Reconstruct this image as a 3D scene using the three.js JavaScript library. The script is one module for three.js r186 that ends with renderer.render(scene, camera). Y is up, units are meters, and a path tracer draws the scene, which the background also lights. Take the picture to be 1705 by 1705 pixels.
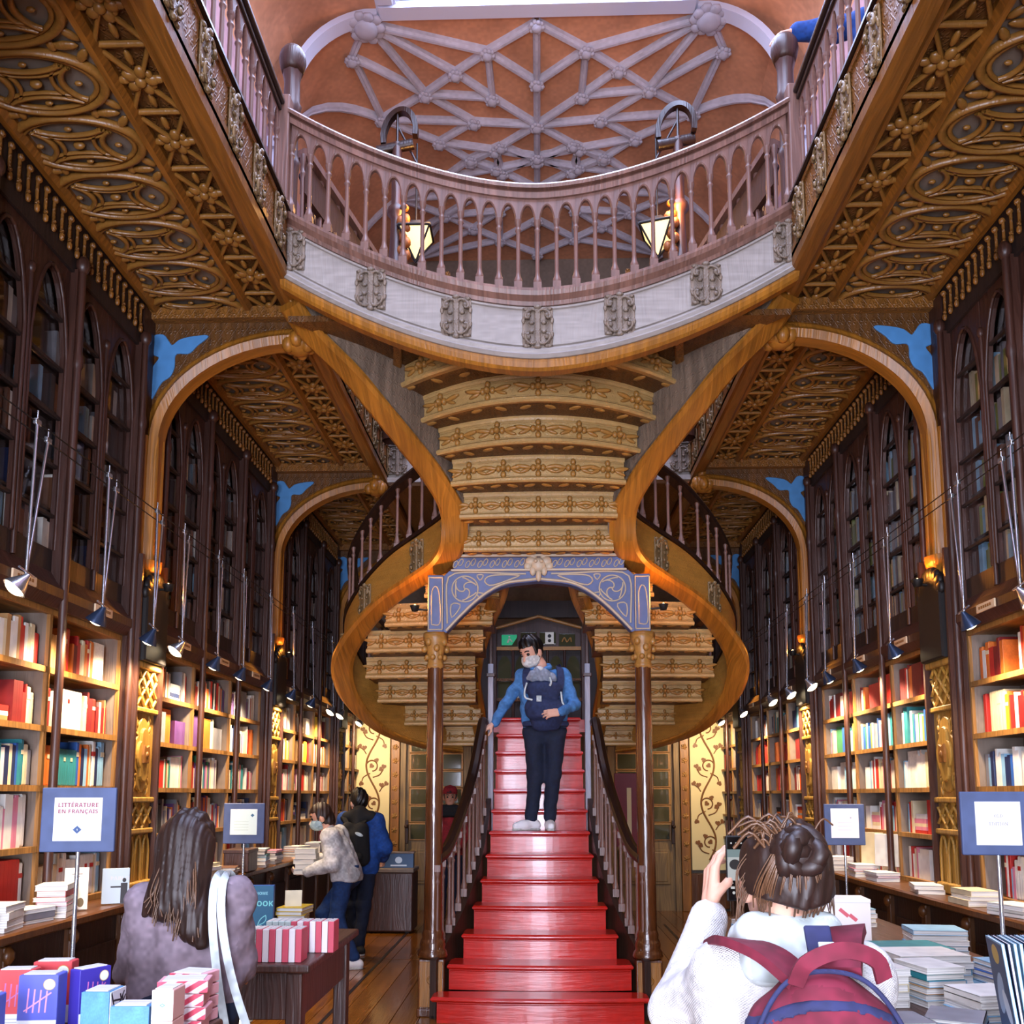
import * as THREE from 'three';
import { mergeGeometries } from 'three/addons/utils/BufferGeometryUtils.js';
import { RoundedBoxGeometry } from 'three/addons/geometries/RoundedBoxGeometry.js';
import { RectAreaLightUniformsLib } from 'three/addons/lights/RectAreaLightUniformsLib.js';

// ---------------------------------------------------------------- camera, exposure, daylight
const scene = new THREE.Scene();
const renderer = new THREE.WebGLRenderer({ antialias: true });
renderer.toneMapping = THREE.LinearToneMapping;
renderer.toneMappingExposure = 1.0;
renderer.shadowMap.enabled = true;
RectAreaLightUniformsLib.init();
scene.background = new THREE.Color(0.55, 0.68, 0.9);

// a phone held upright: the photograph is the top square of a 1705 x 2273 frame
const camera = new THREE.PerspectiveCamera(2 * Math.atan(1136 / 1550) * 180 / Math.PI, 1, 0.05, 80);
camera.setViewOffset(1705, 2272, 0, 0, 1705, 1705);
camera.position.set(0, 1.65, 0);
camera.rotation.order = 'YXZ';
camera.rotation.set(6.9156 * Math.PI / 180, 1.669 * Math.PI / 180, 0);
scene.add(camera);

const V = (x, y, z) => new THREE.Vector3(x, y, z);
const area = (name, color, power, w, h, at, towards) => {
  const l = new THREE.RectAreaLight(color, power, w, h); l.name = name;
  l.position.copy(at); scene.add(l); l.lookAt(towards); return l;
};
// the stained-glass laylight over the hall, and the glazed shop front behind the camera
area('laylight_daylight', 0xc9d6ff, 14, 2.9, 9.6, V(0, 10.24, -4.2), V(0, 0, -4.2));
area('door_daylight', 0xe2e8ff, 60, 0.92, 2.7, V(0.02, 1.45, 2.55), V(0, 1.45, -5));
area('window_daylight', 0xe2e6ff, 20, 2.1, 3.4, V(-1.1, 5.4, 2.55), V(-0.6, 3.6, -5));  // unseen upper window, shifted left to keep the left gallery darker
area('side_window_daylight', 0xe2e8ff, 44, 1.0, 2.0, V(-1.95, 1.75, 2.55), V(-1.9, 1.7, -5));  // unseen side window, only on the left to brighten the right wall

// ---------------------------------------------------------------- helpers
let seed = 7;
const rnd = () => { seed = (seed + 0x6d2b79f5) | 0; let t = Math.imul(seed ^ (seed >>> 15), 1 | seed); t = (t + Math.imul(t ^ (t >>> 7), 61 | t)) ^ t; return ((t ^ (t >>> 14)) >>> 0) / 4294967296; };
const rr = (a, b) => a + (b - a) * rnd();
const pick = (a) => a[Math.floor(rnd() * a.length)];
const PI = Math.PI, lerp = (a, b, t) => a + (b - a) * t, clamp = (v, a, b) => Math.min(b, Math.max(a, v));
const used = {};
const numbered = (n) => { const k = used[n] = (used[n] ?? -1) + 1; return k ? n + '_' + String(k).padStart(3, '0') : n; };
function tag(o, label, category, group, kind) {
  if (label) o.userData.label = label;
  if (category) o.userData.category = category;
  if (group) o.userData.group = group;
  if (kind) o.userData.kind = kind;
  return o;
}
function thing(name, label, category, at = [0, 0, 0], turn = 0, group) {
  const o = new THREE.Group(); o.name = numbered(name); o.position.set(...at); o.rotation.y = turn;
  scene.add(o); return tag(o, label, category, group);
}
function copyOf(src, label, at, turn, group) {
  const o = src.clone(); o.name = numbered(src.name.replace(/_\d{3}$/, '')); o.userData = { ...src.userData };
  scene.add(o); o.position.set(...at); if (turn !== undefined) o.rotation.y = turn;
  return tag(o, label, null, group);
}
// box-projected uv in metres
function boxUV(g) {
  const p = g.attributes.position, n = g.attributes.normal, uv = new Float32Array(p.count * 2);
  for (let i = 0; i < p.count; i++) {   // one projection per triangle, so that no triangle is smeared
    const t = i - i % 3, m = (f) => Math.abs(f.call(n, t) + f.call(n, t + 1) + f.call(n, t + 2)), ax = m(n.getX), ay = m(n.getY), az = m(n.getZ), x = p.getX(i), y = p.getY(i), z = p.getZ(i);
    if (ax > ay && ax > az) { uv[2 * i] = z; uv[2 * i + 1] = y; } else if (ay > az) { uv[2 * i] = x; uv[2 * i + 1] = z; } else { uv[2 * i] = x; uv[2 * i + 1] = y; }
  }
  g.setAttribute('uv', new THREE.BufferAttribute(uv, 2)); return g;
}
function mg(list, keepUV) {
  if (!Array.isArray(list)) list = [list];
  const gs = list.map((g) => {
    const h = g.index ? g.toNonIndexed() : g.clone();
    for (const k of Object.keys(h.attributes)) if (!['position', 'normal', 'uv'].includes(k)) h.deleteAttribute(k);
    if (!h.attributes.normal) h.computeVertexNormals();
    if (!h.attributes.uv) h.setAttribute('uv', new THREE.BufferAttribute(new Float32Array(h.attributes.position.count * 2), 2));
    return h;
  });
  const g = gs.length > 1 ? mergeGeometries(gs) : gs[0];
  return keepUV ? g : boxUV(g);
}
function mesh(name, geom, mat, parent = scene) {
  const m = new THREE.Mesh(geom, mat); m.name = parent === scene ? numbered(name) : name;
  m.castShadow = m.receiveShadow = true; parent.add(m); return m;
}
const part = (name, geoms, mat, parent, keepUV) => mesh(name, mg(geoms, keepUV), mat, parent);
const struct = (name, geoms, mat) => tag(part(name, geoms, mat, scene), null, null, null, 'structure');
// primitives, already moved into place
function tf(g, x = 0, y = 0, z = 0, rx = 0, ry = 0, rz = 0) {
  g.applyMatrix4(new THREE.Matrix4().compose(V(x, y, z), new THREE.Quaternion().setFromEuler(new THREE.Euler(rx, ry, rz)), V(1, 1, 1))); return g;
}
const bx = (w, h, d, x, y, z, rx, ry, rz) => tf(new THREE.BoxGeometry(w, h, d), x, y, z, rx, ry, rz);
const bb = (x0, x1, y0, y1, z0, z1) => bx(Math.abs(x1 - x0), Math.abs(y1 - y0), Math.abs(z1 - z0), (x0 + x1) / 2, (y0 + y1) / 2, (z0 + z1) / 2);
const rb = (w, h, d, r, x, y, z, rx, ry, rz, seg = 2) => tf(new RoundedBoxGeometry(w, h, d, seg, r), x, y, z, rx, ry, rz);
const cy = (r0, r1, h, x, y, z, rx, ry, rz, n = 12) => tf(new THREE.CylinderGeometry(r1, r0, h, n), x, y, z, rx, ry, rz);
const sp = (r, x, y, z, sx = 1, sy = 1, sz = 1, n = 10) => tf(new THREE.SphereGeometry(r, n, Math.max(5, n * 0.7 | 0)).scale(sx, sy, sz), x, y, z);
const lathe = (pts, n = 20) => new THREE.LatheGeometry(pts.map(([r, y]) => new THREE.Vector2(r, y)), n);
const toV = (pts) => pts.map((p) => (p.isVector3 ? p : V(...p)));
function rod(a, b, r, n = 8, r2 = r) {
  a = toV([a])[0]; b = toV([b])[0]; const d = b.clone().sub(a), g = new THREE.CylinderGeometry(r2, r, d.length(), n);
  g.applyQuaternion(new THREE.Quaternion().setFromUnitVectors(V(0, 1, 0), d.clone().normalize())); g.translate((a.x + b.x) / 2, (a.y + b.y) / 2, (a.z + b.z) / 2); return g;
}
const tube = (pts, r, seg = 24, n = 6, closed = false) => new THREE.TubeGeometry(new THREE.CatmullRomCurve3(toV(pts), closed), seg, r, n, closed);
const ptsOf = (pts, n, closed = false) => new THREE.CatmullRomCurve3(toV(pts), closed, 'centripetal').getPoints(n);
// sweep a closed profile [[across, up], ...] along pts; `fixed` stays the up axis (or the depth axis when it is z)
function sweep(pts, prof, fixed = V(0, 1, 0), cap = true) {
  pts = toV(pts); const n = pts.length, pos = [], out = [];
  const A = [], B = [];
  for (let i = 0; i < n; i++) {
    const t = pts[Math.min(i + 1, n - 1)].clone().sub(pts[Math.max(i - 1, 0)]);
    B.push(new THREE.Vector3().crossVectors(t, fixed).normalize()); A.push(fixed);
  }
  const at = (i, [a, b]) => pts[i].clone().addScaledVector(B[i], a).addScaledVector(A[i], b);
  const geos = [];
  for (let k = 0; k < prof.length; k++) {
    const p0 = prof[k], p1 = prof[(k + 1) % prof.length], vs = [], id = [];
    for (let i = 0; i < n; i++) { vs.push(...at(i, p0).toArray(), ...at(i, p1).toArray()); if (i) { const q = 2 * i; id.push(q - 2, q, q - 1, q - 1, q, q + 1); } }
    const g = new THREE.BufferGeometry(); g.setAttribute('position', new THREE.Float32BufferAttribute(vs, 3)); g.setIndex(id); g.computeVertexNormals(); geos.push(g);
  }
  if (cap) for (const [i, f] of [[0, 1], [n - 1, -1]]) {
    const tri = THREE.ShapeUtils.triangulateShape(prof.map(([a, b]) => new THREE.Vector2(a, b)), []), vs = [];
    for (const t of tri) for (const k of f > 0 ? t : [t[0], t[2], t[1]]) vs.push(...at(i, prof[k]).toArray());
    const g = new THREE.BufferGeometry(); g.setAttribute('position', new THREE.Float32BufferAttribute(vs, 3)); g.computeVertexNormals(); geos.push(g);
  }
  return mg(geos);
}
function shape(pts, holes = []) {
  const s = new THREE.Shape(pts.map(([x, y]) => new THREE.Vector2(x, y)));
  for (const h of holes) s.holes.push(new THREE.Path(h.map(([x, y]) => new THREE.Vector2(x, y))));
  return s;
}
const slab = (pts, depth, bevel = 0, holes = []) => new THREE.ExtrudeGeometry(shape(pts, holes), { depth, bevelEnabled: bevel > 0, bevelSize: bevel, bevelThickness: bevel, bevelSegments: 1, curveSegments: 8 });
const arcPts = (cx, cyy, r, a0, a1, n = 10) => Array.from({ length: n + 1 }, (_, i) => { const a = lerp(a0, a1, i / n); return [cx + r * Math.cos(a), cyy + r * Math.sin(a)]; });
// outline of a pointed arch opening standing on y0: half width w, springing ys, apex ya
function lancet(w, y0, ys, ya, n = 6) {
  const out = [[-w, y0]];
  for (let i = 0; i <= n; i++) { const t = i / n; out.push([-w + w * (1 - Math.cos(t * PI / 2)) * 0.55 + w * t * 0.45, ys + (ya - ys) * Math.sin(t * PI / 2)]); }
  for (let i = n - 1; i >= 0; i--) { const t = i / n; out.push([w - w * (1 - Math.cos(t * PI / 2)) * 0.55 - w * t * 0.45, ys + (ya - ys) * Math.sin(t * PI / 2)]); }
  out.push([w, y0]); return out;
}

// ---------------------------------------------------------------- textures and materials
const hash = (x, y, s) => { let h = Math.imul(x, 374761393) ^ Math.imul(y, 668265263) ^ Math.imul(s, 974711); h = Math.imul(h ^ (h >>> 13), 1274126177); return ((h ^ (h >>> 16)) >>> 0) / 4294967296; };
function noise(u, v, px, py, s) {   // value noise on a px by py lattice that tiles over the unit square
  const x = u * px, y = v * py, x0 = Math.floor(x), y0 = Math.floor(y), fx = x - x0, fy = y - y0, a = fx * fx * (3 - 2 * fx), b = fy * fy * (3 - 2 * fy);
  const h = (i, j) => hash(((x0 + i) % px + px) % px, ((y0 + j) % py + py) % py, s);
  return lerp(lerp(h(0, 0), h(1, 0), a), lerp(h(0, 1), h(1, 1), a), b);
}
function grayTex(n, f, reps = 1, srgb = false) {
  const d = new Uint8Array(n * n * 4);
  for (let j = 0; j < n; j++) for (let i = 0; i < n; i++) { const v = clamp(f(i / n, j / n), 0, 1) * 255; d.set([v, v, v, 255], (j * n + i) * 4); }
  const t = new THREE.DataTexture(d, n, n); t.wrapS = t.wrapT = THREE.RepeatWrapping; t.magFilter = THREE.LinearFilter; t.minFilter = THREE.LinearMipmapLinearFilter; t.generateMipmaps = true;
  t.repeat.set(reps, reps); if (srgb) t.colorSpace = THREE.SRGBColorSpace; t.needsUpdate = true; return t;
}
const grainF = (u, v) => { const w = noise(u, v, 6, 3, 3) * 0.35; return 0.62 + 0.2 * noise(u + w * 0.25, v, 70, 3, 1) + 0.12 * noise(u + w * 0.1, v, 160, 8, 2) + 0.12 * noise(u, v, 5, 4, 5); };
const T = {
  grain: grayTex(512, grainF, 1.2, true),
  grainFine: grayTex(512, grainF, 3, true),
  burl: grayTex(512, (u, v) => { const a = noise(u, v, 7, 7, 11) * 5 + noise(u, v, 15, 15, 12) * 2; return 0.72 + 0.2 * Math.sin(a * 6) * noise(u, v, 9, 9, 4) + 0.14 * noise(u, v, 60, 60, 13) - 0.05; }, 1.6, true),
  carve: grayTex(512, (u, v) => {   // rows of small five-petalled rosettes and leaves
    const n = 8, j = Math.floor(v * n), x = (u * n + (j % 2) * 0.5) % 1 - 0.5, y = v * n - j - 0.5, r = Math.hypot(x, y), a = Math.atan2(y, x), pet = 0.28 + 0.1 * Math.cos(5 * a + j);
    return clamp(0.25 + 0.6 * clamp((pet - r) * 7, 0, 1) - 0.35 * clamp(1 - Math.abs(r - 0.1) * 22, 0, 1) + 0.4 * clamp(1 - Math.abs(Math.abs(x) + Math.abs(y) * 0.6 - 0.48) * 14, 0, 1) + 0.08 * noise(u, v, 60, 60, 22), 0, 1);
  }, 1.6),
  soft: grayTex(512, (u, v) => 0.84 + 0.1 * noise(u + 0.2 * noise(u, v, 4, 4, 61), v, 8, 60, 62) + 0.06 * noise(u, v, 20, 20, 63), 1.4, true),
  brush: grayTex(512, (u, v) => 0.6 * noise(u, v, 3, 34, 71) + 0.4 * noise(u, v, 9, 90, 72), 1.5),
  patch: grayTex(256, (u, v) => 0.8 + 0.14 * noise(u, v, 6, 6, 31) + 0.08 * noise(u, v, 40, 40, 32), 0.7, true),
  speck: grayTex(256, (u, v) => 0.72 + 0.2 * noise(u, v, 64, 64, 41) + 0.12 * noise(u, v, 11, 11, 42), 1, true),
  knit: grayTex(256, (u, v) => 0.5 + 0.3 * Math.sin(u * PI * 64) * Math.sin(v * PI * 96) + 0.25 * noise(u, v, 60, 60, 51), 4),
  pages: grayTex(128, (u, v) => 0.78 + 0.22 * hash(Math.floor(v * 64), 3, 9), 8, true),
};
const M = {};
function mat(name, color, o = {}) {
  const { phys, ...rest } = o;
  const m = new (phys ? THREE.MeshPhysicalMaterial : THREE.MeshStandardMaterial)({ color, roughness: 0.55, ...rest });
  m.name = name; M[name] = m; return m;
}
const wood = (name, color, o = {}) => mat(name, color, { map: T.grain, bumpMap: T.grain, bumpScale: 0.003, ...o });
wood('oak_gold', 0xb47526, { roughness: 0.4 });
wood('oak_deep', 0x6e4519, { roughness: 0.5, bumpMap: T.carve, bumpScale: 0.006 });
wood('oak_carved', 0x9a6427, { roughness: 0.45, bumpMap: T.carve, bumpScale: 0.008 });
wood('oak_skylit', 0x9c928a, { roughness: 0.5, map: T.soft });  // greyer, lighter oak: the cool skylight sheen is put into the colour
wood('bracket_wood', 0x8d7048, { roughness: 0.45, bumpMap: T.carve, bumpScale: 0.004 });
wood('oak_pale_carved', 0x8d7a68, { roughness: 0.5, bumpMap: T.carve, bumpScale: 0.004 });
wood('oak_tread', 0xc09a5e, { roughness: 0.42, map: T.soft, bumpMap: T.carve, bumpScale: 0.0025 });
wood('gallery_gold', 0x925c1e, { roughness: 0.4 });
wood('gallery_leaf', 0x8e6128, { roughness: 0.36, map: T.soft });
mat('gallery_bed', 0x6f6357, { roughness: 0.75, map: T.patch });
wood('oak_leaf', 0xae7c3a, { roughness: 0.38, map: T.soft });
wood('rail_wood', 0x8a6456, { roughness: 0.4 });
wood('handrail_dark', 0x2c1a12, { roughness: 0.35 });
wood('cabinet_wood', 0x4c2d22, { roughness: 0.42 });
wood('cabinet_dark', 0x2e1d17, { roughness: 0.6 });
wood('case_wood', 0xa9783c, { roughness: 0.5 });
wood('case_back', 0x8d7c6d, { roughness: 0.75, map: T.patch });
wood('counter_wood', 0x6f431f, { roughness: 0.32 });
wood('counter_front', 0x3a2114, { roughness: 0.5 });
wood('table_wood', 0x57382f, { roughness: 0.38 });
wood('panel_gold', 0xc79640, { roughness: 0.45 });
wood('column_wood', 0x6a3b1c, { roughness: 0.22, phys: true, clearcoat: 0.7, clearcoatRoughness: 0.15 });

wood('post_pale', 0xa9a7b8, { roughness: 0.4 });
mat('red_paint', 0xcc1e12, { phys: true, clearcoat: 0.6, clearcoatRoughness: 0.16, roughness: 0.3, map: T.patch, bumpMap: T.brush, bumpScale: 0.0016 });
mat('portal_blue', 0x56628f, { roughness: 0.5, map: T.patch });
mat('portal_line', 0xb9a68c, { roughness: 0.45 });
mat('sky_blue', 0x4f92cf, { roughness: 0.7, map: T.patch });
mat('plaster_orange', 0xdc9e76, { roughness: 0.9, map: T.patch });
mat('plaster_pink', 0xc09aa0, { roughness: 0.9, map: T.patch });
mat('plaster_rib', 0xcfcfdc, { roughness: 0.85, map: T.patch });
mat('plaster_white', 0xcdd2e4, { roughness: 0.85 });
mat('plaster_wall', 0x8a7f72, { roughness: 0.9, map: T.patch });
mat('cream_panel', 0xead9a0, { roughness: 0.6 });
mat('vine_brown', 0x7d4f1c, { roughness: 0.5 });
mat('iron_dark', 0x1d1b1a, { roughness: 0.5, metalness: 0.4 });
mat('steel', 0xc9ced6, { roughness: 0.25, metalness: 0.9 });
mat('lamp_blue', 0x33425c, { roughness: 0.3, metalness: 0.6 });
mat('brass_label', 0xcdb592, { roughness: 0.5 });
mat('glass', 0xffffff, { phys: true, roughness: 0.05, transmission: 1, thickness: 0, ior: 1.5 });
mat('paper', 0xeeece6, { roughness: 0.8, map: T.pages });
mat('paper_plain', 0xefeeea, { roughness: 0.8 });
// ---------------------------------------------------------------- room shell
const ZF = 2.6, ZB = -13.8, GX = 1.6, GY = 5.28, GB = 4.84, WX = 3.05;
{
  const floor = struct('floor', bb(-WX - 0.3, WX + 0.3, -0.3, -0.022, ZB - 0.3, ZF + 0.3), M.counter_front);
  const tones = [0x9a5e22, 0x8f5520, 0xa56829, 0x94591f].map((c, i) => wood('floor_board_tone' + i, c, { roughness: 0.15, bumpScale: 0.001 }));
  const g = mg(rb(0.196, 0.022, 4.09, 0.003, 0, 0, 0, 0, 0, 0, 1));
  for (let i = 0; i < 31; i++) for (let k = 0; k < 4; k++) { const b = mesh('board', g, tones[(i * 7 + k * 5 + (i >> 1)) % 4], floor); b.position.set(-3 + i * 0.2, -0.011, 0.6 - k * 4.1 - (i % 3) * 0.0); b.position.z -= 0; }
  for (const s of [-1, 1]) part('rail', bb(s * 1.585, s * 1.615, 0, 0.004, ZB + 1.5, ZF), M.handrail_dark, floor);
  // hall walls: the ground floor, then the upper floor
  for (const s of [-1, 1]) {
    struct(s < 0 ? 'wall_left' : 'wall_right', [bb(s * WX, s * (WX + 0.3), -0.3, GY, ZB, ZF), bb(s * WX, s * (WX + 0.3), GY, 10.6, ZB, ZF)], s < 0 ? M.plaster_wall : M.plaster_wall);
    const up = struct(s < 0 ? 'trim_1' : 'trim_2', bb(s * 2.93, s * 2.95, GY, 9.5, ZB, ZF), M.plaster_pink);
    for (const z of [-9.35, -5.9, -2.9]) part('wall_shaft', [cy(0.07, 0.07, 3.4, s * 2.9, 6.98, z), bx(0.16, 0.12, 0.22, s * 2.88, 8.7, z)], M.plaster_white, up);
  }
  struct('wall_back', bb(-WX, WX, -0.3, 10.6, ZB - 0.3, ZB), M.plaster_wall);
  const uc = thing('upper_bookcase', 'dark upper bookcase against the far wall above the stairs', 'bookcase', [0, GY, ZB + 0.02]);
  part('carcass', bb(-2.85, 2.85, 0, 3.9, 0, 0.06), M.cabinet_dark, uc); part('cornice', [bb(-2.9, 2.9, 3.8, 4.0, 0.0, 0.3), ...[...Array(28)].map((_, i) => cy(0.05, 0.05, 0.08, -2.7 + i * 0.2, 3.76, 0.26))], M.cabinet_dark, uc);
  for (let i = 0; i <= 8; i++) part('upright', bb(-2.84 + i * 0.71, -2.8 + i * 0.71, 0, 3.8, 0.06, 0.3), M.cabinet_wood, uc);
  for (let i = 0; i < 10; i++) part('shelf', bb(-2.8, 2.8, 0.4 + i * 0.36, 0.42 + i * 0.36, 0.06, 0.28), M.cabinet_wood, uc);
  // upper ceiling: flat field with coved sides, a rectangular opening over the hall for the laylight
  const cov = (x) => { const a = Math.max(0, (Math.abs(x) - 1.75) / 1.2); return 8.75 + 1.3 * Math.pow(Math.max(0, 1 - Math.pow(a, 2.5)), 1 / 2.5); };
  const vault = (z0, z1, x0, x1, n) => {
    const pos = [], id = [];
    for (let i = 0; i <= n; i++) { const x = lerp(x0, x1, i / n); pos.push(x, cov(x), z0, x, cov(x), z1); if (i) { const q = 2 * i; id.push(q - 2, q - 1, q, q, q - 1, q + 1); } }
    const g = new THREE.BufferGeometry(); g.setAttribute('position', new THREE.Float32BufferAttribute(pos, 3)); g.setIndex(id); g.computeVertexNormals();
    const f = g.clone(); f.translate(0, 0.12, 0); return mg([g, f]);
  };
  const ceiling = struct('ceiling', [bb(-3.3, 3.3, 10.6, 10.8, ZB - 0.3, ZF + 0.3), vault(ZB, -9.1, -2.95, 2.95, 48), vault(-9.1, ZF, -2.95, -1.7, 20), vault(-9.1, ZF, 1.7, 2.95, 20)], M.plaster_orange);
  // moulded white frame of the laylight, the leaded glass in it, scalloped edge towards the hall
  const fr = [];
  for (const [x0, x1, z0, z1] of [[-1.72, 1.72, -9.14, -8.94], [-1.72, -1.5, -8.94, ZF], [1.5, 1.72, -8.94, ZF]]) { fr.push(bb(x0, x1, 10.02, 10.3, z0, z1), bb(x0 - 0.04, x1 + 0.04, 10.06, 10.1, z0 - 0.04, z1)); fr.push(bb(x0 + 0.03, x1 - 0.03, 9.98, 10.02, z0 + 0.03, z1)); }
  part('laylight_frame', fr, M.plaster_white, ceiling);
  const sc = [];
  for (let i = 0; i < 20; i++) sc.push(cy(0.075, 0.075, 0.05, -1.5 + i * 0.157, 10.17, -8.92, PI / 2));
  part('laylight_scallops', sc, M.plaster_white, ceiling);
  mat('leaded_glass', 0x8fa4c8, { emissive: 0xa9bdf0, emissiveIntensity: 1.4, roughness: 0.3 });
  const w1 = struct('window_1', bb(-1.5, 1.5, 10.3, 10.33, -8.94, ZF), M.leaded_glass);
  part('lead_bar', [...Array(12)].map((_, i) => bb(-1.5, 1.5, 10.27, 10.3, -8.9 + i, -8.86 + i)).concat([-0.75, 0, 0.75].map((x) => bb(x - 0.02, x + 0.02, 10.27, 10.3, -8.94, ZF))), M.plaster_white, w1);
  // net of moulded ribs with carved bosses
  const ND = { A: [-1.86, -9.18], B: [0, -9.22], C: [-0.56, -9.6], D: [-0.95, -9.9], E: [-1.34, -10.22], F: [-1.93, -10.62], G: [-2.1, -9.62], H: [0, -10.08], I: [-0.54, -10.3], J: [0, -10.78], K: [-0.79, -10.7], L: [-1.26, -11.05], M: [-0.55, -11.22], N: [0, -11.36], O: [-0.88, -11.42], P: [-0.47, -11.66], Q: [-2.82, -9.95] };
  const ED = 'AC AD AE AG CB CH BH CI DI CD ED EI EK EF GE GF QF HJ IJ FK KJ KL LM JM JN FL LO OP MN MO PN MP'.split(' ');
  const rib = [], seen = new Set(), bossG = mg([sp(0.06, 0, -0.01, 0, 1, 0.7, 1), ...Array.from({ length: 10 }, (_, i) => sp(0.03, 0.065 * Math.cos(i * PI / 5), 0.01 * (i % 2), 0.065 * Math.sin(i * PI / 5), 1, 0.8, 1, 6))]);
  const P3 = (k, m, f) => { const [x, z] = ND[k], zz = f ? 2 * -11.4 - z : z; return [x * m, cov(x) - 0.03, zz]; };
  const bosses = new Map();
  for (const m of [1, -1]) for (const f of [0, 1]) for (const e of ED) {
    const a = P3(e[0], m, f), b = P3(e[1], m, f), key = [a, b].map((p) => p.map((v) => v.toFixed(2)).join()).sort().join('|');
    if (seen.has(key)) continue; seen.add(key);
    const n = 6, pp = []; for (let i = 0; i <= n; i++) { const x = lerp(a[0], b[0], i / n); pp.push([x, cov(x) - 0.01, lerp(a[2], b[2], i / n)]); }
    const d = V(b[0] - a[0], 0, b[2] - a[2]).normalize(); const up = V(0, 1, 0);
    rib.push(sweep(pp, [[-0.045, 0.02], [-0.036, -0.03], [-0.015, -0.05], [-0.015, -0.07], [0.015, -0.07], [0.015, -0.05], [0.036, -0.03], [0.045, 0.02]], up, false));
    for (const p of [a, b]) bosses.set(p.map((v) => v.toFixed(2)).join(), p);
  }
  rib.forEach((g) => mesh('vault_rib', g, M.plaster_rib, ceiling));
  for (const p of bosses.values()) { const o = mesh('vault_boss', bossG, M.plaster_rib, ceiling); o.position.set(p[0], p[1] - 0.06, p[2]); if (Math.abs(Math.abs(p[0]) - 1.86) < 0.02 && p[2] > -10) { o.scale.set(2.3, 1.6, 2.3); } }
  // white arches that carry the vault at the two side walls
  for (const s of [-1, 1]) for (const z of [-9.1, -5.9]) {
    const pp = [[s * 2.63, 5.3, z], [s * 2.63, 9.1, z]]; for (let i = 1; i <= 14; i++) { const a = i / 14 * PI / 2; pp.push([s * (1.72 + 0.91 * Math.cos(a)), 9.1 + 0.92 * Math.sin(a), z]); }
    part('wall_arch', sweep(pp, [[-0.03, -0.08], [-0.03, 0.08], [0.04, 0.08], [0.065, 0.04], [0.065, -0.04], [0.04, -0.08]].map(([a, b]) => [s * a, b]), V(0, 0, 1)), M.plaster_white, ceiling);
  }
  // unseen shop front behind the camera, windows set left to brighten the right wall
  struct('wall_front', [bb(-3.3, -2.5, -0.3, 10.6, ZF, ZF + 0.3), bb(2.5, 3.3, -0.3, 10.6, ZF, ZF + 0.3), bb(-2.5, 2.5, 2.85, 3.6, ZF, ZF + 0.3), bb(-2.5, 2.5, 7.2, 10.6, ZF, ZF + 0.3), bb(-1.4, -0.48, -0.3, 2.85, ZF, ZF + 0.3), bb(0.52, 2.5, -0.3, 2.85, ZF, ZF + 0.3), bb(-2.5, -1.4, -0.3, 0.7, ZF, ZF + 0.3), bb(-0.48, 0.52, -0.3, 0, ZF, ZF + 0.3), bb(-2.5, -2.15, 3.6, 7.2, ZF, ZF + 0.3), bb(0.0, 2.5, 3.6, 7.2, ZF, ZF + 0.3)], M.plaster_wall);
  mat('day_glass', 0xdfe8ff, { emissive: 0xdfe8ff, emissiveIntensity: 2.2, roughness: 0.2 });
  const pane = (n, x0, x1, y0, y1, nx, ny) => {
    const w = struct(n, bb(x0, x1, y0, y1, ZF + 0.1, ZF + 0.12), M.day_glass), f = [];
    for (let i = 0; i <= nx; i++) { const x = lerp(x0, x1, i / nx); f.push(bb(x - 0.03, x + 0.03, y0, y1, ZF + 0.05, ZF + 0.1)); }
    for (let i = 0; i <= ny; i++) { const y = lerp(y0, y1, i / ny); f.push(bb(x0, x1, y - 0.03, y + 0.03, ZF + 0.05, ZF + 0.1)); }
    part('window_frame', f, M.cabinet_wood, w);
  };
  pane('door_1', -0.48, 0.52, 0, 2.85, 1, 3); pane('window_2', -2.5, -1.4, 0.7, 2.85, 1, 2); pane('window_3', -2.15, 0, 3.6, 7.2, 2, 3);
}
// ---------------------------------------------------------------- galleries with their carved undersides
const e_of = (x) => GY - 0.57 * (1 - Math.pow(clamp(Math.abs(x) / 1.6, 0, 1), 1.75));   // the stair head dips towards the middle
// acanthus bracket: a stem with two pairs of scrolling leaves; faces +z, 0.2 wide, 0.3 tall
function acanthus(w = 0.2, h = 0.3) {
  const g = [rb(w * 0.2, h, 0.03, 0.012, 0, 0, 0.012), rb(w * 0.98, h * 0.94, 0.012, 0.005, 0, 0, 0.004), ...[-1, 1].flatMap((a) => [-1, 1].flatMap((b) => [0, 1, 2].map((q) => sp(w * 0.085, a * w * (0.2 + q * 0.1), b * h * (0.1 + ((q * 2) % 3) * 0.13), 0.016, 1.1, 0.8, 0.6, 6)))), sp(0.022, 0, h * 0.46, 0.02, 1.2, 0.8, 0.8, 8), sp(0.02, 0, -h * 0.47, 0.02, 1.2, 0.8, 0.8, 8)];
  for (const s of [-1, 1]) for (const t of [-1, 1]) {
    const c = [];
    for (let i = 0; i <= 9; i++) { const a = i / 9 * 4.6, r = w * 0.27 * (1 - i / 9 * 0.72); c.push([s * (w * 0.27 + r * Math.cos(a + PI) * 0.9), t * (h * 0.25 + r * Math.sin(a + 0.4)), 0.02 + i * 0.0015]); }
    g.push(tube(c, w * 0.05, 14, 5), sp(w * 0.09, s * w * 0.3, t * h * 0.25, 0.03, 1, 1, 0.7, 6), sp(w * 0.1, s * w * 0.34, t * h * 0.43, 0.014, 1.4, 0.7, 0.5, 6));
    g.push(sp(w * 0.08, s * w * 0.46, t * h * 0.16, 0.014, 0.8, 1.4, 0.5, 6));
  }
  return mg(g);
}
const ACAN = acanthus();
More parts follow.
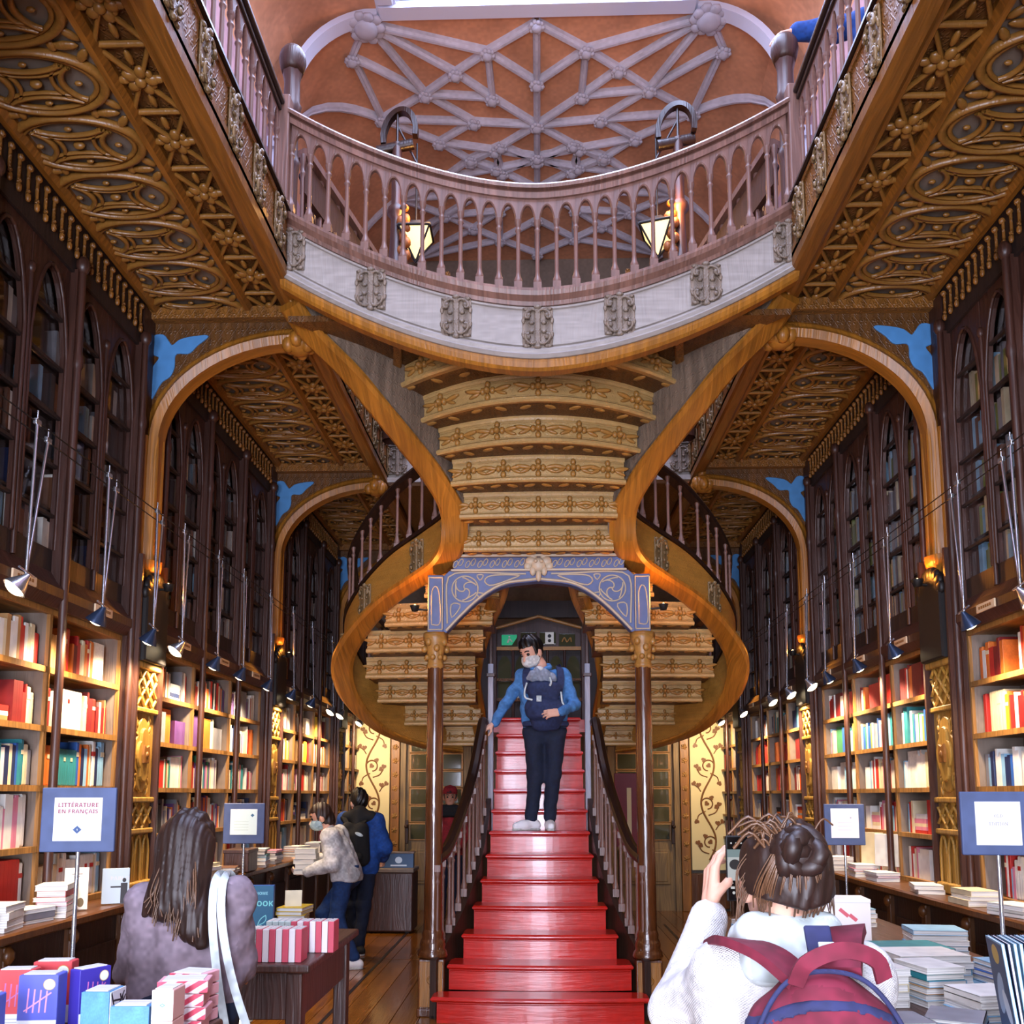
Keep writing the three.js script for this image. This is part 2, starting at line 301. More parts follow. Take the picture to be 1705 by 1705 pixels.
// slim turned baluster, 0.5 high, standing on its foot at the origin
const BAL = mg([bx(0.05, 0.045, 0.05, 0, 0.0225, 0), tf(lathe([[0.024, 0.045], [0.026, 0.06], [0.016, 0.085], [0.0135, 0.11], [0.0125, 0.36], [0.019, 0.372], [0.019, 0.38], [0.013, 0.388], [0.014, 0.4], [0.022, 0.425], [0.022, 0.44]], 10))]);
const balG = (h) => { const g = BAL.clone(); g.scale(1, h / 0.44, 1); return g; };
// one bay of a pointed arcade between two balusters: flat board with a lancet cut
function arcadeBay(w, h) {
  const hw = w / 2, L = lancet(hw * 0.74, 0, h * 0.12, h * 0.72, 5);
  const out = [[-hw, 0], ...L.map(([x, y]) => [x, y]), [hw, 0], [hw, h], [-hw, h]];
  const g = tf(slab(out, 0.022, 0.003), 0, 0, -0.011);
  const m = [];
  for (const off of [0.004]) for (let i = 0; i < L.length - 1; i++) m.push(rod([L[i][0] * 1.03, L[i][1] + off, 0.012], [L[i + 1][0] * 1.03, L[i + 1][1] + off, 0.012], 0.0045, 4));
  return mg([g, ...m]);
}
const dropTri = mg(tf(slab([[-0.016, 0.012], [0.016, 0.012], [0, -0.016]], 0.004), 0, 0, 0.0095));
// straight balustrade along z at x = s*GX, from z0 to z1, rail height H
function sideBalustrade(s, z0, z1, label) {
  const t = thing('gallery_balustrade', label, 'balustrade', [s * (GX + 0.04), GY, 0], 0, null), H = 0.74, n = Math.round(Math.abs(z1 - z0) / 0.125), w = (z1 - z0) / n;
  const zc = (z0 + z1) / 2, L = Math.abs(z1 - z0);
  part('base_rail', [rb(0.09, 0.04, L, 0.01, 0, 0.02, zc)], M.rail_wood, t);
  part('handrail', [rb(0.1, 0.045, L, 0.018, 0, H - 0.02, zc), rb(0.06, 0.04, L, 0.01, 0, H - 0.06, zc)], M.handrail_dark, t);
  const bal = balG(0.5), bay = tf(arcadeBay(Math.abs(w), 0.16), 0, 0, 0, 0, PI / 2);
  for (let i = 0; i <= n; i++) { const b = mesh('baluster', bal, M.rail_wood, t); b.position.set(0, 0.04, z0 + w * i); }
  for (let i = 0; i < n; i++) { const b = mesh('arch', bay, M.rail_wood, t); b.position.set(0, 0.52, z0 + w * (i + 0.5)); }
  return t;
}
{
  // the medallion: double ring with four inward arcs that leave a star in the middle; lies under the bed, faces down
  const ring = (r, t, n = 36) => tf(new THREE.TorusGeometry(r, t, 6, n), 0, 0, 0, PI / 2);
  const arcs = [];
  for (let k = 0; k < 4; k++) for (const [r, t] of [[0.245, 0.016], [0.285, 0.012]]) {
    const c = []; for (let i = 0; i <= 8; i++) { const a = k * PI / 2 + lerp(-0.78, 0.78, i / 8), b = PI + k * PI / 2 + lerp(0.72, -0.72, i / 8); c.push([0.365 * Math.cos(k * PI / 2) + r * Math.cos(b), -0.012, 0.365 * Math.sin(k * PI / 2) + r * Math.sin(b)]); }
    arcs.push(tube(c, t, 12, 5));
  }
  const medalG = mg([ring(0.3, 0.026), ring(0.262, 0.014), ...arcs, sp(0.03, 0, -0.01, 0, 1, 0.7, 1, 8), ...[0, 1, 2, 3].map((k) => sp(0.02, 0.19 * Math.cos(k * PI / 2), -0.012, 0.19 * Math.sin(k * PI / 2), 1, 0.6, 1, 6))]);
  const leaf = (x, z, a, l = 0.1) => tf(new THREE.SphereGeometry(1, 8, 5).scale(l / 2, 0.016, 0.022), x, -0.006, z, 0, a, 0);
  const flowerG = mg([sp(0.022, 0, -0.014, 0, 1, 0.8, 1, 7), ...[0, 1, 2, 3, 4].map((k) => leaf(0.04 * Math.cos(k * 1.257), 0.04 * Math.sin(k * 1.257), -k * 1.257, 0.055))]);
  const gussetG = mg([-1, 1].flatMap((s) => [leaf(s * 0.24, 0, 0, 0.13), leaf(s * 0.29, 0.06, s * 0.8, 0.1), leaf(s * 0.29, -0.06, -s * 0.8, 0.1), leaf(s * 0.18, 0, PI / 2, 0.06)]));
  const latticeG = mg([rod([-0.15, -0.006, -0.2], [0.15, -0.006, 0.2], 0.015, 5), rod([0.15, -0.006, -0.2], [-0.15, -0.006, 0.2], 0.015, 5), rod([-0.15, -0.004, 0.205], [0.15, -0.004, 0.205], 0.017, 5),
    ...[-1, 1].flatMap((s) => [leaf(s * 0.1, 0, 0, 0.08), leaf(0, s * 0.13, PI / 2, 0.09), leaf(s * 0.06, s * 0.03, 0.8, 0.05), leaf(-s * 0.06, s * 0.03, -0.8, 0.05)])]);
  const galleries = [];
  for (const s of [-1, 1]) {
    const t = thing('gallery', s < 0 ? 'left wooden gallery with gilded medallions carved on its underside' : 'right wooden gallery with gilded medallions carved on its underside', 'gallery');
    galleries.push(t);
    const z0 = ZF - 0.03, z1 = ZB + 0.03;
    part('deck', bb(s * (GX + 0.03), s * (WX - 0.005), 4.97, GY, z0, z1), M.oak_deep, t);
    part('bed', bb(s * 1.98, s * 2.68, 4.962, 4.97, z0, z1), M.gallery_bed, t);
    part('edge_beam', sweep([[s * 1.6, GB, z0], [s * 1.6, GB, z1]], [[-0.05, 0.02], [-0.05, 0], [-0.03, -0.012], [0.04, -0.012], [0.06, 0.0], [0.075, 0.05], [0.09, 0.13], [-0.05, 0.13]].map(([a, b]) => [s * a, b])), M.gallery_gold, t);
    part('fascia', [bb(s * 1.562, s * 1.63, GB + 0.02, GY, z0, z1), bb(s * 1.55, s * 1.57, GB + 0.06, GB + 0.09, z0, z1), bb(s * 1.55, s * 1.57, GY - 0.07, GY - 0.04, z0, z1)], M.oak_carved, t);
    part('floor_edge', sweep([[s * 1.6, GY, z0], [s * 1.6, GY, z1]], [[-0.07, -0.03], [-0.06, 0.01], [0.1, 0.01], [0.1, -0.03]].map(([a, b]) => [s * a, b])), M.handrail_dark, t);
    for (let z = -0.66; z > ZB; z -= 0.41) { const b = mesh('carved_bracket', ACAN, M.bracket_wood, t); b.position.set(s * 1.555, 5.07, z); b.rotation.y = -s * PI / 2; b.scale.set(0.8, 1.05, 0.9); }
    for (const x of [1.70, 1.965, 2.6]) part('long_rib', sweep([[s * x, 4.95, z0], [s * x, 4.95, z1]], [[-0.035, 0.02], [-0.035, -0.01], [-0.015, -0.045], [0.015, -0.045], [0.035, -0.01], [0.035, 0.02]].map(([a, b]) => [s * a, b])), M.gallery_gold, t);
    part('wall_bed', bb(s * 2.69, s * 2.95, 4.94, 4.97, z0, z1), M.oak_deep, t);
    for (let i = 0; i < 33; i++) {
      const z = -0.2 - i * 0.411;
      if (z < ZB + 0.35) break;
      const o = mesh('medallion', medalG, M.gallery_leaf, t); o.position.set(s * 2.33, 4.945, z); o.scale.set(1.06, 1, 0.62);
      const q = mesh('gusset_leaves', gussetG, M.gallery_leaf, t); q.position.set(s * 2.33, 4.952, z - 0.205); 
      const l = mesh('lattice', latticeG, M.gallery_leaf, t); l.position.set(s * 1.835, 4.952, z); l.scale.set(0.8, 1, 1);
      const f = mesh('rosette', flowerG, M.gallery_leaf, t); f.position.set(s * 1.835, 4.95, z); f.scale.setScalar(1.3);
    }
    sideBalustrade(s, -5.36, 1.9, s < 0 ? 'reddish balustrade along the near left gallery edge above the hall' : 'reddish balustrade along the near right gallery edge above the hall');
    sideBalustrade(s, -9.3, -6.05, s < 0 ? 'reddish balustrade of the left gallery behind the stair head' : 'reddish balustrade of the right gallery behind the stair head');
  }
  // the floor that joins both galleries behind the stair well
  const r = thing('rear_landing', 'upper floor behind the stair well with a pale panelled front edge', 'gallery');
  part('deck', bb(-1.54, 1.54, 4.9, GY - 0.01, -9.3, ZB + 0.02), M.oak_deep, r);
  part('fascia', [bb(-1.55, 1.55, GB + 0.02, GY, -9.3, -9.24), bb(-1.55, 1.55, GB, GB + 0.05, -9.32, -9.2), bb(-1.55, 1.55, GY - 0.05, GY + 0.01, -9.32, -9.2)], M.oak_skylit, r);
  for (let i = 0; i < 7; i++) { const b = mesh('carved_bracket', ACAN, M.oak_pale_carved, r); b.position.set(-1.45 + i * 0.483, 5.07, -9.235); }
}
// ---------------------------------------------------------------- bookcases, pilasters, arches and counters along both walls
const CX = 2.66;            // plane of the shelf fronts
const ROWS = [1.062, 1.38, 1.70, 2.02, 2.34];
const bayLabel = ['nearest the camera', 'second from the camera', 'third from the camera', 'in the far corner'];
const side = (s) => (s < 0 ? 'left' : 'right');
{
  const lanc = lancet(0.178, 0, 1.1, 1.56, 6);
  const archG = tf(slab([[-0.2, 0], [-0.178, 0], ...lanc.slice(1, -1), [0.178, 0], [0.2, 0], [0.2, 1.63], [-0.2, 1.63]].map(([x, y]) => [x, y]), 0.03, 0.004), 0, 0, -0.015);
  const edge = []; for (let i = 0; i < lanc.length - 1; i++) edge.push(rod([...lanc[i], 0.02], [...lanc[i + 1], 0.02], 0.012, 5));
  const archF = mg([archG, ...edge]);
  const pendant = () => [sp(0.016, 0, 0, 0, 1, 1.6, 1, 6), sp(0.012, 0, 0.035, 0, 1, 1, 1, 5)];
  for (const s of [-1, 1]) for (const [bi, z0, z1, n] of [[0, -3.22, -5.79, 3], [1, -6.21, -8.79, 3], [2, -9.21, -11.79, 3], [3, -12.21, ZB + 0.03, 2]]) {
    const t = thing('bookcase', `tall ${side(s)} bookcase with gothic glazed cabinets above, ${bayLabel[bi]}`, 'bookcase');
    const X = (x) => s * x, w = (z1 - z0) / n, zc = (z0 + z1) / 2;
    part('back_board', bb(X(2.96), X(3.0), 1.032, 4.9, z0, z1), M.case_back, t);
    part('upper_back', bb(X(2.93), X(2.957), 2.86, 4.7, z0, z1), M.cabinet_dark, t);
    for (let i = 0; i <= n; i++) {
      const z = z0 + w * i;
      part('upright', bb(X(CX + 0.02), X(2.957), 1.032, 2.72, z - 0.012, z + 0.012), M.case_back, t);
      part('upright_edge', bb(X(CX), X(CX + 0.02), 1.032, 2.72, z - 0.014, z + 0.014), M.case_wood, t);
      part('post', [tf(lathe([[0.035, 0], [0.035, 0.05], [0.024, 0.08], [0.022, 3.0], [0.03, 3.02], [0.03, 3.06], [0.022, 3.1], [0.02, 3.64]], 10), X(CX - 0.06), 1.032, z), bb(X(CX - 0.05), X(CX + 0.01), 2.72, 4.62, z - 0.035, z + 0.035), sp(0.04, X(CX - 0.06), 4.66, z, 1, 1.4, 1, 8)], M.cabinet_wood, t);
    }
    for (const [k, y] of [...ROWS, 2.66].entries()) {
      part('shelf', bb(X(CX + 0.02), X(2.958), y - 0.022, y, z0, z1), M.case_wood, t);
      part('shelf_edge', bb(X(CX - 0.002), X(CX + 0.022), y - 0.03, y + 0.002, z0, z1), M.case_wood, t);
    }
    part('mid_rail', sweep([[X(CX), 2.66, z0], [X(CX), 2.66, z1]], [[0.06, 0], [-0.03, 0], [-0.07, 0.05], [-0.07, 0.1], [-0.03, 0.15], [0.0, 0.2], [0.06, 0.2]].map(([a, b]) => [s * a, b])), M.cabinet_wood, t);
    for (let i = 0; i < n; i++) {
      const zm = z0 + w * (i + 0.5), pl = part('label_plate', rb(0.012, 0.05, 0.22, 0.004, X(CX - 0.078), 2.735, zm, 0, 0, s * 0.0), M.brass_label, t);
      part('lettering', [...Array(6)].map((_, k) => bb(X(CX - 0.0865), X(CX - 0.084), 2.727, 2.743, zm - 0.075 + k * 0.026, zm - 0.06 + k * 0.026)), M.vine_brown, pl);
      for (const k of [-1, 1]) {
        const z = zm + k * Math.abs(w) / 4;
        const a = mesh('pointed_arch', archF, M.cabinet_wood, t); a.position.set(X(CX + 0.01), 2.98, z); a.rotation.y = -s * PI / 2; a.scale.set(1.04, 1, 1);
        for (let q = 0; q < 5; q++) part('glazing_bar', bb(X(CX), X(CX + 0.02), 3.16 + q * 0.28, 3.178 + q * 0.28, z - 0.18, z + 0.18), M.cabinet_dark, t);
      }
      part('mullion', [rod([X(CX - 0.01), 2.86, zm], [X(CX - 0.01), 4.4, zm], 0.014, 8), sp(0.024, X(CX - 0.01), 4.4, zm, 1, 1.5, 1, 8)], M.cabinet_wood, t);
      part('cabinet_sill', bb(X(CX), X(2.93), 2.86, 2.98, zm - Math.abs(w) / 2, zm + Math.abs(w) / 2), M.cabinet_dark, t);
      part('glass_pane', bb(X(CX + 0.035), X(CX + 0.037), 2.98, 4.52, zm - Math.abs(w) / 2 + 0.03, zm + Math.abs(w) / 2 - 0.03), M.glass, t);
    }
    for (let q = 0; q < 5; q++) part('upper_shelf', bb(X(CX + 0.08), X(2.93), 3.235 + q * 0.28, 3.25 + q * 0.28, z0, z1), M.cabinet_dark, t);
    part('frieze', [bb(X(CX - 0.03), X(2.96), 4.6, 4.935, z0, z1)], M.cabinet_dark, t);
    const pd = []; for (let z = z0 - 0.05; z > z1; z -= 0.085) { for (const g of pendant()) pd.push(tf(g, X(CX - 0.045), 4.7, z)); pd.push(rod([X(CX - 0.04), 4.72, z], [X(CX - 0.04), 4.86, z], 0.01, 5), sp(0.02, X(CX - 0.045), 4.86, z, 1, 1, 1, 5)); }
    tag(part('pendant_row', pd, M.oak_carved, t), null, null, null, 'stuff');
  }
  // pilasters with gilded carved panels, and the arches that spring from them to the gallery edge
  const P = (u, v) => [u, v];
  for (const s of [-1, 1]) for (const [k, zr] of [[0, -3.0], [1, -6.0], [2, -9.0], [3, -12.0]]) {
    const ord = ['beside the camera', 'first ahead', 'second ahead', 'third ahead'][k];
    const t = thing('carved_pilaster', `gilded pilaster with a carved quatrefoil on the ${side(s)} wall, ${ord}`, 'pilaster', [s * CX, 0, zr], -s * PI / 2);   // local +z faces the hall
    part('backing', [bb(-0.205, 0.205, 1.032, 4.9, -0.3, -0.04), bb(-0.205, -0.18, 1.032, 3.2, -0.04, 0.03), bb(0.18, 0.205, 1.032, 3.2, -0.04, 0.03)], M.cabinet_wood, t);
    part('panel', bb(-0.18, 0.18, 1.035, 2.5, -0.04, -0.015), M.panel_gold, t);
    part('moulding', [rb(0.38, 0.045, 0.05, 0.012, 0, 2.49, 0), rb(0.37, 0.035, 0.04, 0.01, 0, 2.2, -0.005), rb(0.37, 0.035, 0.04, 0.01, 0, 1.62, -0.005), rb(0.37, 0.035, 0.04, 0.01, 0, 1.42, -0.005), rb(0.37, 0.07, 0.05, 0.012, 0, 1.068, 0)], M.panel_gold, t);
    for (const [y, h] of [[2.345, 0.26], [1.52, 0.17]]) {
      const g = []; for (let i = -2; i <= 2; i++) for (const d of [-1, 1]) { const x0 = i * 0.12 - d * h / 2, x1 = i * 0.12 + d * h / 2, c = (v) => clamp(v, -0.17, 0.17); if (Math.abs(i * 0.12) < 0.3) { const f = (x) => y + (x - i * 0.12) * d; const a = c(x0), b = c(x1); if (Math.abs(a - b) > 0.03) g.push(rod([a, f(a), -0.005], [b, f(b), -0.005], 0.011, 5)); } }
      for (const x of [-0.12, 0, 0.12]) g.push(sp(0.024, x, y, -0.008, 1, 1, 0.7, 7), ...[0, 1, 2, 3].map((q) => sp(0.013, x + 0.026 * Math.cos(q * PI / 2), y + 0.026 * Math.sin(q * PI / 2), -0.01, 1, 1, 0.7, 5)));
      part('lattice', g, M.panel_gold, t);
    }
    const quat = (r, cx, cyy, q) => { const out = []; for (const [a0, x, y, rr2] of [[-PI * 0.32, 0, 1, q], [PI * 0.68, 0, -1, q]]) { } return out; };
    const lobes = (m) => [...arcPts(0, 0.15 * m, 0.06 * m, 0, PI, 8), ...arcPts(0, 0, 0.125 * m, PI * 0.68, PI * 1.32, 8), ...arcPts(0, -0.15 * m, 0.06 * m, PI, 2 * PI, 8), ...arcPts(0, 0, 0.125 * m, -PI * 0.32, PI * 0.32, 8)].map(([x, y]) => [x, y + 1.91]);
    part('quatrefoil', [tf(slab(lobes(1.12), 0.012, 0.008), 0, 0, -0.02), tf(slab(lobes(0.8).map(([x, y]) => [x, y]), 0.02, 0.008), 0, 0, -0.012)], M.panel_gold, t);
    part('cartouche', [tf(slab([[-0.035, 1.86], [0.035, 1.86], [0.045, 1.91], [0.035, 1.97], [0, 1.955], [-0.035, 1.97], [-0.045, 1.91]], 0.012, 0.003), 0, 0, 0.015), sp(0.018, 0, 1.91, 0.03, 1, 1.2, 0.6, 7)], M.vine_brown, t);
    const lf = []; for (const a of [-1, 1]) for (const b of [-1, 1]) for (let q = 0; q < 4; q++) lf.push(tf(new THREE.SphereGeometry(1, 7, 5).scale(0.034, 0.015, 0.012), a * (0.085 + 0.02 * (q % 2)), 1.91 + b * (0.13 + q * 0.035), -0.012, 0, 0, a * b * (0.5 + q * 0.45)));
    part('leaf_scrolls', lf, M.panel_gold, t);
    const ln = []; for (const x of [-0.115, 0, 0.115]) { const L = lancet(0.045, 1.07, 1.28, 1.39, 5).map(([a, b]) => [a + x, b]); for (let i = 0; i < L.length - 1; i++) ln.push(rod([...L[i], -0.005], [...L[i + 1], -0.005], 0.011, 5)); }
    part('blind_lancets', ln, M.panel_gold, t);
    // dark canopy with a leafy crest above the panel
    const cr = []; for (let q = 0; q < 9; q++) { const a = lerp(0.12, PI - 0.12, q / 8); cr.push(sp(0.045, 0.15 * Math.cos(a), 2.94 + 0.13 * Math.sin(a), 0.04, 1, 1.1, 0.6, 6)); }
    part('canopy', [tf(slab([[-0.16, 2.52], [0.16, 2.52], [0.16, 2.92], ...arcPts(0, 2.92, 0.16, 0, PI, 10), [-0.16, 2.92]], 0.07, 0.01), 0, 0, -0.02), ...cr], M.iron_dark, t);
    for (const c of t.children) c.position.z = 0.08;   // the carved panel stands proud of the cases
    // corbel and shafted arch
    part('corbel', [tf(lathe([[0.02, 3.02], [0.05, 3.04], [0.07, 3.1], [0.12, 3.13], [0.13, 3.17], [0.13, 3.19]], 8), 0, 0, 0.02)], M.oak_gold, t);
    const pts = [[0, 3.19, 0.03], [0, 3.7, 0.03], [0, 4.0, 0.035]]; for (let i = 1; i <= 16; i++) { const a = i / 16 * PI / 2; pts.push([0, 4.0 + 0.76 * Math.sin(a), 0.035 + 0.99 * (1 - Math.cos(a))]); }
    part('arch_rib', sweep(pts, [[-0.07, -0.06], [-0.07, 0.06], [-0.02, 0.085], [0.01, 0.055], [0.035, 0.045], [0.06, 0.02], [0.06, -0.02], [0.035, -0.045], [0.01, -0.055], [-0.02, -0.085]], V(1, 0, 0)), M.oak_gold, t);
    for (const [dx, dz] of [[-0.085, 0.0], [0.085, 0.0], [-0.045, 0.06], [0.045, 0.06]]) part('shaft', cy(0.022, 0.022, 0.85, dx, 3.615, 0.03 + dz), M.oak_gold, t);
    const arc = pts.slice(2).map(([, y, z]) => [z, y]);   // spandrel board in the plane of the arch
    const sb = slab([[-0.03, 4.0], ...arc, [1.03, 4.88], [-0.03, 4.88]], 0.05); sb.rotateY(-PI / 2); sb.translate(0.025, 0, 0);
    part('spandrel', sb, M.oak_deep, t);
    const tre = [[0.02, 4.27], [0.03, 4.5], [0.075, 4.575], [0.03, 4.6], [0.015, 4.66], [0.03, 4.73], [0.1, 4.735], [0.14, 4.69], [0.17, 4.66], [0.23, 4.7], [0.36, 4.725], [0.44, 4.725], [0.36, 4.66], [0.3, 4.605], [0.2, 4.6], [0.19, 4.5], [0.16, 4.44], [0.1, 4.4]].map(([x, y]) => [x * 0.9 + 0.01, y + 0.04]);
    const bl = slab(ptsOf(tre.map(([x, y]) => [x, y, 0]), 70, true).map((p) => [p.x, p.y]), 0.066, 0.004); bl.rotateY(-PI / 2); bl.translate(0.033, 0, 0);
    tag(part('trefoil', bl, M.sky_blue, t), 'sky blue painted trefoil in the corner of the arch');
    part('cross_beam', bb(-0.1, 0.1, 4.86, 4.94, -0.3, 1.0), M.oak_carved, t);
    part('arch_boss', [sp(0.1, 0, 4.72, 1.03, 1, 0.9, 1, 12), ...[0, 1, 2, 3, 4, 5].map((q) => sp(0.05, 0.075 * Math.cos(q * PI / 3), 4.7 + 0.02 * (q % 2), 1.03 + 0.075 * Math.sin(q * PI / 3), 1, 1.3, 1, 7)), cy(0.03, 0.05, 0.15, 0, 4.82, 1.03)], M.oak_gold, t);
  }
  // long counters under the shelves, with panelled fronts
  for (const s of [-1, 1]) {
    const t = thing('counter', `long ${side(s)} wooden counter under the bookshelves, covered with books`, 'counter'), z0 = -1.2, z1 = -12.1, X = (x) => s * x;
    part('worktop', sweep([[X(2.68), 0.98, z0], [X(2.68), 0.98, z1]], [[-0.29, 0.0], [-0.31, 0.012], [-0.31, 0.04], [-0.3, 0.05], [0.28, 0.05], [0.28, 0]].map(([a, b]) => [s * a, b])), M.counter_wood, t);
    part('carcass', bb(X(2.46), X(3.0), 0.0, 0.98, z0 - 0.02, z1 + 0.02), M.counter_front, t);
    for (let z = z0 - 0.4; z > z1 + 0.3; z -= 0.6) { part('door_panel', rb(0.02, 0.66, 0.48, 0.006, X(2.455), 0.5, z), M.counter_front, t); part('stile', [rb(0.05, 0.95, 0.06, 0.01, X(2.45), 0.49, z - 0.3), sp(0.035, X(2.43), 0.92, z - 0.3, 1, 1.2, 1, 8)], M.counter_wood, t); }
    part('plinth', bb(X(2.43), X(2.5), 0, 0.1, z0, z1), M.counter_wood, t);
  }
}
// ---------------------------------------------------------------- the staircase
// upright band of varying height along a curve: pts [{x, z, lo, hi}], thickness th (half on each side)
function band(pts, th, rows = [[-1, 0], [-1, 1], [1, 1], [1, 0]]) {
  const n = pts.length, P = pts.map((p) => V(p.x, 0, p.z)), off = [];
  for (let i = 0; i < n; i++) { const t = P[Math.min(i + 1, n - 1)].clone().sub(P[Math.max(0, i - 1)]); off.push(V(t.z, 0, -t.x).normalize().multiplyScalar(th / 2)); }
  const at = (i, [a, b]) => [P[i].x + off[i].x * a, lerp(pts[i].lo, pts[i].hi, b), P[i].z + off[i].z * a], gs = [];
  for (let k = 0; k < rows.length; k++) {
    const vs = [], id = []; for (let i = 0; i < n; i++) { vs.push(...at(i, rows[k]), ...at(i, rows[(k + 1) % rows.length])); if (i) { const q = 2 * i; id.push(q - 2, q, q - 1, q - 1, q, q + 1); } }
    const g = new THREE.BufferGeometry(); g.setAttribute('position', new THREE.Float32BufferAttribute(vs, 3)); g.setIndex(id); g.computeVertexNormals(); gs.push(g);
  }
  for (const i of [0, n - 1]) { const g = new THREE.BufferGeometry(), c = rows.map((r) => at(i, r)), v = []; for (let k = 1; k + 1 < c.length; k++) v.push(...c[0], ...c[k], ...c[k + 1]); g.setAttribute('position', new THREE.Float32BufferAttribute(v, 3)); g.computeVertexNormals(); gs.push(g); }
  return mg(gs);
}
// smooth curve through rows of numbers
function spline(rows, n) {
  const out = [], m = rows[0].length, cs = [];
  for (let i = 0; i < m; i += 3) cs.push(new THREE.CatmullRomCurve3(rows.map((r) => V(r[i], r[i + 1] ?? 0, r[i + 2] ?? 0)), false, 'centripetal'));
  const c = cs[0]; for (let k = 0; k <= n; k++) { const p = c.getPoint(k / n), q = cs[1]?.getPoint(k / n); out.push([p.x, p.y, p.z, q?.x]); } return out;
}
const flatSlab = (poly, y0, y1, bevel = 0) => { const g = slab(poly.map(([x, z]) => [x, -z]), y1 - y0 - 2 * bevel, bevel); g.rotateX(-PI / 2); g.translate(0, y0 + bevel, 0); return g; };
const arcFront = (x0, x1, z, bulge, n = 14) => Array.from({ length: n + 1 }, (_, i) => { const t = i / n * 2 - 1; return [lerp(x0, x1, i / n), z - bulge * t * t]; });
const RISE = 0.19, RUN = 0.245, Z1 = -6.97;
const HALF = [0.765, 0.69, 0.6, 0.535, 0.485, 0.455, 0.44, 0.432, 0.43, 0.43, 0.43, 0.43, 0.43];
{
  // lower red flight
  const t = thing('red_staircase', 'red painted lower staircase flight narrowing upwards in the middle of the hall', 'staircase');
  const tread = [], riser = [];
  for (let i = 0; i < 13; i++) {
    const w = HALF[i] + (i ? 0 : 0.02), z = Z1 - RUN * i, h = RISE * (i + 1), b = 0.05 * (1 - i / 14);
    const step = part('tread', flatSlab([...arcFront(-w, w, z + 0.025, b), [w, z - RUN - (i ? 0.05 : -0.02)], [-w, z - RUN - (i ? 0.05 : -0.02)]], h - 0.036, h, 0.013), M.red_paint, t);
    const wr = w - (i ? 0.0 : 0.03);
    const r = part('riser', flatSlab([...arcFront(-wr, wr, z, b), [wr, z - 0.1], [-wr, z - 0.1]], h - RISE + 0.0, h - 0.03), M.red_paint, t);
    const wf = HALF[Math.min(i + 1, 12)] - 0.02, pb = arcFront(-wf, wf, z + 0.0045, b * (wf / w) ** 2);
    part('riser_panel', flatSlab([...pb, ...pb.map(([x, zz]) => [x, zz - 0.03]).reverse()], h - RISE + 0.012, h - 0.052), M.red_paint, t);
    part('cove', tube(arcFront(-wr + 0.01, wr - 0.01, z + 0.006, b).map(([x, zz]) => [x, h - 0.044, zz]), 0.009, 16, 5), M.red_paint, t);
  }
  part('landing', bb(-0.75, 0.75, 2.33, 2.468, Z1 - RUN * 13 + 0.02, -10.9), M.red_paint, t);
  // its balustrades
  for (const s of [-1, 1]) {
    const bt = thing('stair_balustrade', s < 0 ? 'dark balustrade on the left of the red stairs, touched by the man in blue' : 'dark balustrade on the right of the red stairs', 'balustrade');
    const rows = spline([[0.8, 0, -7.15, 0.42], [0.75, 0, -7.35, 0.5], [0.66, 0, -7.6, 0.68], [0.585, 0, -7.85, 0.88], [0.53, 0, -8.1, 1.08], [0.495, 0, -8.4, 1.32], [0.475, 0, -8.8, 1.62]].map((r) => [r[0], r[1], r[2], r[3], 0, 0]), 24);
    const base = rows.map(([x, , z, h]) => ({ x: s * x, z, lo: Math.max(0, h - 0.42), hi: h }));
    part('stringer', band(base, 0.05), M.counter_front, bt);
    part('side_panel', band(rows.map(([x, , z, h]) => ({ x: s * (x + 0.0), z, lo: 0, hi: Math.max(0.02, h - 0.4) })), 0.03), M.cabinet_dark, bt);
    const rail = spline([[0.79, 1.16, -7.28], [0.735, 1.22, -7.42], [0.66, 1.45, -7.7], [0.58, 1.83, -8.1], [0.545, 2.17, -8.5], [0.53, 2.33, -8.72], [0.525, 2.335, -8.8]], 30).map(([x, y, z]) => [s * x, y, z]);
    part('handrail', [sweep(rail, [[-0.04, -0.03], [-0.045, 0.0], [-0.035, 0.035], [0, 0.05], [0.035, 0.035], [0.045, 0], [0.04, -0.03]]), sp(0.05, ...rail[rail.length - 1], 0.95, 1.0, 0.9, 12)], M.handrail_dark, bt);
    for (let k = 0; k < 12; k++) {
      const q = rows[Math.round(lerp(2, 22, k / 11))], rj = rail.reduce((a, b) => (Math.abs(b[2] - q[2]) < Math.abs(a[2] - q[2]) ? b : a)), hgt = rj[1] - q[3] - 0.02;
      const b = mesh('baluster', balG(hgt * 0.92), M.rail_wood, bt); b.position.set((s * q[0] + rj[0]) / 2, q[3] - 0.005, q[2]); 
      part('baluster_head', bx(0.05, 0.05, 0.05, b.position.x, q[3] + hgt * 0.93, q[2]), M.rail_wood, bt);
    }
  }
  // pale posts at the top of the flight
  for (const s of [-1, 1]) {
    const p = thing('newel_post', s < 0 ? 'slim pale newel post beside the red stairs, left of the man' : 'slim pale newel post beside the red stairs, right of the man', 'post', [s * 0.465, 1.2, -8.92]);
    part('shaft', [rb(0.055, 1.62, 0.055, 0.008, 0, 0.9, 0), rb(0.075, 0.12, 0.075, 0.008, 0, 0.09, 0)], M.post_pale, p);
    part('cap', [rb(0.085, 0.035, 0.085, 0.008, 0, 1.6, 0), rb(0.05, 0.08, 0.05, 0.01, 0, 1.67, 0), rb(0.03, 0.4, 0.03, 0.008, 0, 1.85, 0)], M.table_wood, p);
  }
}
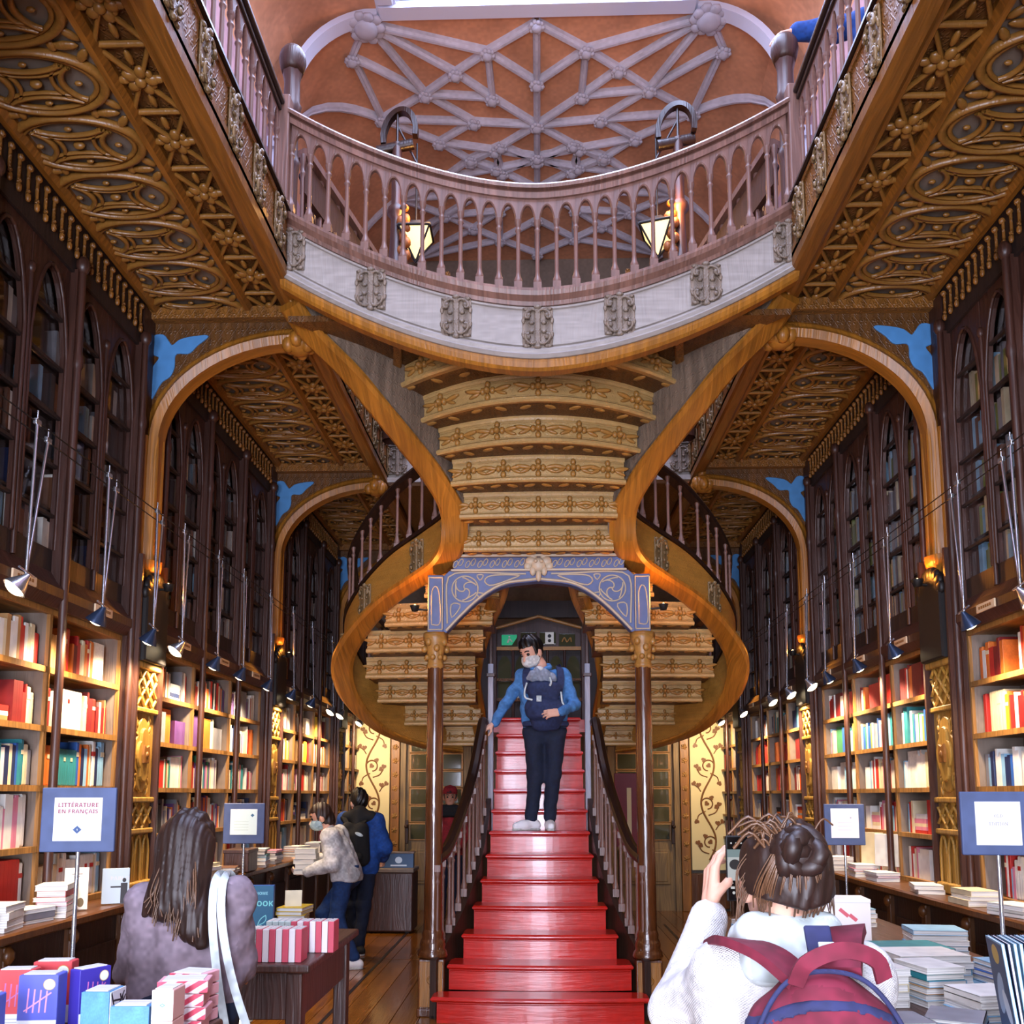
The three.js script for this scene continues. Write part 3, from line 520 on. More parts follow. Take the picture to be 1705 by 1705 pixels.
// acanthus flower with two wings, as carved on every riser
const ROS = mg([sp(0.016, 0, 0, 0.012, 1, 1, 0.9, 7), ...[0, 1, 2, 3].map((k) => sp(0.016, 0.024 * Math.cos(k * PI / 2), 0.03 * Math.sin(k * PI / 2), 0.006, 0.9, 1.1, 0.6, 6)),
  ...[-1, 1].flatMap((s) => [tf(new THREE.SphereGeometry(1, 8, 5).scale(0.045, 0.011, 0.008), s * 0.07, 0.006, 0.004, 0, 0, s * 0.15), tf(new THREE.SphereGeometry(1, 8, 5).scale(0.03, 0.009, 0.006), s * 0.065, -0.014, 0.003, 0, 0, -s * 0.35)])]);
// one step seen from below: carved face, ledges, recessed frame, soffit
function underStep(t, x0, x1, z, h, bulge, back, skew = 0, nr = 5) {
  const f = arcFront(x0, x1, z, bulge).map(([x, zz]) => [x, zz + skew * (x - (x0 + x1) / 2)]);
  const move = (d, e = 0) => f.map(([x, zz], i) => [x, zz + d]);
  part('step_body', flatSlab([...f, ...move(-back).reverse()], h - RISE / 2, h + RISE / 2), M.oak_deep, t);
  part('face_panel', flatSlab([...move(0.008), ...move(-0.03).reverse()], h - RISE / 2 + 0.025, h + RISE / 2 - 0.03), M.oak_tread, t);
  const path = (d, y) => f.map(([x, zz]) => [x, y, zz + d]);
  part('lower_ledge', sweep(path(0, h - RISE / 2), [[-0.03, 0.03], [-0.03, 0], [0.03, -0.016], [0.045, -0.006], [0.045, 0.012], [0.02, 0.03]].map(([a, b]) => [-a * -1, b])), M.oak_tread, t);
  part('upper_ledge', sweep(path(0, h + RISE / 2), [[-0.03, 0.0], [-0.03, -0.03], [0.015, -0.03], [0.022, -0.015], [0.022, 0.0]]), M.oak_tread, t);
  for (const dy of [0.036 - RISE / 2, RISE / 2 - 0.042]) part('panel_bead', tube(path(0.011, h + dy), 0.005, 20, 4), M.oak_tread, t);
  for (let k = 0; k < nr; k++) {
    const u = (k + 0.5) / nr, i = u * (f.length - 1), i0 = Math.floor(i), a = f[i0], b = f[Math.min(i0 + 1, f.length - 1)], q = i - i0;
    const r = mesh('rosette', ROS, M.oak_leaf, t); r.position.set(lerp(a[0], b[0], q), h - 0.003, lerp(a[1], b[1], q) + 0.01); r.rotation.y = Math.atan2(-(b[1] - a[1]), b[0] - a[0]); r.scale.setScalar(Math.min(1.5, (x1 - x0) / nr / 0.17)); r.scale.z *= 1.5;
  }
  // carved leaves along the soffit
  const lv = []; for (let k = 0; k < nr * 2; k++) { const x = lerp(x0, x1, (k + 0.5) / (nr * 2)), m = f.reduce((a, b) => (Math.abs(b[0] - x) < Math.abs(a[0] - x) ? b : a)); lv.push(tf(new THREE.SphereGeometry(1, 8, 5).scale(0.05, 0.01, 0.025), x, h - RISE / 2 - 0.002, m[1] - 0.09, 0, (k % 2 ? 0.6 : -0.6), 0)); }
  part('soffit_leaves', lv, M.oak_leaf, t);
}
// outer ribbon of one side: [x, z, lower edge]; from the rear landing out, in to the waist and out again to the gallery corner
const RIBBON = [[0.85, -10.05, 2.12], [1.157, -9.8, 2.16], [1.57, -9.4, 2.31], [1.791, -9.0, 2.576], [1.797, -8.6, 2.847], [1.61, -8.25, 3.071], [1.286, -7.9, 3.3], [0.931, -7.55, 3.428], [0.732, -7.3, 3.491], [0.625, -7.12, 3.6], [0.607, -6.95, 3.781], [0.722, -6.7, 3.983], [0.887, -6.4, 4.147], [1.064, -6.15, 4.312], [1.238, -5.95, 4.482], [1.459, -5.75, 4.66], [1.57, -5.62, 4.8]];
wood('stringer_wood', 0xa8742e, { roughness: 0.42, map: T.soft, bumpMap: T.carve, bumpScale: 0.003 });
const ribbonPts = spline(RIBBON.map(([x, z, y]) => [x, y, z]), 96);
{
  for (const s of [-1, 1]) {
    const nm = side(s);
    const t = thing('curved_stair', `${nm} curving upper stair flight with carved gold underside and swirling stringer`, 'staircase');
    const R = ribbonPts.map(([x, y, z]) => [s * x, y, z]);
    part('stringer', band(R.map(([x, y, z], i) => ({ x, z, lo: y + 0.015, hi: y + (i > 62 ? 0.30 : 0.40) })), 0.07), M.stringer_wood, t);
    part('stringer_soffit', sweep(R, [[-0.02, 0.03], [-0.055, 0.015], [-0.055, -0.005], [-0.02, -0.018], [0.12, -0.018], [0.15, -0.0], [0.15, 0.03]].map(([a, b]) => [-s * a, b])), M.oak_gold, t);
    part('stringer_bead', [tube(R.slice(8).filter((_, i) => i % 3 === 0).map(([x, y, z]) => [x + s * 0.05, y + 0.06, z + 0.0]), 0.012, 90, 5)], M.oak_leaf, t);
    // carved plaques on the outside of the stringer
    const N = R.length; for (let k = 0; k < 5; k++) { const i = 14 + k * 9, p = R[i], q = R[i + 1], d = [q[0] - p[0], q[2] - p[2]], l = Math.hypot(...d), nx = -d[1] / l * -s, nz = d[0] / l * -s; const o = mesh('carved_plaque', ACAN, M.bracket_wood, t); const sg = 1; o.position.set(p[0] - nx * 0.04 * -1 * sg, p[1] + 0.21, p[2] - nz * 0.04 * -1 * sg); o.rotation.y = Math.atan2(nx, nz); o.scale.set(0.9, 1.05, 0.9); }
    // balustrade of the side flight
    const top = R.slice(6, 66);
    part('base_rail', sweep(top.map(([x, y, z]) => [x, y + 0.41, z]), [[-0.05, 0], [-0.05, 0.03], [0.05, 0.03], [0.05, 0]]), M.handrail_dark, t);
    const hr = R.slice(4, 74).map(([x, y, z]) => [x * 0.985, y + 1.02, z]);
    part('handrail', sweep(hr, [[-0.045, -0.04], [-0.05, 0], [-0.03, 0.035], [0.03, 0.035], [0.05, 0], [0.045, -0.04]]), M.handrail_dark, t);
    for (let k = 0; k < 24; k++) {
      const p = top[Math.round(lerp(2, 57, k / 23))], h = hr.reduce((a, b) => (Math.hypot(b[0] - p[0], b[2] - p[2]) < Math.hypot(a[0] - p[0], a[2] - p[2]) ? b : a)), y0 = p[1] + 0.43, L = h[1] - y0 - 0.03;
      if (L < 0.2) continue;
      const b = mesh('baluster', BAL, M.rail_wood, t); b.scale.set(0.95, L / 0.44, 0.95); b.position.set(p[0], y0, p[2]);
    }
    // inner stringer
    const inn = spline([[0.6, 2.2, -10.0], [0.64, 2.5, -9.6], [0.66, 2.72, -9.2], [0.6, 2.95, -8.75], [0.49, 3.15, -8.3], [0.36, 3.3, -7.8], [0.3, 3.42, -7.4]], 24);
    part('inner_stringer', band(inn.map(([x, y, z]) => ({ x: s * x, z, lo: y - 0.02, hi: y + 0.36 })), 0.05), M.oak_carved, t);
    part('inner_soffit', sweep(inn.map(([x, y, z]) => [s * x, y, z]), [[-0.07, 0.02], [-0.08, 0], [-0.06, -0.015], [0.06, -0.015], [0.08, 0], [0.07, 0.02]].map(([a, b]) => [-s * a, b])), M.oak_gold, t);
    const st = [[0.6, 1.17, -9.9, 2.28], [0.6, 1.38, -9.52, 2.47], [0.62, 1.58, -9.05, 2.66], [0.6, 1.63, -8.66, 2.85], [0.5, 1.56, -8.28, 3.04], [0.4, 1.34, -7.96, 3.22], [0.33, 0.95, -7.62, 3.4]];
    st.forEach(([a, b, z, h], i) => underStep(t, s < 0 ? -b : a, s < 0 ? -a : b, z, h, 0.02, 0.5, s * (i < 4 ? -0.03 : -0.08), 4));
    // newel finial hanging at the foot of the flight
    part('pendant_scroll', [tube([[s * 0.6, 2.2, -9.85], [s * 0.62, 2.08, -9.84], [s * 0.6, 1.98, -9.84], [s * 0.64, 1.9, -9.84]], 0.035, 16, 7), sp(0.045, s * 0.64, 1.89, -9.84, 1, 1, 1, 8)], M.oak_leaf, t);
    // roof of the flight, so that no daylight falls through the steps
    const bk = []; for (let i = 6; i < 62; i += 2) bk.push(R[i]);
    // fan steps that turn towards the gallery
    for (const [k, [xa, za, xm, zm, xb, zb, h]] of [[1.0, -6.22, 0.9, -5.75, 0.55, -5.5, 4.72], [1.19, -6.02, 1.06, -5.7, 0.95, -5.48, 4.86], [1.37, -5.84, 1.3, -5.65, 1.27, -5.48, 4.99]].entries()) {
      const c = spline([[xa, 0, za], [lerp(xa, xm, 0.6) + 0.02, 0, lerp(za, zm, 0.5)], [xm, 0, zm], [xb, 0, zb]], 16).map(([x, , z]) => [s * x, h, z]);
      part('fan_step', [sweep(c, [[-0.02, -0.1], [0.03, -0.1], [0.04, -0.085], [0.0, -0.07], [0.0, 0.2], [-0.02, 0.2]].map(([a, b]) => [s * a, b]))], M.oak_carved, t);
      const lv = []; for (let i = 2; i < 16; i += 3) lv.push(tf(ROS.clone(), c[i][0], h - 0.0, c[i][2], 0, 0.3 * s, 0)); part('fan_leaves', lv, M.oak_leaf, t);
    }
  }
  // the joined upper flight between the two ribbons
  const u = thing('upper_flight', 'carved gold underside of the fan-shaped upper stair flight over the blue arch', 'staircase');
  const UX = [0.585, 0.595, 0.635, 0.72, 0.855, 1.0], UB = [0.0, 0.03, 0.09, 0.22, 0.38, 0.5];
  for (let n = 0; n < 6; n++) underStep(u, -UX[n], UX[n], -7.12 + 0.265 * n, 3.65 + RISE * n, UB[n], n < 3 ? 0.45 : 0.5 + (n - 3) * 0.05, 0, 5);
  // flared cheeks between the fan of steps and the ribbons
  for (const s of [-1, 1]) for (let i = 58; i < 95; i++) { }
  part('light_block_board', [flatSlab([[-0.95, -7.9], [0.95, -7.9], [0.62, -7.1], [0.62, -6.95], [0.9, -6.4], [1.25, -5.95], [1.6, -5.6], [-1.6, -5.6], [-1.25, -5.95], [-0.9, -6.4], [-0.62, -6.95], [-0.62, -7.1]], 4.66, 4.7)], M.oak_deep, u);  // flat fill over the steps, added to block light from above
  part('arch_ceiling', [bb(-0.9, 0.9, 3.5, 3.54, -8.2, -7.37)], M.oak_deep, u);
  for (const s of [-1, 1]) {
    const R = ribbonPts.slice(56).map(([x, y, z]) => ({ x: s * (x - 0.05), z, lo: y + 0.02, hi: y + 0.6 }));
    part('flared_cheek', band(R, 0.03), M.oak_pale_carved, u);
  }
}
// ---------------------------------------------------------------- stair head: the dipping front with its balustrade
{
  const t = thing('stair_balcony', 'pale carved front of the stair head dipping between the two galleries', 'balcony');
  const ZH = -5.4, path = (y = 0, z = 0, x0 = 1.6, n = 48) => Array.from({ length: n + 1 }, (_, i) => { const x = lerp(-x0, x0, i / n); return [x, e_of(x) + y, ZH + z]; });
  const S = (name, pr, m) => part(name, sweep(path(), pr), m, t);
  S('bottom_border', [[-0.12, -0.475], [-0.02, -0.49], [0.0, -0.475], [0.015, -0.45], [0.015, -0.43], [-0.12, -0.43]], M.oak_gold);
  S('bottom_moulding', [[-0.05, -0.43], [0.03, -0.43], [0.045, -0.41], [0.03, -0.395], [0.035, -0.375], [0.015, -0.355], [-0.05, -0.355]], M.oak_skylit);
  S('fascia_panel', [[-0.06, -0.36], [0.0, -0.36], [0.0, -0.085], [-0.06, -0.085]], M.oak_skylit);
  S('panel_bead', [[0.0, -0.345], [0.012, -0.34], [0.012, -0.33], [0, -0.325]], M.oak_skylit);
  S('panel_bead', [[0.0, -0.11], [0.012, -0.105], [0.012, -0.095], [0, -0.09]], M.oak_skylit);
  S('top_moulding', [[-0.06, -0.085], [0.015, -0.085], [0.02, -0.06], [0.05, -0.035], [0.06, -0.01], [0.06, 0.008], [0.03, 0.02], [-0.06, 0.02]], M.rail_wood);
  part('deck', sweep(path(), [[-0.8, -0.14], [-0.03, -0.14], [-0.03, -0.02], [-0.8, -0.02]]), M.oak_deep, t);
  for (const x of [-1.54, -1.03, -0.5, 0, 0.5, 1.03, 1.54]) { const a = mesh('acanthus_bracket', ACAN, M.oak_pale_carved, t); a.position.set(x, e_of(x) - 0.225, ZH + 0.004); a.scale.set(0.95, 0.92, 1); a.rotation.z = 0; }
  const b = thing('stair_head_balustrade', 'lilac brown arcaded balustrade curving down across the stair head', 'balustrade');
  const N = 26, W = 3.1 / N, H = 0.72;
  const bal = balG(0.46);
  for (let i = 0; i <= N; i++) { const x = -1.55 + W * i, m = mesh('baluster', bal, M.rail_wood, b); m.position.set(x, e_of(x) + 0.02, ZH + 0.0); }
  for (let i = 0; i < N; i++) {
    const x = -1.55 + W * (i + 0.5), g = arcadeBay(W, 0.14), p = g.attributes.position;
    for (let k = 0; k < p.count; k++) p.setY(k, p.getY(k) + e_of(x + p.getX(k)) - e_of(x)); g.computeVertexNormals();
    const m = mesh('arch', g, M.rail_wood, b); m.position.set(x, e_of(x) + 0.48, ZH);
    if (i) { const xx = x - W / 2, q = mesh('hole_shade_triangle', dropTri, M.handrail_dark, b); q.position.set(xx, e_of(xx) + 0.575, ZH); }  // dark triangle on the board, coloured as the shade of a pierced hole
  }
  part('under_rail', sweep(path(0, 0, 1.57), [[-0.03, 0.615], [0.03, 0.615], [0.035, 0.65], [0.02, 0.67], [-0.02, 0.67], [-0.035, 0.65]]), M.rail_wood, b);
  part('handrail', sweep(path(0, 0, 1.57), [[-0.05, 0.67], [0.05, 0.67], [0.055, 0.69], [0.03, 0.715], [-0.03, 0.715], [-0.055, 0.69]]), M.rail_wood, b);
  for (const s of [-1, 1]) part('end_post', [rb(0.08, 0.8, 0.09, 0.012, s * 1.6, GY + 0.38, ZH), rb(0.1, 0.05, 0.1, 0.01, s * 1.6, GY + 0.03, ZH)], M.rail_wood, b);
  // tall carved newels where the galleries begin behind the stair head
  for (const s of [-1, 1]) {
    const n = thing('gallery_newel', `tall dark carved newel post at the ${side(s)} corner of the stair head`, 'post', [s * 1.655, GY, -5.72]);
    part('shaft', [tf(lathe([[0.11, 0], [0.11, 0.1], [0.085, 0.13], [0.085, 0.5], [0.1, 0.53], [0.1, 0.57], [0.08, 0.62], [0.075, 0.85], [0.09, 0.93], [0.105, 0.97], [0.085, 1.0], [0.08, 1.16], [0.1, 1.22]], 8), 0, 0, 0)], M.table_wood, n); n.scale.set(0.68, 1, 0.68);
    part('cap', tf(lathe([[0.0, 1.42], [0.09, 1.4], [0.125, 1.36], [0.135, 1.31], [0.12, 1.26], [0.1, 1.22], [0, 1.22]], 16), 0, 0, 0), M.cabinet_wood, n);
    const iw = thing('well_rail', `dark sloping handrail of the stair well behind the ${side(s)} balusters`, 'handrail');
    const r = spline([[1.6, 6.02, -5.85], [1.42, 5.95, -6.5], [1.2, 5.85, -7.3], [1.0, 5.75, -8.1]], 16).map(([x, y, z]) => [s * x, y, z]);
    part('rail', sweep(r, [[-0.05, -0.03], [-0.05, 0.02], [0, 0.035], [0.05, 0.02], [0.05, -0.03]]), M.rail_wood, iw);
    part('string', band(r.map(([x, y, z]) => ({ x, z, lo: y - 0.3, hi: y - 0.06 })), 0.04), M.cabinet_wood, iw);
    for (let k = 0; k < 9; k++) { const p = r[k * 2]; const m = mesh('baluster', balG(p[1] - GY + 0.2), M.rail_wood, iw); m.position.set(p[0], GY - 0.22, p[2]); }
  }
  // glowing lanterns under wooden hoops in the stair well
  wood('figure_gold', 0xa05a1c);
  mat('lantern_glass', 0xfff0c8, { emissive: 0xffd890, emissiveIntensity: 1.6, roughness: 0.4 });
  for (const s of [-1, 1]) {
    const z = -8.5, x = s * (s < 0 ? 1.19 : 1.17), l = thing('lantern', s < 0 ? 'glowing kite-shaped glass lantern on the left behind the curved balustrade' : 'glowing kite-shaped glass lantern on the right behind the curved balustrade', 'lantern', [x, 6.82, z], s < 0 ? PI / 4 : 0.5); l.scale.setScalar(1.25);
    part('shade', [cy(0.005, 0.17, 0.21, 0, 0.135, 0, 0, 0, 0, 4)], M.lantern_glass, l);
    part('frame', [0, 1, 2, 3].flatMap((k) => { const a = k * PI / 2, c = [0.172 * Math.sin(a), 0.24, 0.172 * Math.cos(a)], d = [0.172 * Math.sin(a + PI / 2), 0.24, 0.172 * Math.cos(a + PI / 2)]; return [rod([0, 0, 0], c, 0.008, 5), rod(c, d, 0.012, 5)]; }), M.iron_dark, l);
    part('crown', [cy(0.13, 0.05, 0.08, 0, 0.29, 0, 0, 0, 0, 4), rod([0, 0.3, 0], [0, 1.0, 0], 0.008, 6)], M.iron_dark, l);
    const pl = new THREE.PointLight(0xffb860, 3, 0, 2); pl.name = 'lantern_bulb'; pl.position.set(0, 0.36, 0.2); l.add(pl); pl.shadow.radius = 3;
    const h = thing('lamp_stand', `dark wooden hoop stand with a gilded carved figure beside the ${side(s)} lantern`, 'lamp stand', [s * 1.38, GY, -8.45]);
    part('post', [tf(lathe([[0.1, -0.3], [0.1, 1.35], [0.07, 1.45], [0.05, 1.95], [0.09, 2.0], [0.09, 2.05], [0.05, 2.1], [0.05, 2.75]], 8), 0, 0, 0)], M.cabinet_wood, h);
    const hp = []; for (let i = 0; i <= 20; i++) { const a = lerp(-0.25, PI + 0.25, i / 20); hp.push([s * -0.02 + 0.17 * Math.cos(a), 2.85 + 0.25 * Math.sin(a), 0.06 * Math.cos(a)]); }
    part('hoop', [sweep(hp, [[-0.025, -0.04], [0.025, -0.04], [0.025, 0.04], [-0.025, 0.04]], V(0, 0, 1)), rod([0, 2.6, 0], [0, 3.1, 0], 0.015, 6), rod([-0.2, 2.68, 0], [0.16, 2.75, 0], 0.05, 6), rod([0, 2.95, 0], [-s * -0.0 + (x - s * 1.38), 2.58 - 0.0, -0.05], 0.012, 5)], M.handrail_dark, h);
    const fg = []; for (let k = 0; k < 9; k++) fg.push(sp(0.05, 0.035 * Math.sin(k * 2.4) - s * 0.09, 1.5 + k * 0.055, 0.05 + 0.03 * Math.cos(k * 1.9), 0.9, 1.1, 0.9, 7)); fg.push(sp(0.045, -s * 0.09, 2.04, 0.05, 1, 0.8, 1, 8));
    tag(part('carved_figure', fg, M.figure_gold, h), 'gilded carved leaf figure');
  }
}
// ---------------------------------------------------------------- blue painted portal on two columns
{
  const Z = -7.3, t = thing('blue_portal', 'blue painted arch with pale scroll tracery over the red stairs', 'arch', [0, 0, Z]);
  const arc = []; for (let i = 0; i <= 12; i++) { const a = i / 12, x = -0.735 + 0.735 * a; arc.push([x, 2.93 + 0.415 * (0.82 * Math.sin(Math.min(1, a * 1.35) * PI / 2) + 0.18 * a)]); }
  const arcR = arc.slice(0, -1).map(([x, y]) => [-x, y]).reverse(), opening = [...arc, ...arcR];
  part('arch_board', tf(slab([[-0.76, 2.93], ...opening, [0.76, 2.93], [0.76, 3.38], [0.71, 3.425], [-0.71, 3.425], [-0.76, 3.38]], 0.09, 0.004), 0, 0, -0.05), M.portal_blue, t);
  part('frieze_board', rb(1.36, 0.1, 0.12, 0.006, 0, 3.485, -0.01), M.portal_blue, t);
  part('frieze_moulding', [rb(1.4, 0.022, 0.14, 0.006, 0, 3.547, 0), rb(1.4, 0.018, 0.13, 0.006, 0, 3.43, 0)], M.portal_line, t);
  const L = (pts, r = 0.008, closed = false) => tube(pts.map(([x, y]) => [x, y, 0.046]), r, pts.length * 4, 5, closed);
  const off = opening.map(([x, y]) => [x * 1.0, y + 0.014]);
  part('arch_line', [L(off, 0.012), ...[-1, 1].flatMap((s) => [L([[s * 0.725, 3.0], [s * 0.725, 3.36], [s * 0.69, 3.4], [s * 0.1, 3.4]].map((p) => p), 0.008)])], M.portal_line, t);
  for (const s of [-1, 1]) {
    const g = [], cx = s * 0.585, cyy = 3.28; g.push(L(arcPts(cx, cyy, 0.104, 0, 2 * PI, 24), 0.0065));
    for (let k = 0; k < 3; k++) { const a0 = k * 2.094 + 0.4; const c = [], d = []; for (let i = 0; i <= 10; i++) { const q = i / 10, r = 0.095 * q, a = a0 + s * q * 2.2; c.push([cx + r * Math.cos(a), cyy + r * Math.sin(a)]); } for (let i = 0; i <= 8; i++) { const a = a0 + s * 2.2 - s * i / 8 * 1.5; d.push([cx + (0.095 - 0.02 * Math.sin(i / 8 * PI)) * Math.cos(a), cyy + (0.095 - 0.02 * Math.sin(i / 8 * PI)) * Math.sin(a)]); } g.push(L(c, 0.0065), L(d, 0.0065)); }
    g.push(L([[s * 0.44, 3.39], [s * 0.49, 3.39], [s * 0.465, 3.35]], 0.006, true), L([[s * 0.47, 3.21], [s * 0.44, 3.24], [s * 0.49, 3.245]], 0.006, true), L([[s * 0.69, 3.05], [s * 0.69, 3.16], [s * 0.62, 3.15]], 0.006, true));
    g.push(L([[s * 0.15, 3.385], [s * 0.4, 3.38], [s * 0.43, 3.345], [s * 0.4, 3.31], [s * 0.36, 3.31], [s * 0.2, 3.365]], 0.007, true));
    part('scroll_tracery', g, M.portal_line, t);
    const fr = []; for (let k = 0; k < 6; k++) { const x = s * (0.15 + k * 0.098); for (const q of [-1, 1]) { const c = []; for (let i = 0; i <= 8; i++) { const a = i / 8 * 2 * PI; c.push([x + q * 0.022 + 0.016 * Math.cos(a) + 0.01 * Math.sin(a), 3.487 + q * 0.008 + 0.028 * Math.sin(a), 0.054]); } fr.push(tube(c, 0.0045, 16, 4)); } }
    part('frieze_leaves', fr, M.portal_line, t);
    // blue block over each column
    part('column_block', [rb(0.125, 0.46, 0.13, 0.006, s * 0.818, 3.16, 0)], M.portal_blue, t);
    const bl = lancet(0.03, 2.99, 3.24, 3.3, 5).map(([x, y]) => [x + s * 0.818, y, 0.067]);
    part('block_line', [tube([...bl, bl[0]], 0.005, 40, 4), ...[[-0.055, 0], [0.055, 0]].map(([dx]) => rod([s * 0.818 + dx, 2.95, 0.066], [s * 0.818 + dx, 3.37, 0.066], 0.006, 4)), rod([s * 0.818 - 0.055, 2.95, 0.066], [s * 0.818 + 0.055, 2.95, 0.066], 0.006, 4), rod([s * 0.818 - 0.055, 3.37, 0.066], [s * 0.818 + 0.055, 3.37, 0.066], 0.006, 4)], M.portal_line, t);
  }
  const bs = [sp(0.06, 0, 3.47, 0.06, 1, 1, 0.6, 10), sp(0.03, 0, 3.385, 0.06, 0.8, 1.8, 0.7, 8)];
  for (const s of [-1, 1]) bs.push(sp(0.045, s * 0.06, 3.5, 0.055, 1.1, 0.9, 0.6, 8), sp(0.035, s * 0.085, 3.46, 0.055, 1, 1, 0.6, 7), sp(0.03, s * 0.045, 3.42, 0.06, 0.9, 1.4, 0.7, 7), sp(0.014, s * 0.022, 3.49, 0.1, 1, 1, 1, 6), sp(0.03, s * 0.04, 3.54, 0.055, 1, 1, 0.6, 7));
  part('carved_boss', bs, M.portal_line, t);
  for (const s of [-1, 1]) {
    const c = thing('column', s < 0 ? 'slim polished brown column on the left of the red stairs, on a square foot' : 'slim polished brown column on the right of the red stairs, on a square foot', 'column', [s * 0.82, 0, Z]);
    part('plinth', [rb(0.2, 0.42, 0.2, 0.012, 0, 0.21, 0), rb(0.215, 0.06, 0.215, 0.01, 0, 0.03, 0)], M.column_wood, c);
    part('plinth_panel', tf(slab([[-0.082, 0.075], [0.082, 0.075], [0.082, 0.4], [-0.082, 0.4]], 0.006, 0.004), 0, 0, 0.098), M.oak_gold, c);
    part('plinth_carving', [tf(new THREE.TorusGeometry(0.025, 0.007, 5, 14), 0, 0.27, 0.11), sp(0.012, 0, 0.22, 0.11, 1, 1.6, 0.6, 6)], M.oak_gold, c);
    part('base_rings', lathe([[0.0, 0.42], [0.11, 0.42], [0.118, 0.44], [0.11, 0.47], [0.095, 0.49], [0.1, 0.52], [0.092, 0.55], [0.08, 0.57], [0.085, 0.6], [0.072, 0.63]], 28), M.column_wood, c);
    part('shaft', lathe([[0.072, 0.62], [0.072, 0.9], [0.066, 1.7], [0.062, 2.66]], 28), M.column_wood, c);
    part('capital', [lathe([[0.062, 2.64], [0.072, 2.66], [0.072, 2.675], [0.064, 2.69], [0.068, 2.76], [0.085, 2.84], [0.1, 2.88], [0.1, 2.93], [0, 2.93]], 8), ...Array.from({ length: 8 }, (_, k) => { const a = k * PI / 4 + 0.2; return sp(0.026, 0.088 * Math.sin(a), 2.8 + 0.05 * (k % 2), 0.088 * Math.cos(a), 1, 1.2, 1, 7); }), ...Array.from({ length: 8 }, (_, k) => { const a = k * PI / 4 + 0.6; return sp(0.022, 0.075 * Math.sin(a), 2.73, 0.075 * Math.cos(a), 1, 1.1, 1, 6); })], M.oak_leaf, c);
  }
}
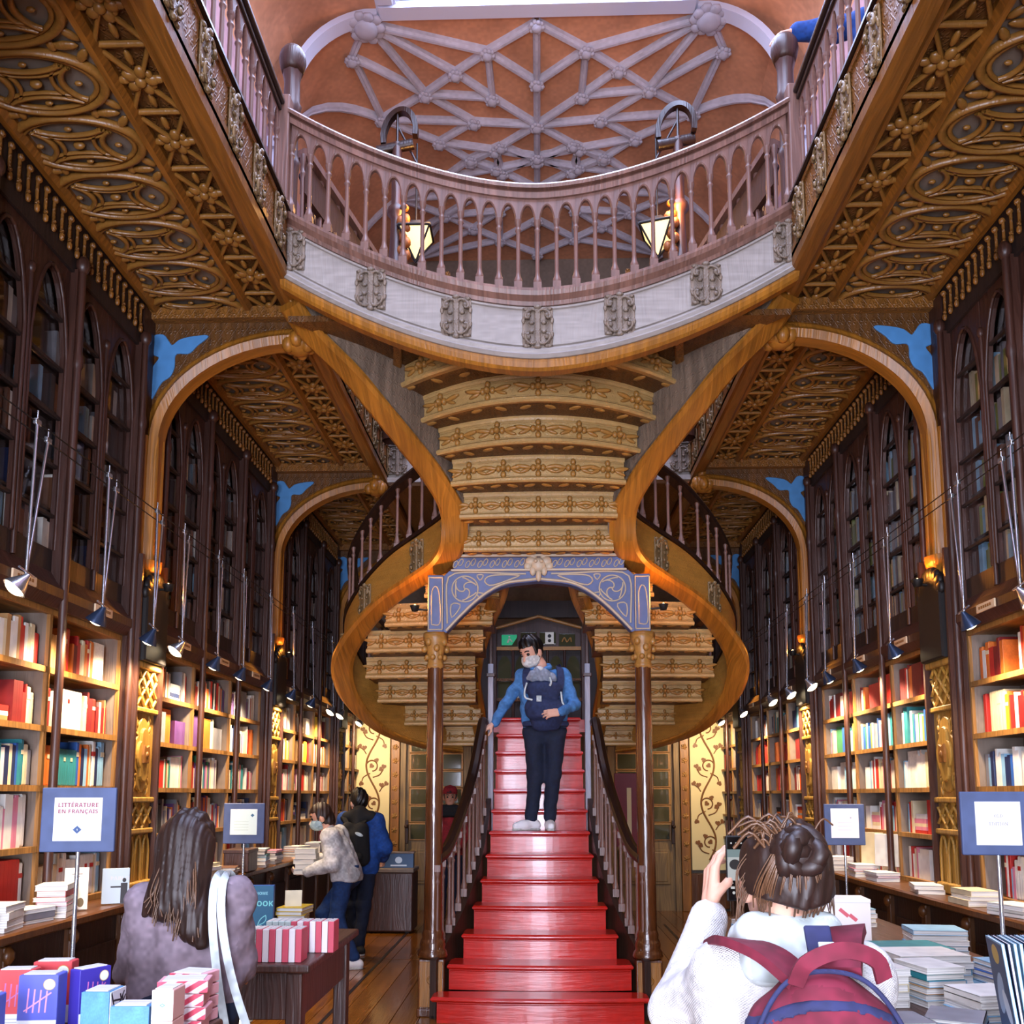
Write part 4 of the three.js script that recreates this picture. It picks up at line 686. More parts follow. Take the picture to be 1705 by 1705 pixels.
// ---------------------------------------------------------------- dark glazed screen behind the landing, and the rear wall
{
  const t = thing('glazed_screen', 'dark gothic glazed screen behind the stair landing, behind the man', 'screen', [0, 2.468, -10.75]);
  part('board', [bb(-0.75, 0.75, 0, 1.0, -0.08, -0.04), bb(-0.75, 0.75, 1.25, 1.45, -0.08, 0)], M.cabinet_dark, t);
  for (const x of [-0.52, 0.52]) part('post', rb(0.06, 1.15, 0.07, 0.01, x, 0.57, 0), M.cabinet_wood, t);
  part('gable', [rod([-0.5, 1.12, 0.02], [0, 1.26, 0.02], 0.02, 6), rod([0.5, 1.12, 0.02], [0, 1.26, 0.02], 0.02, 6), bb(-0.5, 0.5, 0.86, 0.9, -0.02, 0.03)], M.oak_leaf, t);
  part('gable_board', tf(slab([[-0.5, 0.9], [0.5, 0.9], [0.5, 1.12], [0, 1.25], [-0.5, 1.12]], 0.02), 0, 0, -0.05), M.cabinet_wood, t);
  mat('pane_smoke', 0x46452f, { phys: true, roughness: 0.08, clearcoat: 1 }); mat('pane_green', 0x1f9a68, { roughness: 0.3, emissive: 0x1f9a68, emissiveIntensity: 0.5 }); mat('pane_white', 0xd9d6c6, { roughness: 0.3 });
  for (let k = 0; k < 4; k++) {
    const x = -0.345 + k * 0.225, p = part('top_pane', rb(0.19, 0.15, 0.02, 0.008, x, 0.985 + (k === 1 || k === 2 ? 0.02 : 0), -0.02), M.pane_smoke, t);
    if (k === 0) { part('exit_sign', tf(slab([[-0.09, -0.06], [0.03, -0.06], [0.09, 0.03], [0.09, 0.06], [-0.09, 0.06]], 0.012), x, 0.985, -0.01), M.pane_green, p); part('running_man', [rod([x - 0.02, 0.95, 0.004], [x, 1.0, 0.004], 0.012, 5), rod([x, 1.0, 0.004], [x + 0.035, 0.96, 0.004], 0.009, 5), sp(0.012, x, 1.02, 0.004, 1, 1, 0.4, 6)], M.pane_white, p); }
    if (k === 2) { part('white_notice', bx(0.1, 0.14, 0.008, x + 0.02, 1.005, -0.006), M.pane_white, p); part('notice_mark', [sp(0.022, x + 0.02, 1.03, 0, 1, 1, 0.3, 8), sp(0.02, x + 0.02, 0.975, 0, 1, 1, 0.3, 8)], M.iron_dark, p); }
    if (k === 3) part('monogram', tube([[x - 0.06, 0.96, -0.006], [x - 0.03, 1.01, -0.006], [x, 0.96, -0.006], [x + 0.04, 1.01, -0.006], [x + 0.05, 0.96, -0.006]], 0.008, 24, 5), M.oak_leaf, p);
  }
  for (let k = 0; k < 5; k++) { const x = -0.4 + k * 0.2; part('arch_light', tf(slab(lancet(0.075, 0.3, 0.68, 0.8, 5), 0.012), x, 0, -0.03), M.pane_smoke, t); part('mullion', rod([x + 0.1, 0, 0], [x + 0.1, 0.86, 0], 0.016, 6), M.cabinet_wood, t); }
  part('rail', [bb(-0.5, 0.5, 0.26, 0.3, -0.03, 0.03), bb(-0.5, 0.5, 0.5, 0.53, -0.03, 0.02)], M.oak_deep, t);
  // rear wall: doors, studded posts, cream panels with a painted vine
  mat('door_wood', 0x9a7a48, { roughness: 0.5, map: T.grain });
  for (const s of [-1, 1]) {
    const nm = side(s), X = (x) => s * x, z = ZB + 0.04;
    const d = struct(s < 0 ? 'door_2' : 'door_3', bb(X(1.05), X(2.0), 0, 2.6, z - 0.03, z + 0.02), M.door_wood);
    part('door_frame', [bb(X(1.0), X(1.06), 0, 2.66, z, z + 0.08), bb(X(1.96), X(2.04), 0, 2.66, z, z + 0.08), bb(X(1.0), X(2.04), 2.6, 2.68, z, z + 0.08), bb(X(1.49), X(1.56), 0, 2.6, z, z + 0.05)], M.door_wood, d);
    for (const xc of [1.28, 1.75]) {
      for (let k = 0; k < 6; k++) { part('pane_frame', rb(0.33, 0.25, 0.03, 0.01, X(xc), 1.12 + k * 0.255, z + 0.025), M.oak_leaf, d); part('pane', rb(0.27, 0.215, 0.03, 0.01, X(xc), 1.12 + k * 0.255, z + 0.032), M.pane_smoke, d); }
      part('door_panel', [rb(0.28, 0.5, 0.03, 0.012, X(xc), 0.62, z + 0.025), rb(0.2, 0.42, 0.03, 0.012, X(xc), 0.62, z + 0.034)], M.door_wood, d);
    }
    part('door_handle', [rb(0.05, 0.34, 0.02, 0.01, X(1.93), 1.12, z + 0.1), rod([X(1.93), 1.2, z + 0.1], [X(1.93), 1.2, z + 0.16], 0.012, 6), sp(0.03, X(1.93), 1.2, z + 0.17, 1, 1, 1, 8)], M.counter_front, d);
    const pt = thing('studded_post', `brown door post with carved rosettes beside the ${nm} rear door`, 'post', [X(2.11), 0, z + 0.06]);
    part('post', rb(0.13, 3.4, 0.12, 0.01, 0, 1.7, 0), M.oak_gold, pt);
    for (let k = 0; k < 14; k++) { const r = part('rosette', [sp(0.022, 0, 0.55 + k * 0.2, 0.068, 1, 1, 0.6, 7), ...[0, 1, 2, 3, 4].map((q) => sp(0.018, 0.028 * Math.cos(q * 1.257), 0.55 + k * 0.2 + 0.028 * Math.sin(q * 1.257), 0.062, 1, 1, 0.5, 6))], M.oak_leaf, pt); }
    const vp = thing('vine_panel', `cream panel with a brown scrolling vine on the rear wall, ${nm} of the stairs`, 'panel', [X(2.45), 0, z + 0.02]);
    part('board', rb(0.5, 2.55, 0.05, 0.01, 0, 1.85, 0), M.cream_panel, vp);
    part('base', rb(0.54, 0.5, 0.09, 0.01, 0, 0.28, 0), M.counter_wood, vp);
    const stem = []; for (let i = 0; i <= 40; i++) { const q = i / 40; stem.push([s * 0.1 * Math.sin(q * PI * 4.2), 0.72 + q * 2.3, 0.028]); }
    const vn = [tube(stem, 0.014, 90, 5)], lv = [];
    const heart = (x, y, a) => lv.push(tf(slab([[0, -0.04], [0.035, -0.005], [0.035, 0.02], [0.012, 0.03], [0, 0.02], [-0.012, 0.03], [-0.035, 0.02], [-0.035, -0.005]], 0.006), x, y, 0.026, 0, 0, a));
    for (let k = 0; k < 4; k++) {
      const y = 0.95 + k * 0.55, m = s * (k % 2 ? -1 : 1);
      const c = []; for (let i = 0; i <= 12; i++) { const a = i / 12 * 4.7, r = 0.1 * (1 - i / 12 * 0.35); c.push([m * (0.01 + r * Math.cos(a) * 0.95), y + 0.02 + r * Math.sin(a), 0.028]); } vn.push(tube(c, 0.01, 40, 5));
      vn.push(tube([[m * 0.0, y - 0.14, 0.028], [-m * 0.1, y - 0.1, 0.028], [-m * 0.15, y - 0.02, 0.028]], 0.009, 14, 5), tube([[m * 0.1, y + 0.2, 0.028], [m * 0.14, y + 0.26, 0.028], [m * 0.19, y + 0.3, 0.028]], 0.008, 14, 5), tube([[m * 0.04, y - 0.08, 0.028], [m * 0.14, y - 0.14, 0.028], [m * 0.16, y - 0.2, 0.028]], 0.008, 14, 5));
      heart(m * 0.02, y + 0.03, m * 0.8); heart(-m * 0.16, y + 0.02, 0.3 * m); heart(m * 0.2, y + 0.32, -0.7 * m); heart(m * 0.17, y - 0.23, 3 - m * 0.4); heart(-m * 0.12, y - 0.02, m); heart(m * 0.13, y + 0.3, 0); heart(-m * 0.05, y + 0.11, m * 2);
    }
    part('vine', vn, M.vine_brown, vp); for (const g of lv) part('vine_leaf', g, M.vine_brown, vp);
  }
}
// ---------------------------------------------------------------- spot lamps hung on low-voltage cables along both walls
mat('bulb_glow', 0xffffff, { emissive: 0xffe6b8, emissiveIntensity: 6, roughness: 0.4 });
mat('plaque_white', 0xd8cfc0, { roughness: 0.6 });
const NTH = ['nearest the camera', 'second from the camera', 'third from the camera', 'fourth from the camera', 'fifth from the camera', 'sixth from the camera', 'seventh from the camera', 'eighth from the camera', 'ninth from the camera', 'tenth from the camera', 'eleventh from the camera', 'twelfth from the camera'];
{
  const lists = { '-1': [[-4.2, 1], [-4.97, 0], [-5.65, 0], [-6.12, 1], [-6.82, 0], [-7.43, 0], [-8.2, 0], [-9.0, 0], [-9.8, 0], [-10.77, 1], [-11.3, 1], [-12.5, 2]], 1: [[-4.62, 1], [-5.24, 0], [-6.35, 0], [-7.07, 0], [-7.81, 0], [-8.34, 1], [-9.03, 1], [-9.74, 1], [-11.14, 1], [-12.5, 2]] };  // the last lamp on each side is added to brighten the rear panels
  for (const s of [-1, 1]) {
    const cb = thing('lamp_cable', `pair of thin low-voltage cables stretched along the ${side(s)} cabinets`, 'cable');
    for (const dy of [0, 0.035]) part('cable', rod([s * (2.46 + dy), 3.47 - dy, -3.3], [s * (2.46 + dy), 3.47 - dy, -12.0], 0.004, 5), M.iron_dark, cb);
    lists[s].forEach(([z, lit], i) => {
      const X = s * 2.4, y = 2.66;
      const t = thing('spot_lamp', `${lit ? 'glowing ' : ''}spot lamp on two thin rods, ${NTH[i]} along the ${side(s)} wall`, 'lamp', [X, y, z], 0, null);
      for (const [dz, dx] of [[-0.12, 0.06], [-0.28, 0.09]]) { const a = [s * dx, 0.81 - (dx - 0.06), dz]; part('rod', rod([0, 0.02, 0], a, 0.0075, 6), M.steel, t); part('clamp', [rb(0.02, 0.03, 0.05, 0.005, ...a), rod(a, [a[0], a[1] + 0.06, a[2]], 0.005, 5)], M.steel, t); }
      part('crossbar', rod([0, 0.02, -0.07], [0, 0.04, 0.06], 0.006, 6), M.steel, t);
      const ang = s * 0.5;
      const sh = part('lamp_shade', tf(lathe([[0.012, 0.02], [0.02, 0.0], [0.045, -0.045], [0.06, -0.075], [0.056, -0.075], [0.04, -0.045], [0.012, -0.0]], 14), 0, 0.0, 0, lit ? -0.5 : 0.1, 0, ang), lit ? M.steel : M.lamp_blue, t);
      part('bulb', tf(sp(lit ? 0.05 : 0.04, 0, -0.066, 0, 1, 0.6, 1, 12), 0, 0, 0, lit ? -0.5 : 0.1, 0, ang), M.bulb_glow, t);
      const l = new THREE.SpotLight(0xffe0b8, lit === 2 ? 8 : 8.5, 0, 1.05, 0.7, 2); l.name = 'spot_lamp_beam'; l.position.set(s * 0.05, -0.12, 0.0); l.castShadow = true; l.shadow.radius = 2; t.add(l); l.target.position.set(lit === 2 ? s * 0.0 : s * 0.42, lit === 2 ? -0.9 : -1.1, lit === 2 ? -1.3 : 0); t.add(l.target);
    });
  }
  // small warm up-lights tucked behind the corbels of the arches
  for (const s of [-1, 1]) for (const [i, z] of [[0, -6.0], [1, -9.0], [2, -12.0]]) {
    const t = thing('corbel_lamp', `small warm uplight at the foot of the arch, ${['first', 'second', 'third'][i]} pilaster on the ${side(s)}`, 'lamp', [s * 2.46, 3.02, z]);
    part('cup', tf(lathe([[0, -0.03], [0.025, -0.025], [0.04, 0.02], [0.036, 0.02], [0.02, -0.015], [0, -0.02]], 12), 0, 0, 0), M.iron_dark, t);
    part('bracket', rod([0, -0.01, 0], [s * 0.12, -0.02, 0], 0.01, 6), M.iron_dark, t);
    part('bulb', sp(0.018, 0, 0.012, 0, 1, 1, 1, 8), M.bulb_glow, t);
    const l = new THREE.PointLight(0xff9c38, i ? 0.25 : 0.4, 0, 2); l.name = 'corbel_bulb'; l.position.set(0, 0.05, 0); l.castShadow = true; l.shadow.radius = 1; t.add(l);
  }
}

{
  // two small uplights on the portal that gild the waist of the stair
  for (const s of [-1, 1]) {
    const t = thing('portal_lamp', `small uplight beside the ${side(s)} blue block of the portal`, 'lamp', [s * 0.98, 3.12, -7.22]);
    part('cup', lathe([[0, -0.03], [0.025, -0.025], [0.04, 0.02], [0.036, 0.02], [0.02, -0.015], [0, -0.02]], 12), M.iron_dark, t); part('arm', rod([0, -0.01, 0], [-s * 0.1, -0.01, -0.02], 0.008, 6), M.iron_dark, t); part('bulb', sp(0.018, 0, 0.012, 0, 1, 1, 1, 8), M.bulb_glow, t);
    const l = new THREE.PointLight(0xffa640, 1.1, 0, 2); l.name = 'portal_bulb'; l.position.set(0, 0.05, 0); l.castShadow = true; l.shadow.radius = 1; t.add(l);
  }
}
// ---------------------------------------------------------------- books on the shelves
const COL = { white: 0xf0ece2, cream: 0xe6d6ae, red: 0xc22a22, 'dark red': 0x7c1a1c, orange: 0xe0742a, yellow: 0xe8c22e, 'pale blue': 0x8fc0de, blue: 0x2d62b0, 'dark blue': 0x1c2c55, teal: 0x2f8a92, green: 0x3f8a5c, 'olive green': 0x8c9a4a, black: 0x1b1a1d, brown: 0x6d4328, tan: 0xb98d58, pink: 0xe08aa2, purple: 0x6b4486, grey: 0x8a8a90 };
const bookMat = {}; for (const k in COL) bookMat[k] = mat('book_' + k.replace(' ', '_'), COL[k], { roughness: 0.5, map: T.patch });
const PAL = {
  warm: ['orange', 'red', 'cream', 'tan', 'white', 'yellow', 'dark red', 'white', 'cream'], mix: ['white', 'red', 'black', 'cream', 'dark blue', 'orange', 'white', 'grey', 'purple'], cool: ['white', 'pale blue', 'dark blue', 'blue', 'cream', 'orange', 'grey', 'teal', 'white', 'dark blue'],
  white: ['white', 'cream', 'white', 'white', 'pale blue', 'pink', 'white', 'red'], green: ['green', 'white', 'pink', 'red', 'purple', 'white', 'teal', 'cream'], red: ['red', 'red', 'dark red', 'orange', 'white'], old: ['white', 'pale blue', 'olive green', 'green', 'blue', 'pink', 'teal', 'cream'],
};
const ROWPAL = { '-1': [['white', 'white', 'cool', 'warm', 'warm'], ['white', 'mix', 'green', 'mix', 'mix'], ['white', 'mix', 'white', 'warm', 'warm'], ['white', 'mix', 'warm', 'warm', 'mix']], 1: [['white', 'white', 'cool', 'warm', 'red'], ['white', 'white', 'white', 'old', 'red'], ['white', 'mix', 'red', 'red', 'cool'], ['white', 'warm', 'warm', 'red', 'mix']] };
const UB = { spine: mg(tf(new RoundedBoxGeometry(1, 1, 1, 2, 0.045), 0, 0.5, 0)), flat: mg(bx(1, 1, 1, 0, 0.5, 0)) };
const bandG = mg(bx(1.03, 0.1, 1.01, 0, 0.72, 0));
const cand = [];
const ORD = ['first', 'second', 'third', 'fourth', 'fifth', 'sixth', 'seventh', 'eighth', 'ninth', 'tenth', 'eleventh', 'twelfth', 'thirteenth', 'fourteenth', 'fifteenth', 'sixteenth', 'seventeenth', 'eighteenth', 'nineteenth', 'twentieth'];
const TENS = ['twenty', 'thirty', 'forty'];
const ordw = (i) => ORD[i] ?? `${TENS[Math.floor((i + 1) / 10) - 2]}-${(i + 1) % 10 ? ORD[(i + 1) % 10 - 1] : 'tenth'}`;
{
  const bays = [[-3.22, -5.79, 3], [-6.21, -8.79, 3], [-9.21, -11.79, 3], [-12.21, ZB + 0.03, 2]];
  const SH = ['lowest', 'fourth', 'third', 'second', 'top'], SEC = ['near', 'middle', 'far'];
  for (const s of [-1, 1]) bays.forEach(([z0, z1, n], b) => {
    const w = (z1 - z0) / n;
    ROWS.forEach((y, r) => { for (let c = 0; c < n; c++) {
      let z = z0 + w * c - 0.03, k = 0; const end = z0 + w * (c + 1) + 0.03, pal = PAL[ROWPAL[s][b][r]];
      const put = (dx, h, dz, cn, lean = 0, kind = 'book', zz = z, yy = y, xo = 0, rx = 0) => cand.push({ s, b, r, c, k: k++, x: s * (CX + 0.045 + dx / 2 + xo), y: yy, z: zz - dz / 2, dx, h, dz, cn, lean, kind });
      while (z > end + 0.05) {
        const m = rnd();
        if (m < 0.10) { z -= rr(0.03, 0.12); continue; }
        if (m < 0.2 && z - end > 0.2) { const d = rr(0.13, 0.19); put(0.025, rr(0.19, 0.27), d, pick(pal), 0, 'face', z, y, rr(0, 0.03)); z -= d + 0.015; continue; }
        if (m < 0.27 && z - end > 0.24) { let yy = y; const d = rr(0.18, 0.24), nb = 2 + Math.floor(rnd() * 4); for (let q = 0; q < nb; q++) { const t = rr(0.018, 0.035); put(0.17, t, d - rr(0, 0.03), pick(pal), 0, 'lying', z - rr(0, 0.01), yy); yy += t + 0.0005; } z -= d + 0.02; continue; }
        const run = 2 + Math.floor(rnd() * 7), cn = pick(pal), same = rnd() < 0.35, hh = rr(0.18, 0.26), dd = rr(0.13, 0.18);
        for (let q = 0; q < run && z > end + 0.04; q++) { const t = rr(0.014, 0.042), h = same ? hh : clamp(hh + rr(-0.03, 0.03), 0.16, 0.275); put(same ? dd : dd + rr(-0.02, 0.02), h, t, same ? cn : pick(pal)); z -= t + 0.001; }
        if (rnd() < 0.3) z -= rr(0.01, 0.05);
      }
    } });
  });
  // the ones that show largest are things, the rest is one object
  const eye = V(0, 1.65, 0);
  for (const q of cand) { const d = Math.hypot(q.x, q.z, q.y - 1.65); const px = [q.x / -q.z * 1550 + 898, 1324 - (q.y - 1.65) / -q.z * 1550]; const off = px[0] < 2 || px[0] > 1702 || px[1] > 1600; q.a = off ? 0 : q.h * (q.dz * Math.abs(q.x) / d + q.dx * Math.abs(q.z) / d * 0.3) / d / d; }
  cand.sort((p, q) => q.a - p.a);
  const rest = [];
  const NEARF = ['nearest', 'second', 'third', 'farthest'], words = { lying: 'book lying', face: 'book facing outwards', book: 'book standing' };
  cand.forEach((q, i) => {
    if (i < 130 && q.a > 0) {
      const o = mesh('book', q.kind === 'book' ? UB.spine : UB.flat, bookMat[q.cn]);
      o.position.set(q.x, q.y + 0.001, q.z); o.scale.set(q.dx, q.h, q.dz);
      tag(o, `${q.cn} ${words[q.kind]} ${ordw(q.k)} on ${SH[q.r]} shelf, ${SEC[q.c]} section, ${NEARF[q.b]} ${side(q.s)} bookcase`, 'book', `books on the ${side(q.s)} shelves`);
      if (q.kind === 'book' && q.k % 3 === 0) { const bd = mesh('title_band', bandG, bookMat[q.cn === 'white' ? 'red' : 'cream'], o); }
    } else rest.push(q);
  });
  const mergeColored = (list, name) => {
    const gs = list.map((q) => { const g = bx(q.dx, q.h, q.dz, q.x, q.y + q.h / 2, q.z).toNonIndexed(), c = new THREE.Color(COL[q.cn]), a = new Float32Array(g.attributes.position.count * 3); for (let i = 0; i < a.length; i += 3) a.set([c.r, c.g, c.b], i); boxUV(g); g.setAttribute('color', new THREE.BufferAttribute(a, 3)); return g; });
    const o = mesh(name, mergeGeometries(gs), M.book_stuff); return tag(o, null, null, null, 'stuff');
  };
  mat('book_stuff', 0xffffff, { vertexColors: true, roughness: 0.55, map: T.patch });
  mergeColored(rest, 'shelved_books').userData.label = 'rows of smaller books further along the shelves';
  // old volumes behind the dim glass of the upper cabinets
  const old = [];
  for (const s of [-1, 1]) for (const [z0, z1] of bays) for (let q = 0; q < 5; q++) {
    let z = z0 - 0.05; while (z > z1 + 0.05) { if (rnd() < (s < 0 ? 0.45 : 0.1)) { z -= rr(0.03, 0.1); continue; } const t = rr(0.02, 0.05); old.push({ x: s * (CX + 0.17), y: (q ? 3.25 + (q - 1) * 0.28 : 2.98) + 0.001, z: z - t / 2, dx: 0.15, h: rr(0.16, 0.24), dz: t, cn: s < 0 ? pick(['grey', 'brown', 'white', 'black', 'dark blue', 'white', 'pale blue', 'black', 'brown']) : pick(['pale blue', 'grey', 'cream', 'brown', 'olive green', 'grey', 'pale blue']) }); z -= t + 0.002; }
  }
  mergeColored(old, 'cabinet_books').userData.label = 'old volumes behind the dim glass of the upper cabinets';
}
// ---------------------------------------------------------------- canvases with printed matter
function print(w, h, draw, bg) {
  const c = document.createElement('canvas'); c.width = w; c.height = h; const g = c.getContext('2d'); g.fillStyle = bg; g.fillRect(0, 0, w, h); draw(g, w, h);
  const t = new THREE.CanvasTexture(c); t.colorSpace = THREE.SRGBColorSpace; t.needsUpdate = true; return t;
}
const printMat = (name, tex, r = 0.55) => mat(name, 0xffffff, { map: tex, roughness: r });
const face = (w, h, x, y, z, ry = 0) => tf(new THREE.PlaneGeometry(w, h), x, y, z, 0, ry, 0);
const txt = (g, s, x, y, px, col, font = 'sans-serif', bold = true) => { g.fillStyle = col; g.font = `${bold ? 'bold ' : ''}${px}px ${font}`; g.textAlign = 'center'; g.fillText(s, x, y); };
const diamond = (g, x, y, r, col) => { g.fillStyle = col; g.beginPath(); g.moveTo(x, y - r); g.lineTo(x + r, y); g.lineTo(x, y + r); g.lineTo(x - r, y); g.fill(); };
// a printed card `w` x `h` and `d` thick: body mesh with a print on its +z face
function card(parent, name, w, h, d, m, x, y, z, ry = 0, rx = 0) {
  const o = mesh(name, mg(rb(w, h, d, Math.min(d * 0.3, 0.004), 0, 0, 0, 0, 0, 0, 1)), m[1], parent); o.position.set(x, y, z); o.rotation.set(rx, ry, 0);
  const f = mesh('print', face(w * 0.985, h * 0.985, 0, 0, d / 2 + 0.0008), m[0], o); return o;
}
mat('sign_board', 0x55658f, { roughness: 0.6, map: T.patch });
{
  const grey = 'rgba(60,60,75,0.8)';
  const s1 = printMat('sign_print', print(256, 256, (g) => { txt(g, 'LITTÉRATURE', 128, 56, 35, '#8a2a3c'); txt(g, 'EN FRANÇAIS', 128, 92, 34, '#8a2a3c'); diamond(g, 128, 190, 24, '#34507f'); txt(g, '1', 128, 196, 16, '#dfe6f2'); }, '#e4e9f0'));
  const s2 = printMat('sign_print_plain', print(128, 128, (g) => { diamond(g, 106, 30, 9, '#3c6a86'); g.fillStyle = 'rgba(120,140,120,0.18)'; for (let i = 0; i < 4; i++) g.fillRect(18, 60 + i * 14, 70, 4); }, '#dff0e6'));
  const s3 = printMat('sign_print_faint', print(128, 128, (g) => { diamond(g, 92, 40, 5, 'rgba(120,120,150,0.5)'); g.fillStyle = 'rgba(150,150,160,0.25)'; for (let i = 0; i < 3; i++) g.fillRect(30, 60 + i * 16, 66, 3); }, '#f2eeec'));
  const s4 = printMat('sign_print_edition', print(256, 256, (g) => { txt(g, 'OLD', 128, 92, 24, grey, 'serif', false); txt(g, 'EDITION', 128, 140, 26, grey, 'serif', false); txt(g, 'BOOKS', 128, 186, 22, 'rgba(90,90,100,0.3)', 'serif', false); }, '#f1ece8'));
  const sign = (label, x, z, y, w, h, m, iw, ih, base, dy = 0, ry = 0) => {
    const t = thing('sign_stand', label, 'sign', [x, base, z], ry), Y = y - base;
    part('foot', tf(lathe([[0, 0], [0.11, 0], [0.11, 0.012], [0.02, 0.03], [0.014, 0.05]], 20), 0, 0, 0), M.steel, t);
    part('pole', [cy(0.009, 0.009, Y - h / 2 - 0.02, 0, (Y - h / 2) / 2 + 0.02, -0.012)], M.steel, t);
    part('sleeve', [cy(0.015, 0.015, 0.12, 0, Y - h / 2 - 0.52, -0.012), sp(0.014, -0.03, Y - h / 2 - 0.5, -0.012, 1, 1, 1, 8), rod([0, Y - h / 2 - 0.5, -0.012], [-0.03, Y - h / 2 - 0.5, -0.012], 0.005, 5)], M.steel, t);
    part('board', rb(w, h, 0.02, 0.006, 0, Y, 0), M.sign_board, t);
    card(t, 'sheet', iw, ih, 0.004, [m, M.paper_plain], 0, Y + dy, 0.012);
  };
  sign('blue sign board lettered with French literature heading above the front left table', -1.985, -4.0, 1.545, 0.31, 0.275, s1, 0.2, 0.185, 0, 0.002, 0.12);
  sign('blue sign board with a plain pale green sheet, in front of the left shelves', -2.215, -7.0, 1.44, 0.305, 0.3, s2, 0.2, 0.19, 0, 0.01, 0.05);
  sign('small blue sign board with a white sheet beside the bun of the photographer', 2.245, -7.0, 1.435, 0.29, 0.3, s3, 0.2, 0.215, 0, 0.01, -0.05);
  sign('large blue sign board with faint lettering at the right edge above the booklets', 1.965, -4.1, 1.53, 0.3, 0.27, s4, 0.185, 0.185, 0.0, 0, -0.1);
}
// ---------------------------------------------------------------- loose books: cover boards round a block of pages
let loose = 0;
const coverG = (w, t, d) => mg([bx(w, 0.0025, d, 0, 0.00125, 0), bx(w, 0.0025, d, 0, t - 0.00125, 0), bx(0.0025, t, d, -w / 2 + 0.00125, t / 2, 0)]), pagesG = (w, t, d) => mg(bx(w - 0.006, t - 0.005, d - 0.006, 0.001, t / 2, 0));
const bookCache = {};
function looseBook(name, label, w, t, d, m, at, ry = 0, group, rx = 0, rz = 0, order = 'YXZ') {
  const key = [w, t, d].map((v) => v.toFixed(3)).join(); bookCache[key] ??= [coverG(w, t, d), pagesG(w, t, d)];
  const o = thing(name, label, name === 'booklet' ? 'booklet' : 'book', at, ry, group); o.rotation.order = order; o.rotation.x = rx; o.rotation.z = rz;
  mesh('cover', bookCache[key][0], typeof m === 'string' ? bookMat[m] : m, o); mesh('pages', bookCache[key][1], M.paper, o); loose++; return o;
}
// a pile of books lying flat; returns its height
function pile(where, x, y, z, n, w, d, cols, o = {}) {
  let yy = y; const base = o.ry ?? rr(-0.3, 0.3);
  for (let i = 0; i < n; i++) { const t = o.t ?? rr(0.016, 0.034), c = cols[i % cols.length]; looseBook('book', `${c} book, ${i === n - 1 ? 'top' : i === 0 ? 'lowest' : ordw(i)} in pile ${where}`, o.t ? w : w + rr(-0.012, 0.012), t, o.t ? d : d + rr(-0.012, 0.012), c, [x + rr(-0.006, 0.006), yy, z + rr(-0.006, 0.006)], base + rr(-0.05, 0.05) + (rnd() < 0.5 ? 0 : PI), 'books in piles on tables and counters'); yy += t + 0.0006; }
  return yy;
}
// ---------------------------------------------------------------- tables
function table(label, x0, x1, z0, z1, h) {
  const t = thing('display_table', label, 'table', [(x0 + x1) / 2, 0, (z0 + z1) / 2]), W = x1 - x0, D = z0 - z1;
  part('tabletop', rb(W, 0.045, D, 0.014, 0, h - 0.0225, 0), M.table_wood, t);
  for (const sx of [-1, 1]) for (const sz of [-1, 1]) part('leg', [rb(0.085, h - 0.05, 0.085, 0.01, sx * (W / 2 - 0.09), (h - 0.05) / 2, sz * (D / 2 - 0.09)), rb(0.105, 0.12, 0.105, 0.01, sx * (W / 2 - 0.09), 0.06, sz * (D / 2 - 0.09))], M.table_wood, t);
  for (const sz of [-1, 1]) {
    part('apron', rb(W - 0.12, 0.24, 0.03, 0.006, 0, h - 0.165, sz * (D / 2 - 0.08)), M.table_wood, t);
    const q = []; for (let i = 0; i <= 32; i++) { const a = i / 32 * 2 * PI, r = 0.062 + 0.03 * Math.cos(4 * a); q.push([r * Math.cos(a), h - 0.165 + r * Math.sin(a), sz * (D / 2 - 0.063)]); }
    for (let k = Math.ceil(-W / 0.9); k <= W / 0.9; k++) { const x = W / 2 - 0.27 - (k + Math.ceil(W / 0.9)) * 0.42; if (x > -W / 2 + 0.15) part('quatrefoil', tube(q.map(([a, b, c]) => [a + x, b, c]), 0.008, 60, 5, true), M.handrail_dark, t); }
  }
  for (const sx of [-1, 1]) part('side_apron', rb(0.03, 0.24, D - 0.12, 0.006, sx * (W / 2 - 0.08), h - 0.165, 0), M.table_wood, t);
  return t;
}
table('dark display table with carved quatrefoils on its front, striped books on top', -2.15, -1.16, -4.8, -6.1, 0.8);
table('low dark table in the left foreground covered with small boxed books', -2.2, -1.03, -2.25, -3.12, 0.93);
table('long display table on the right covered with pale books and booklets', 0.98, 2.2, -2.3, -6.3, 0.86);
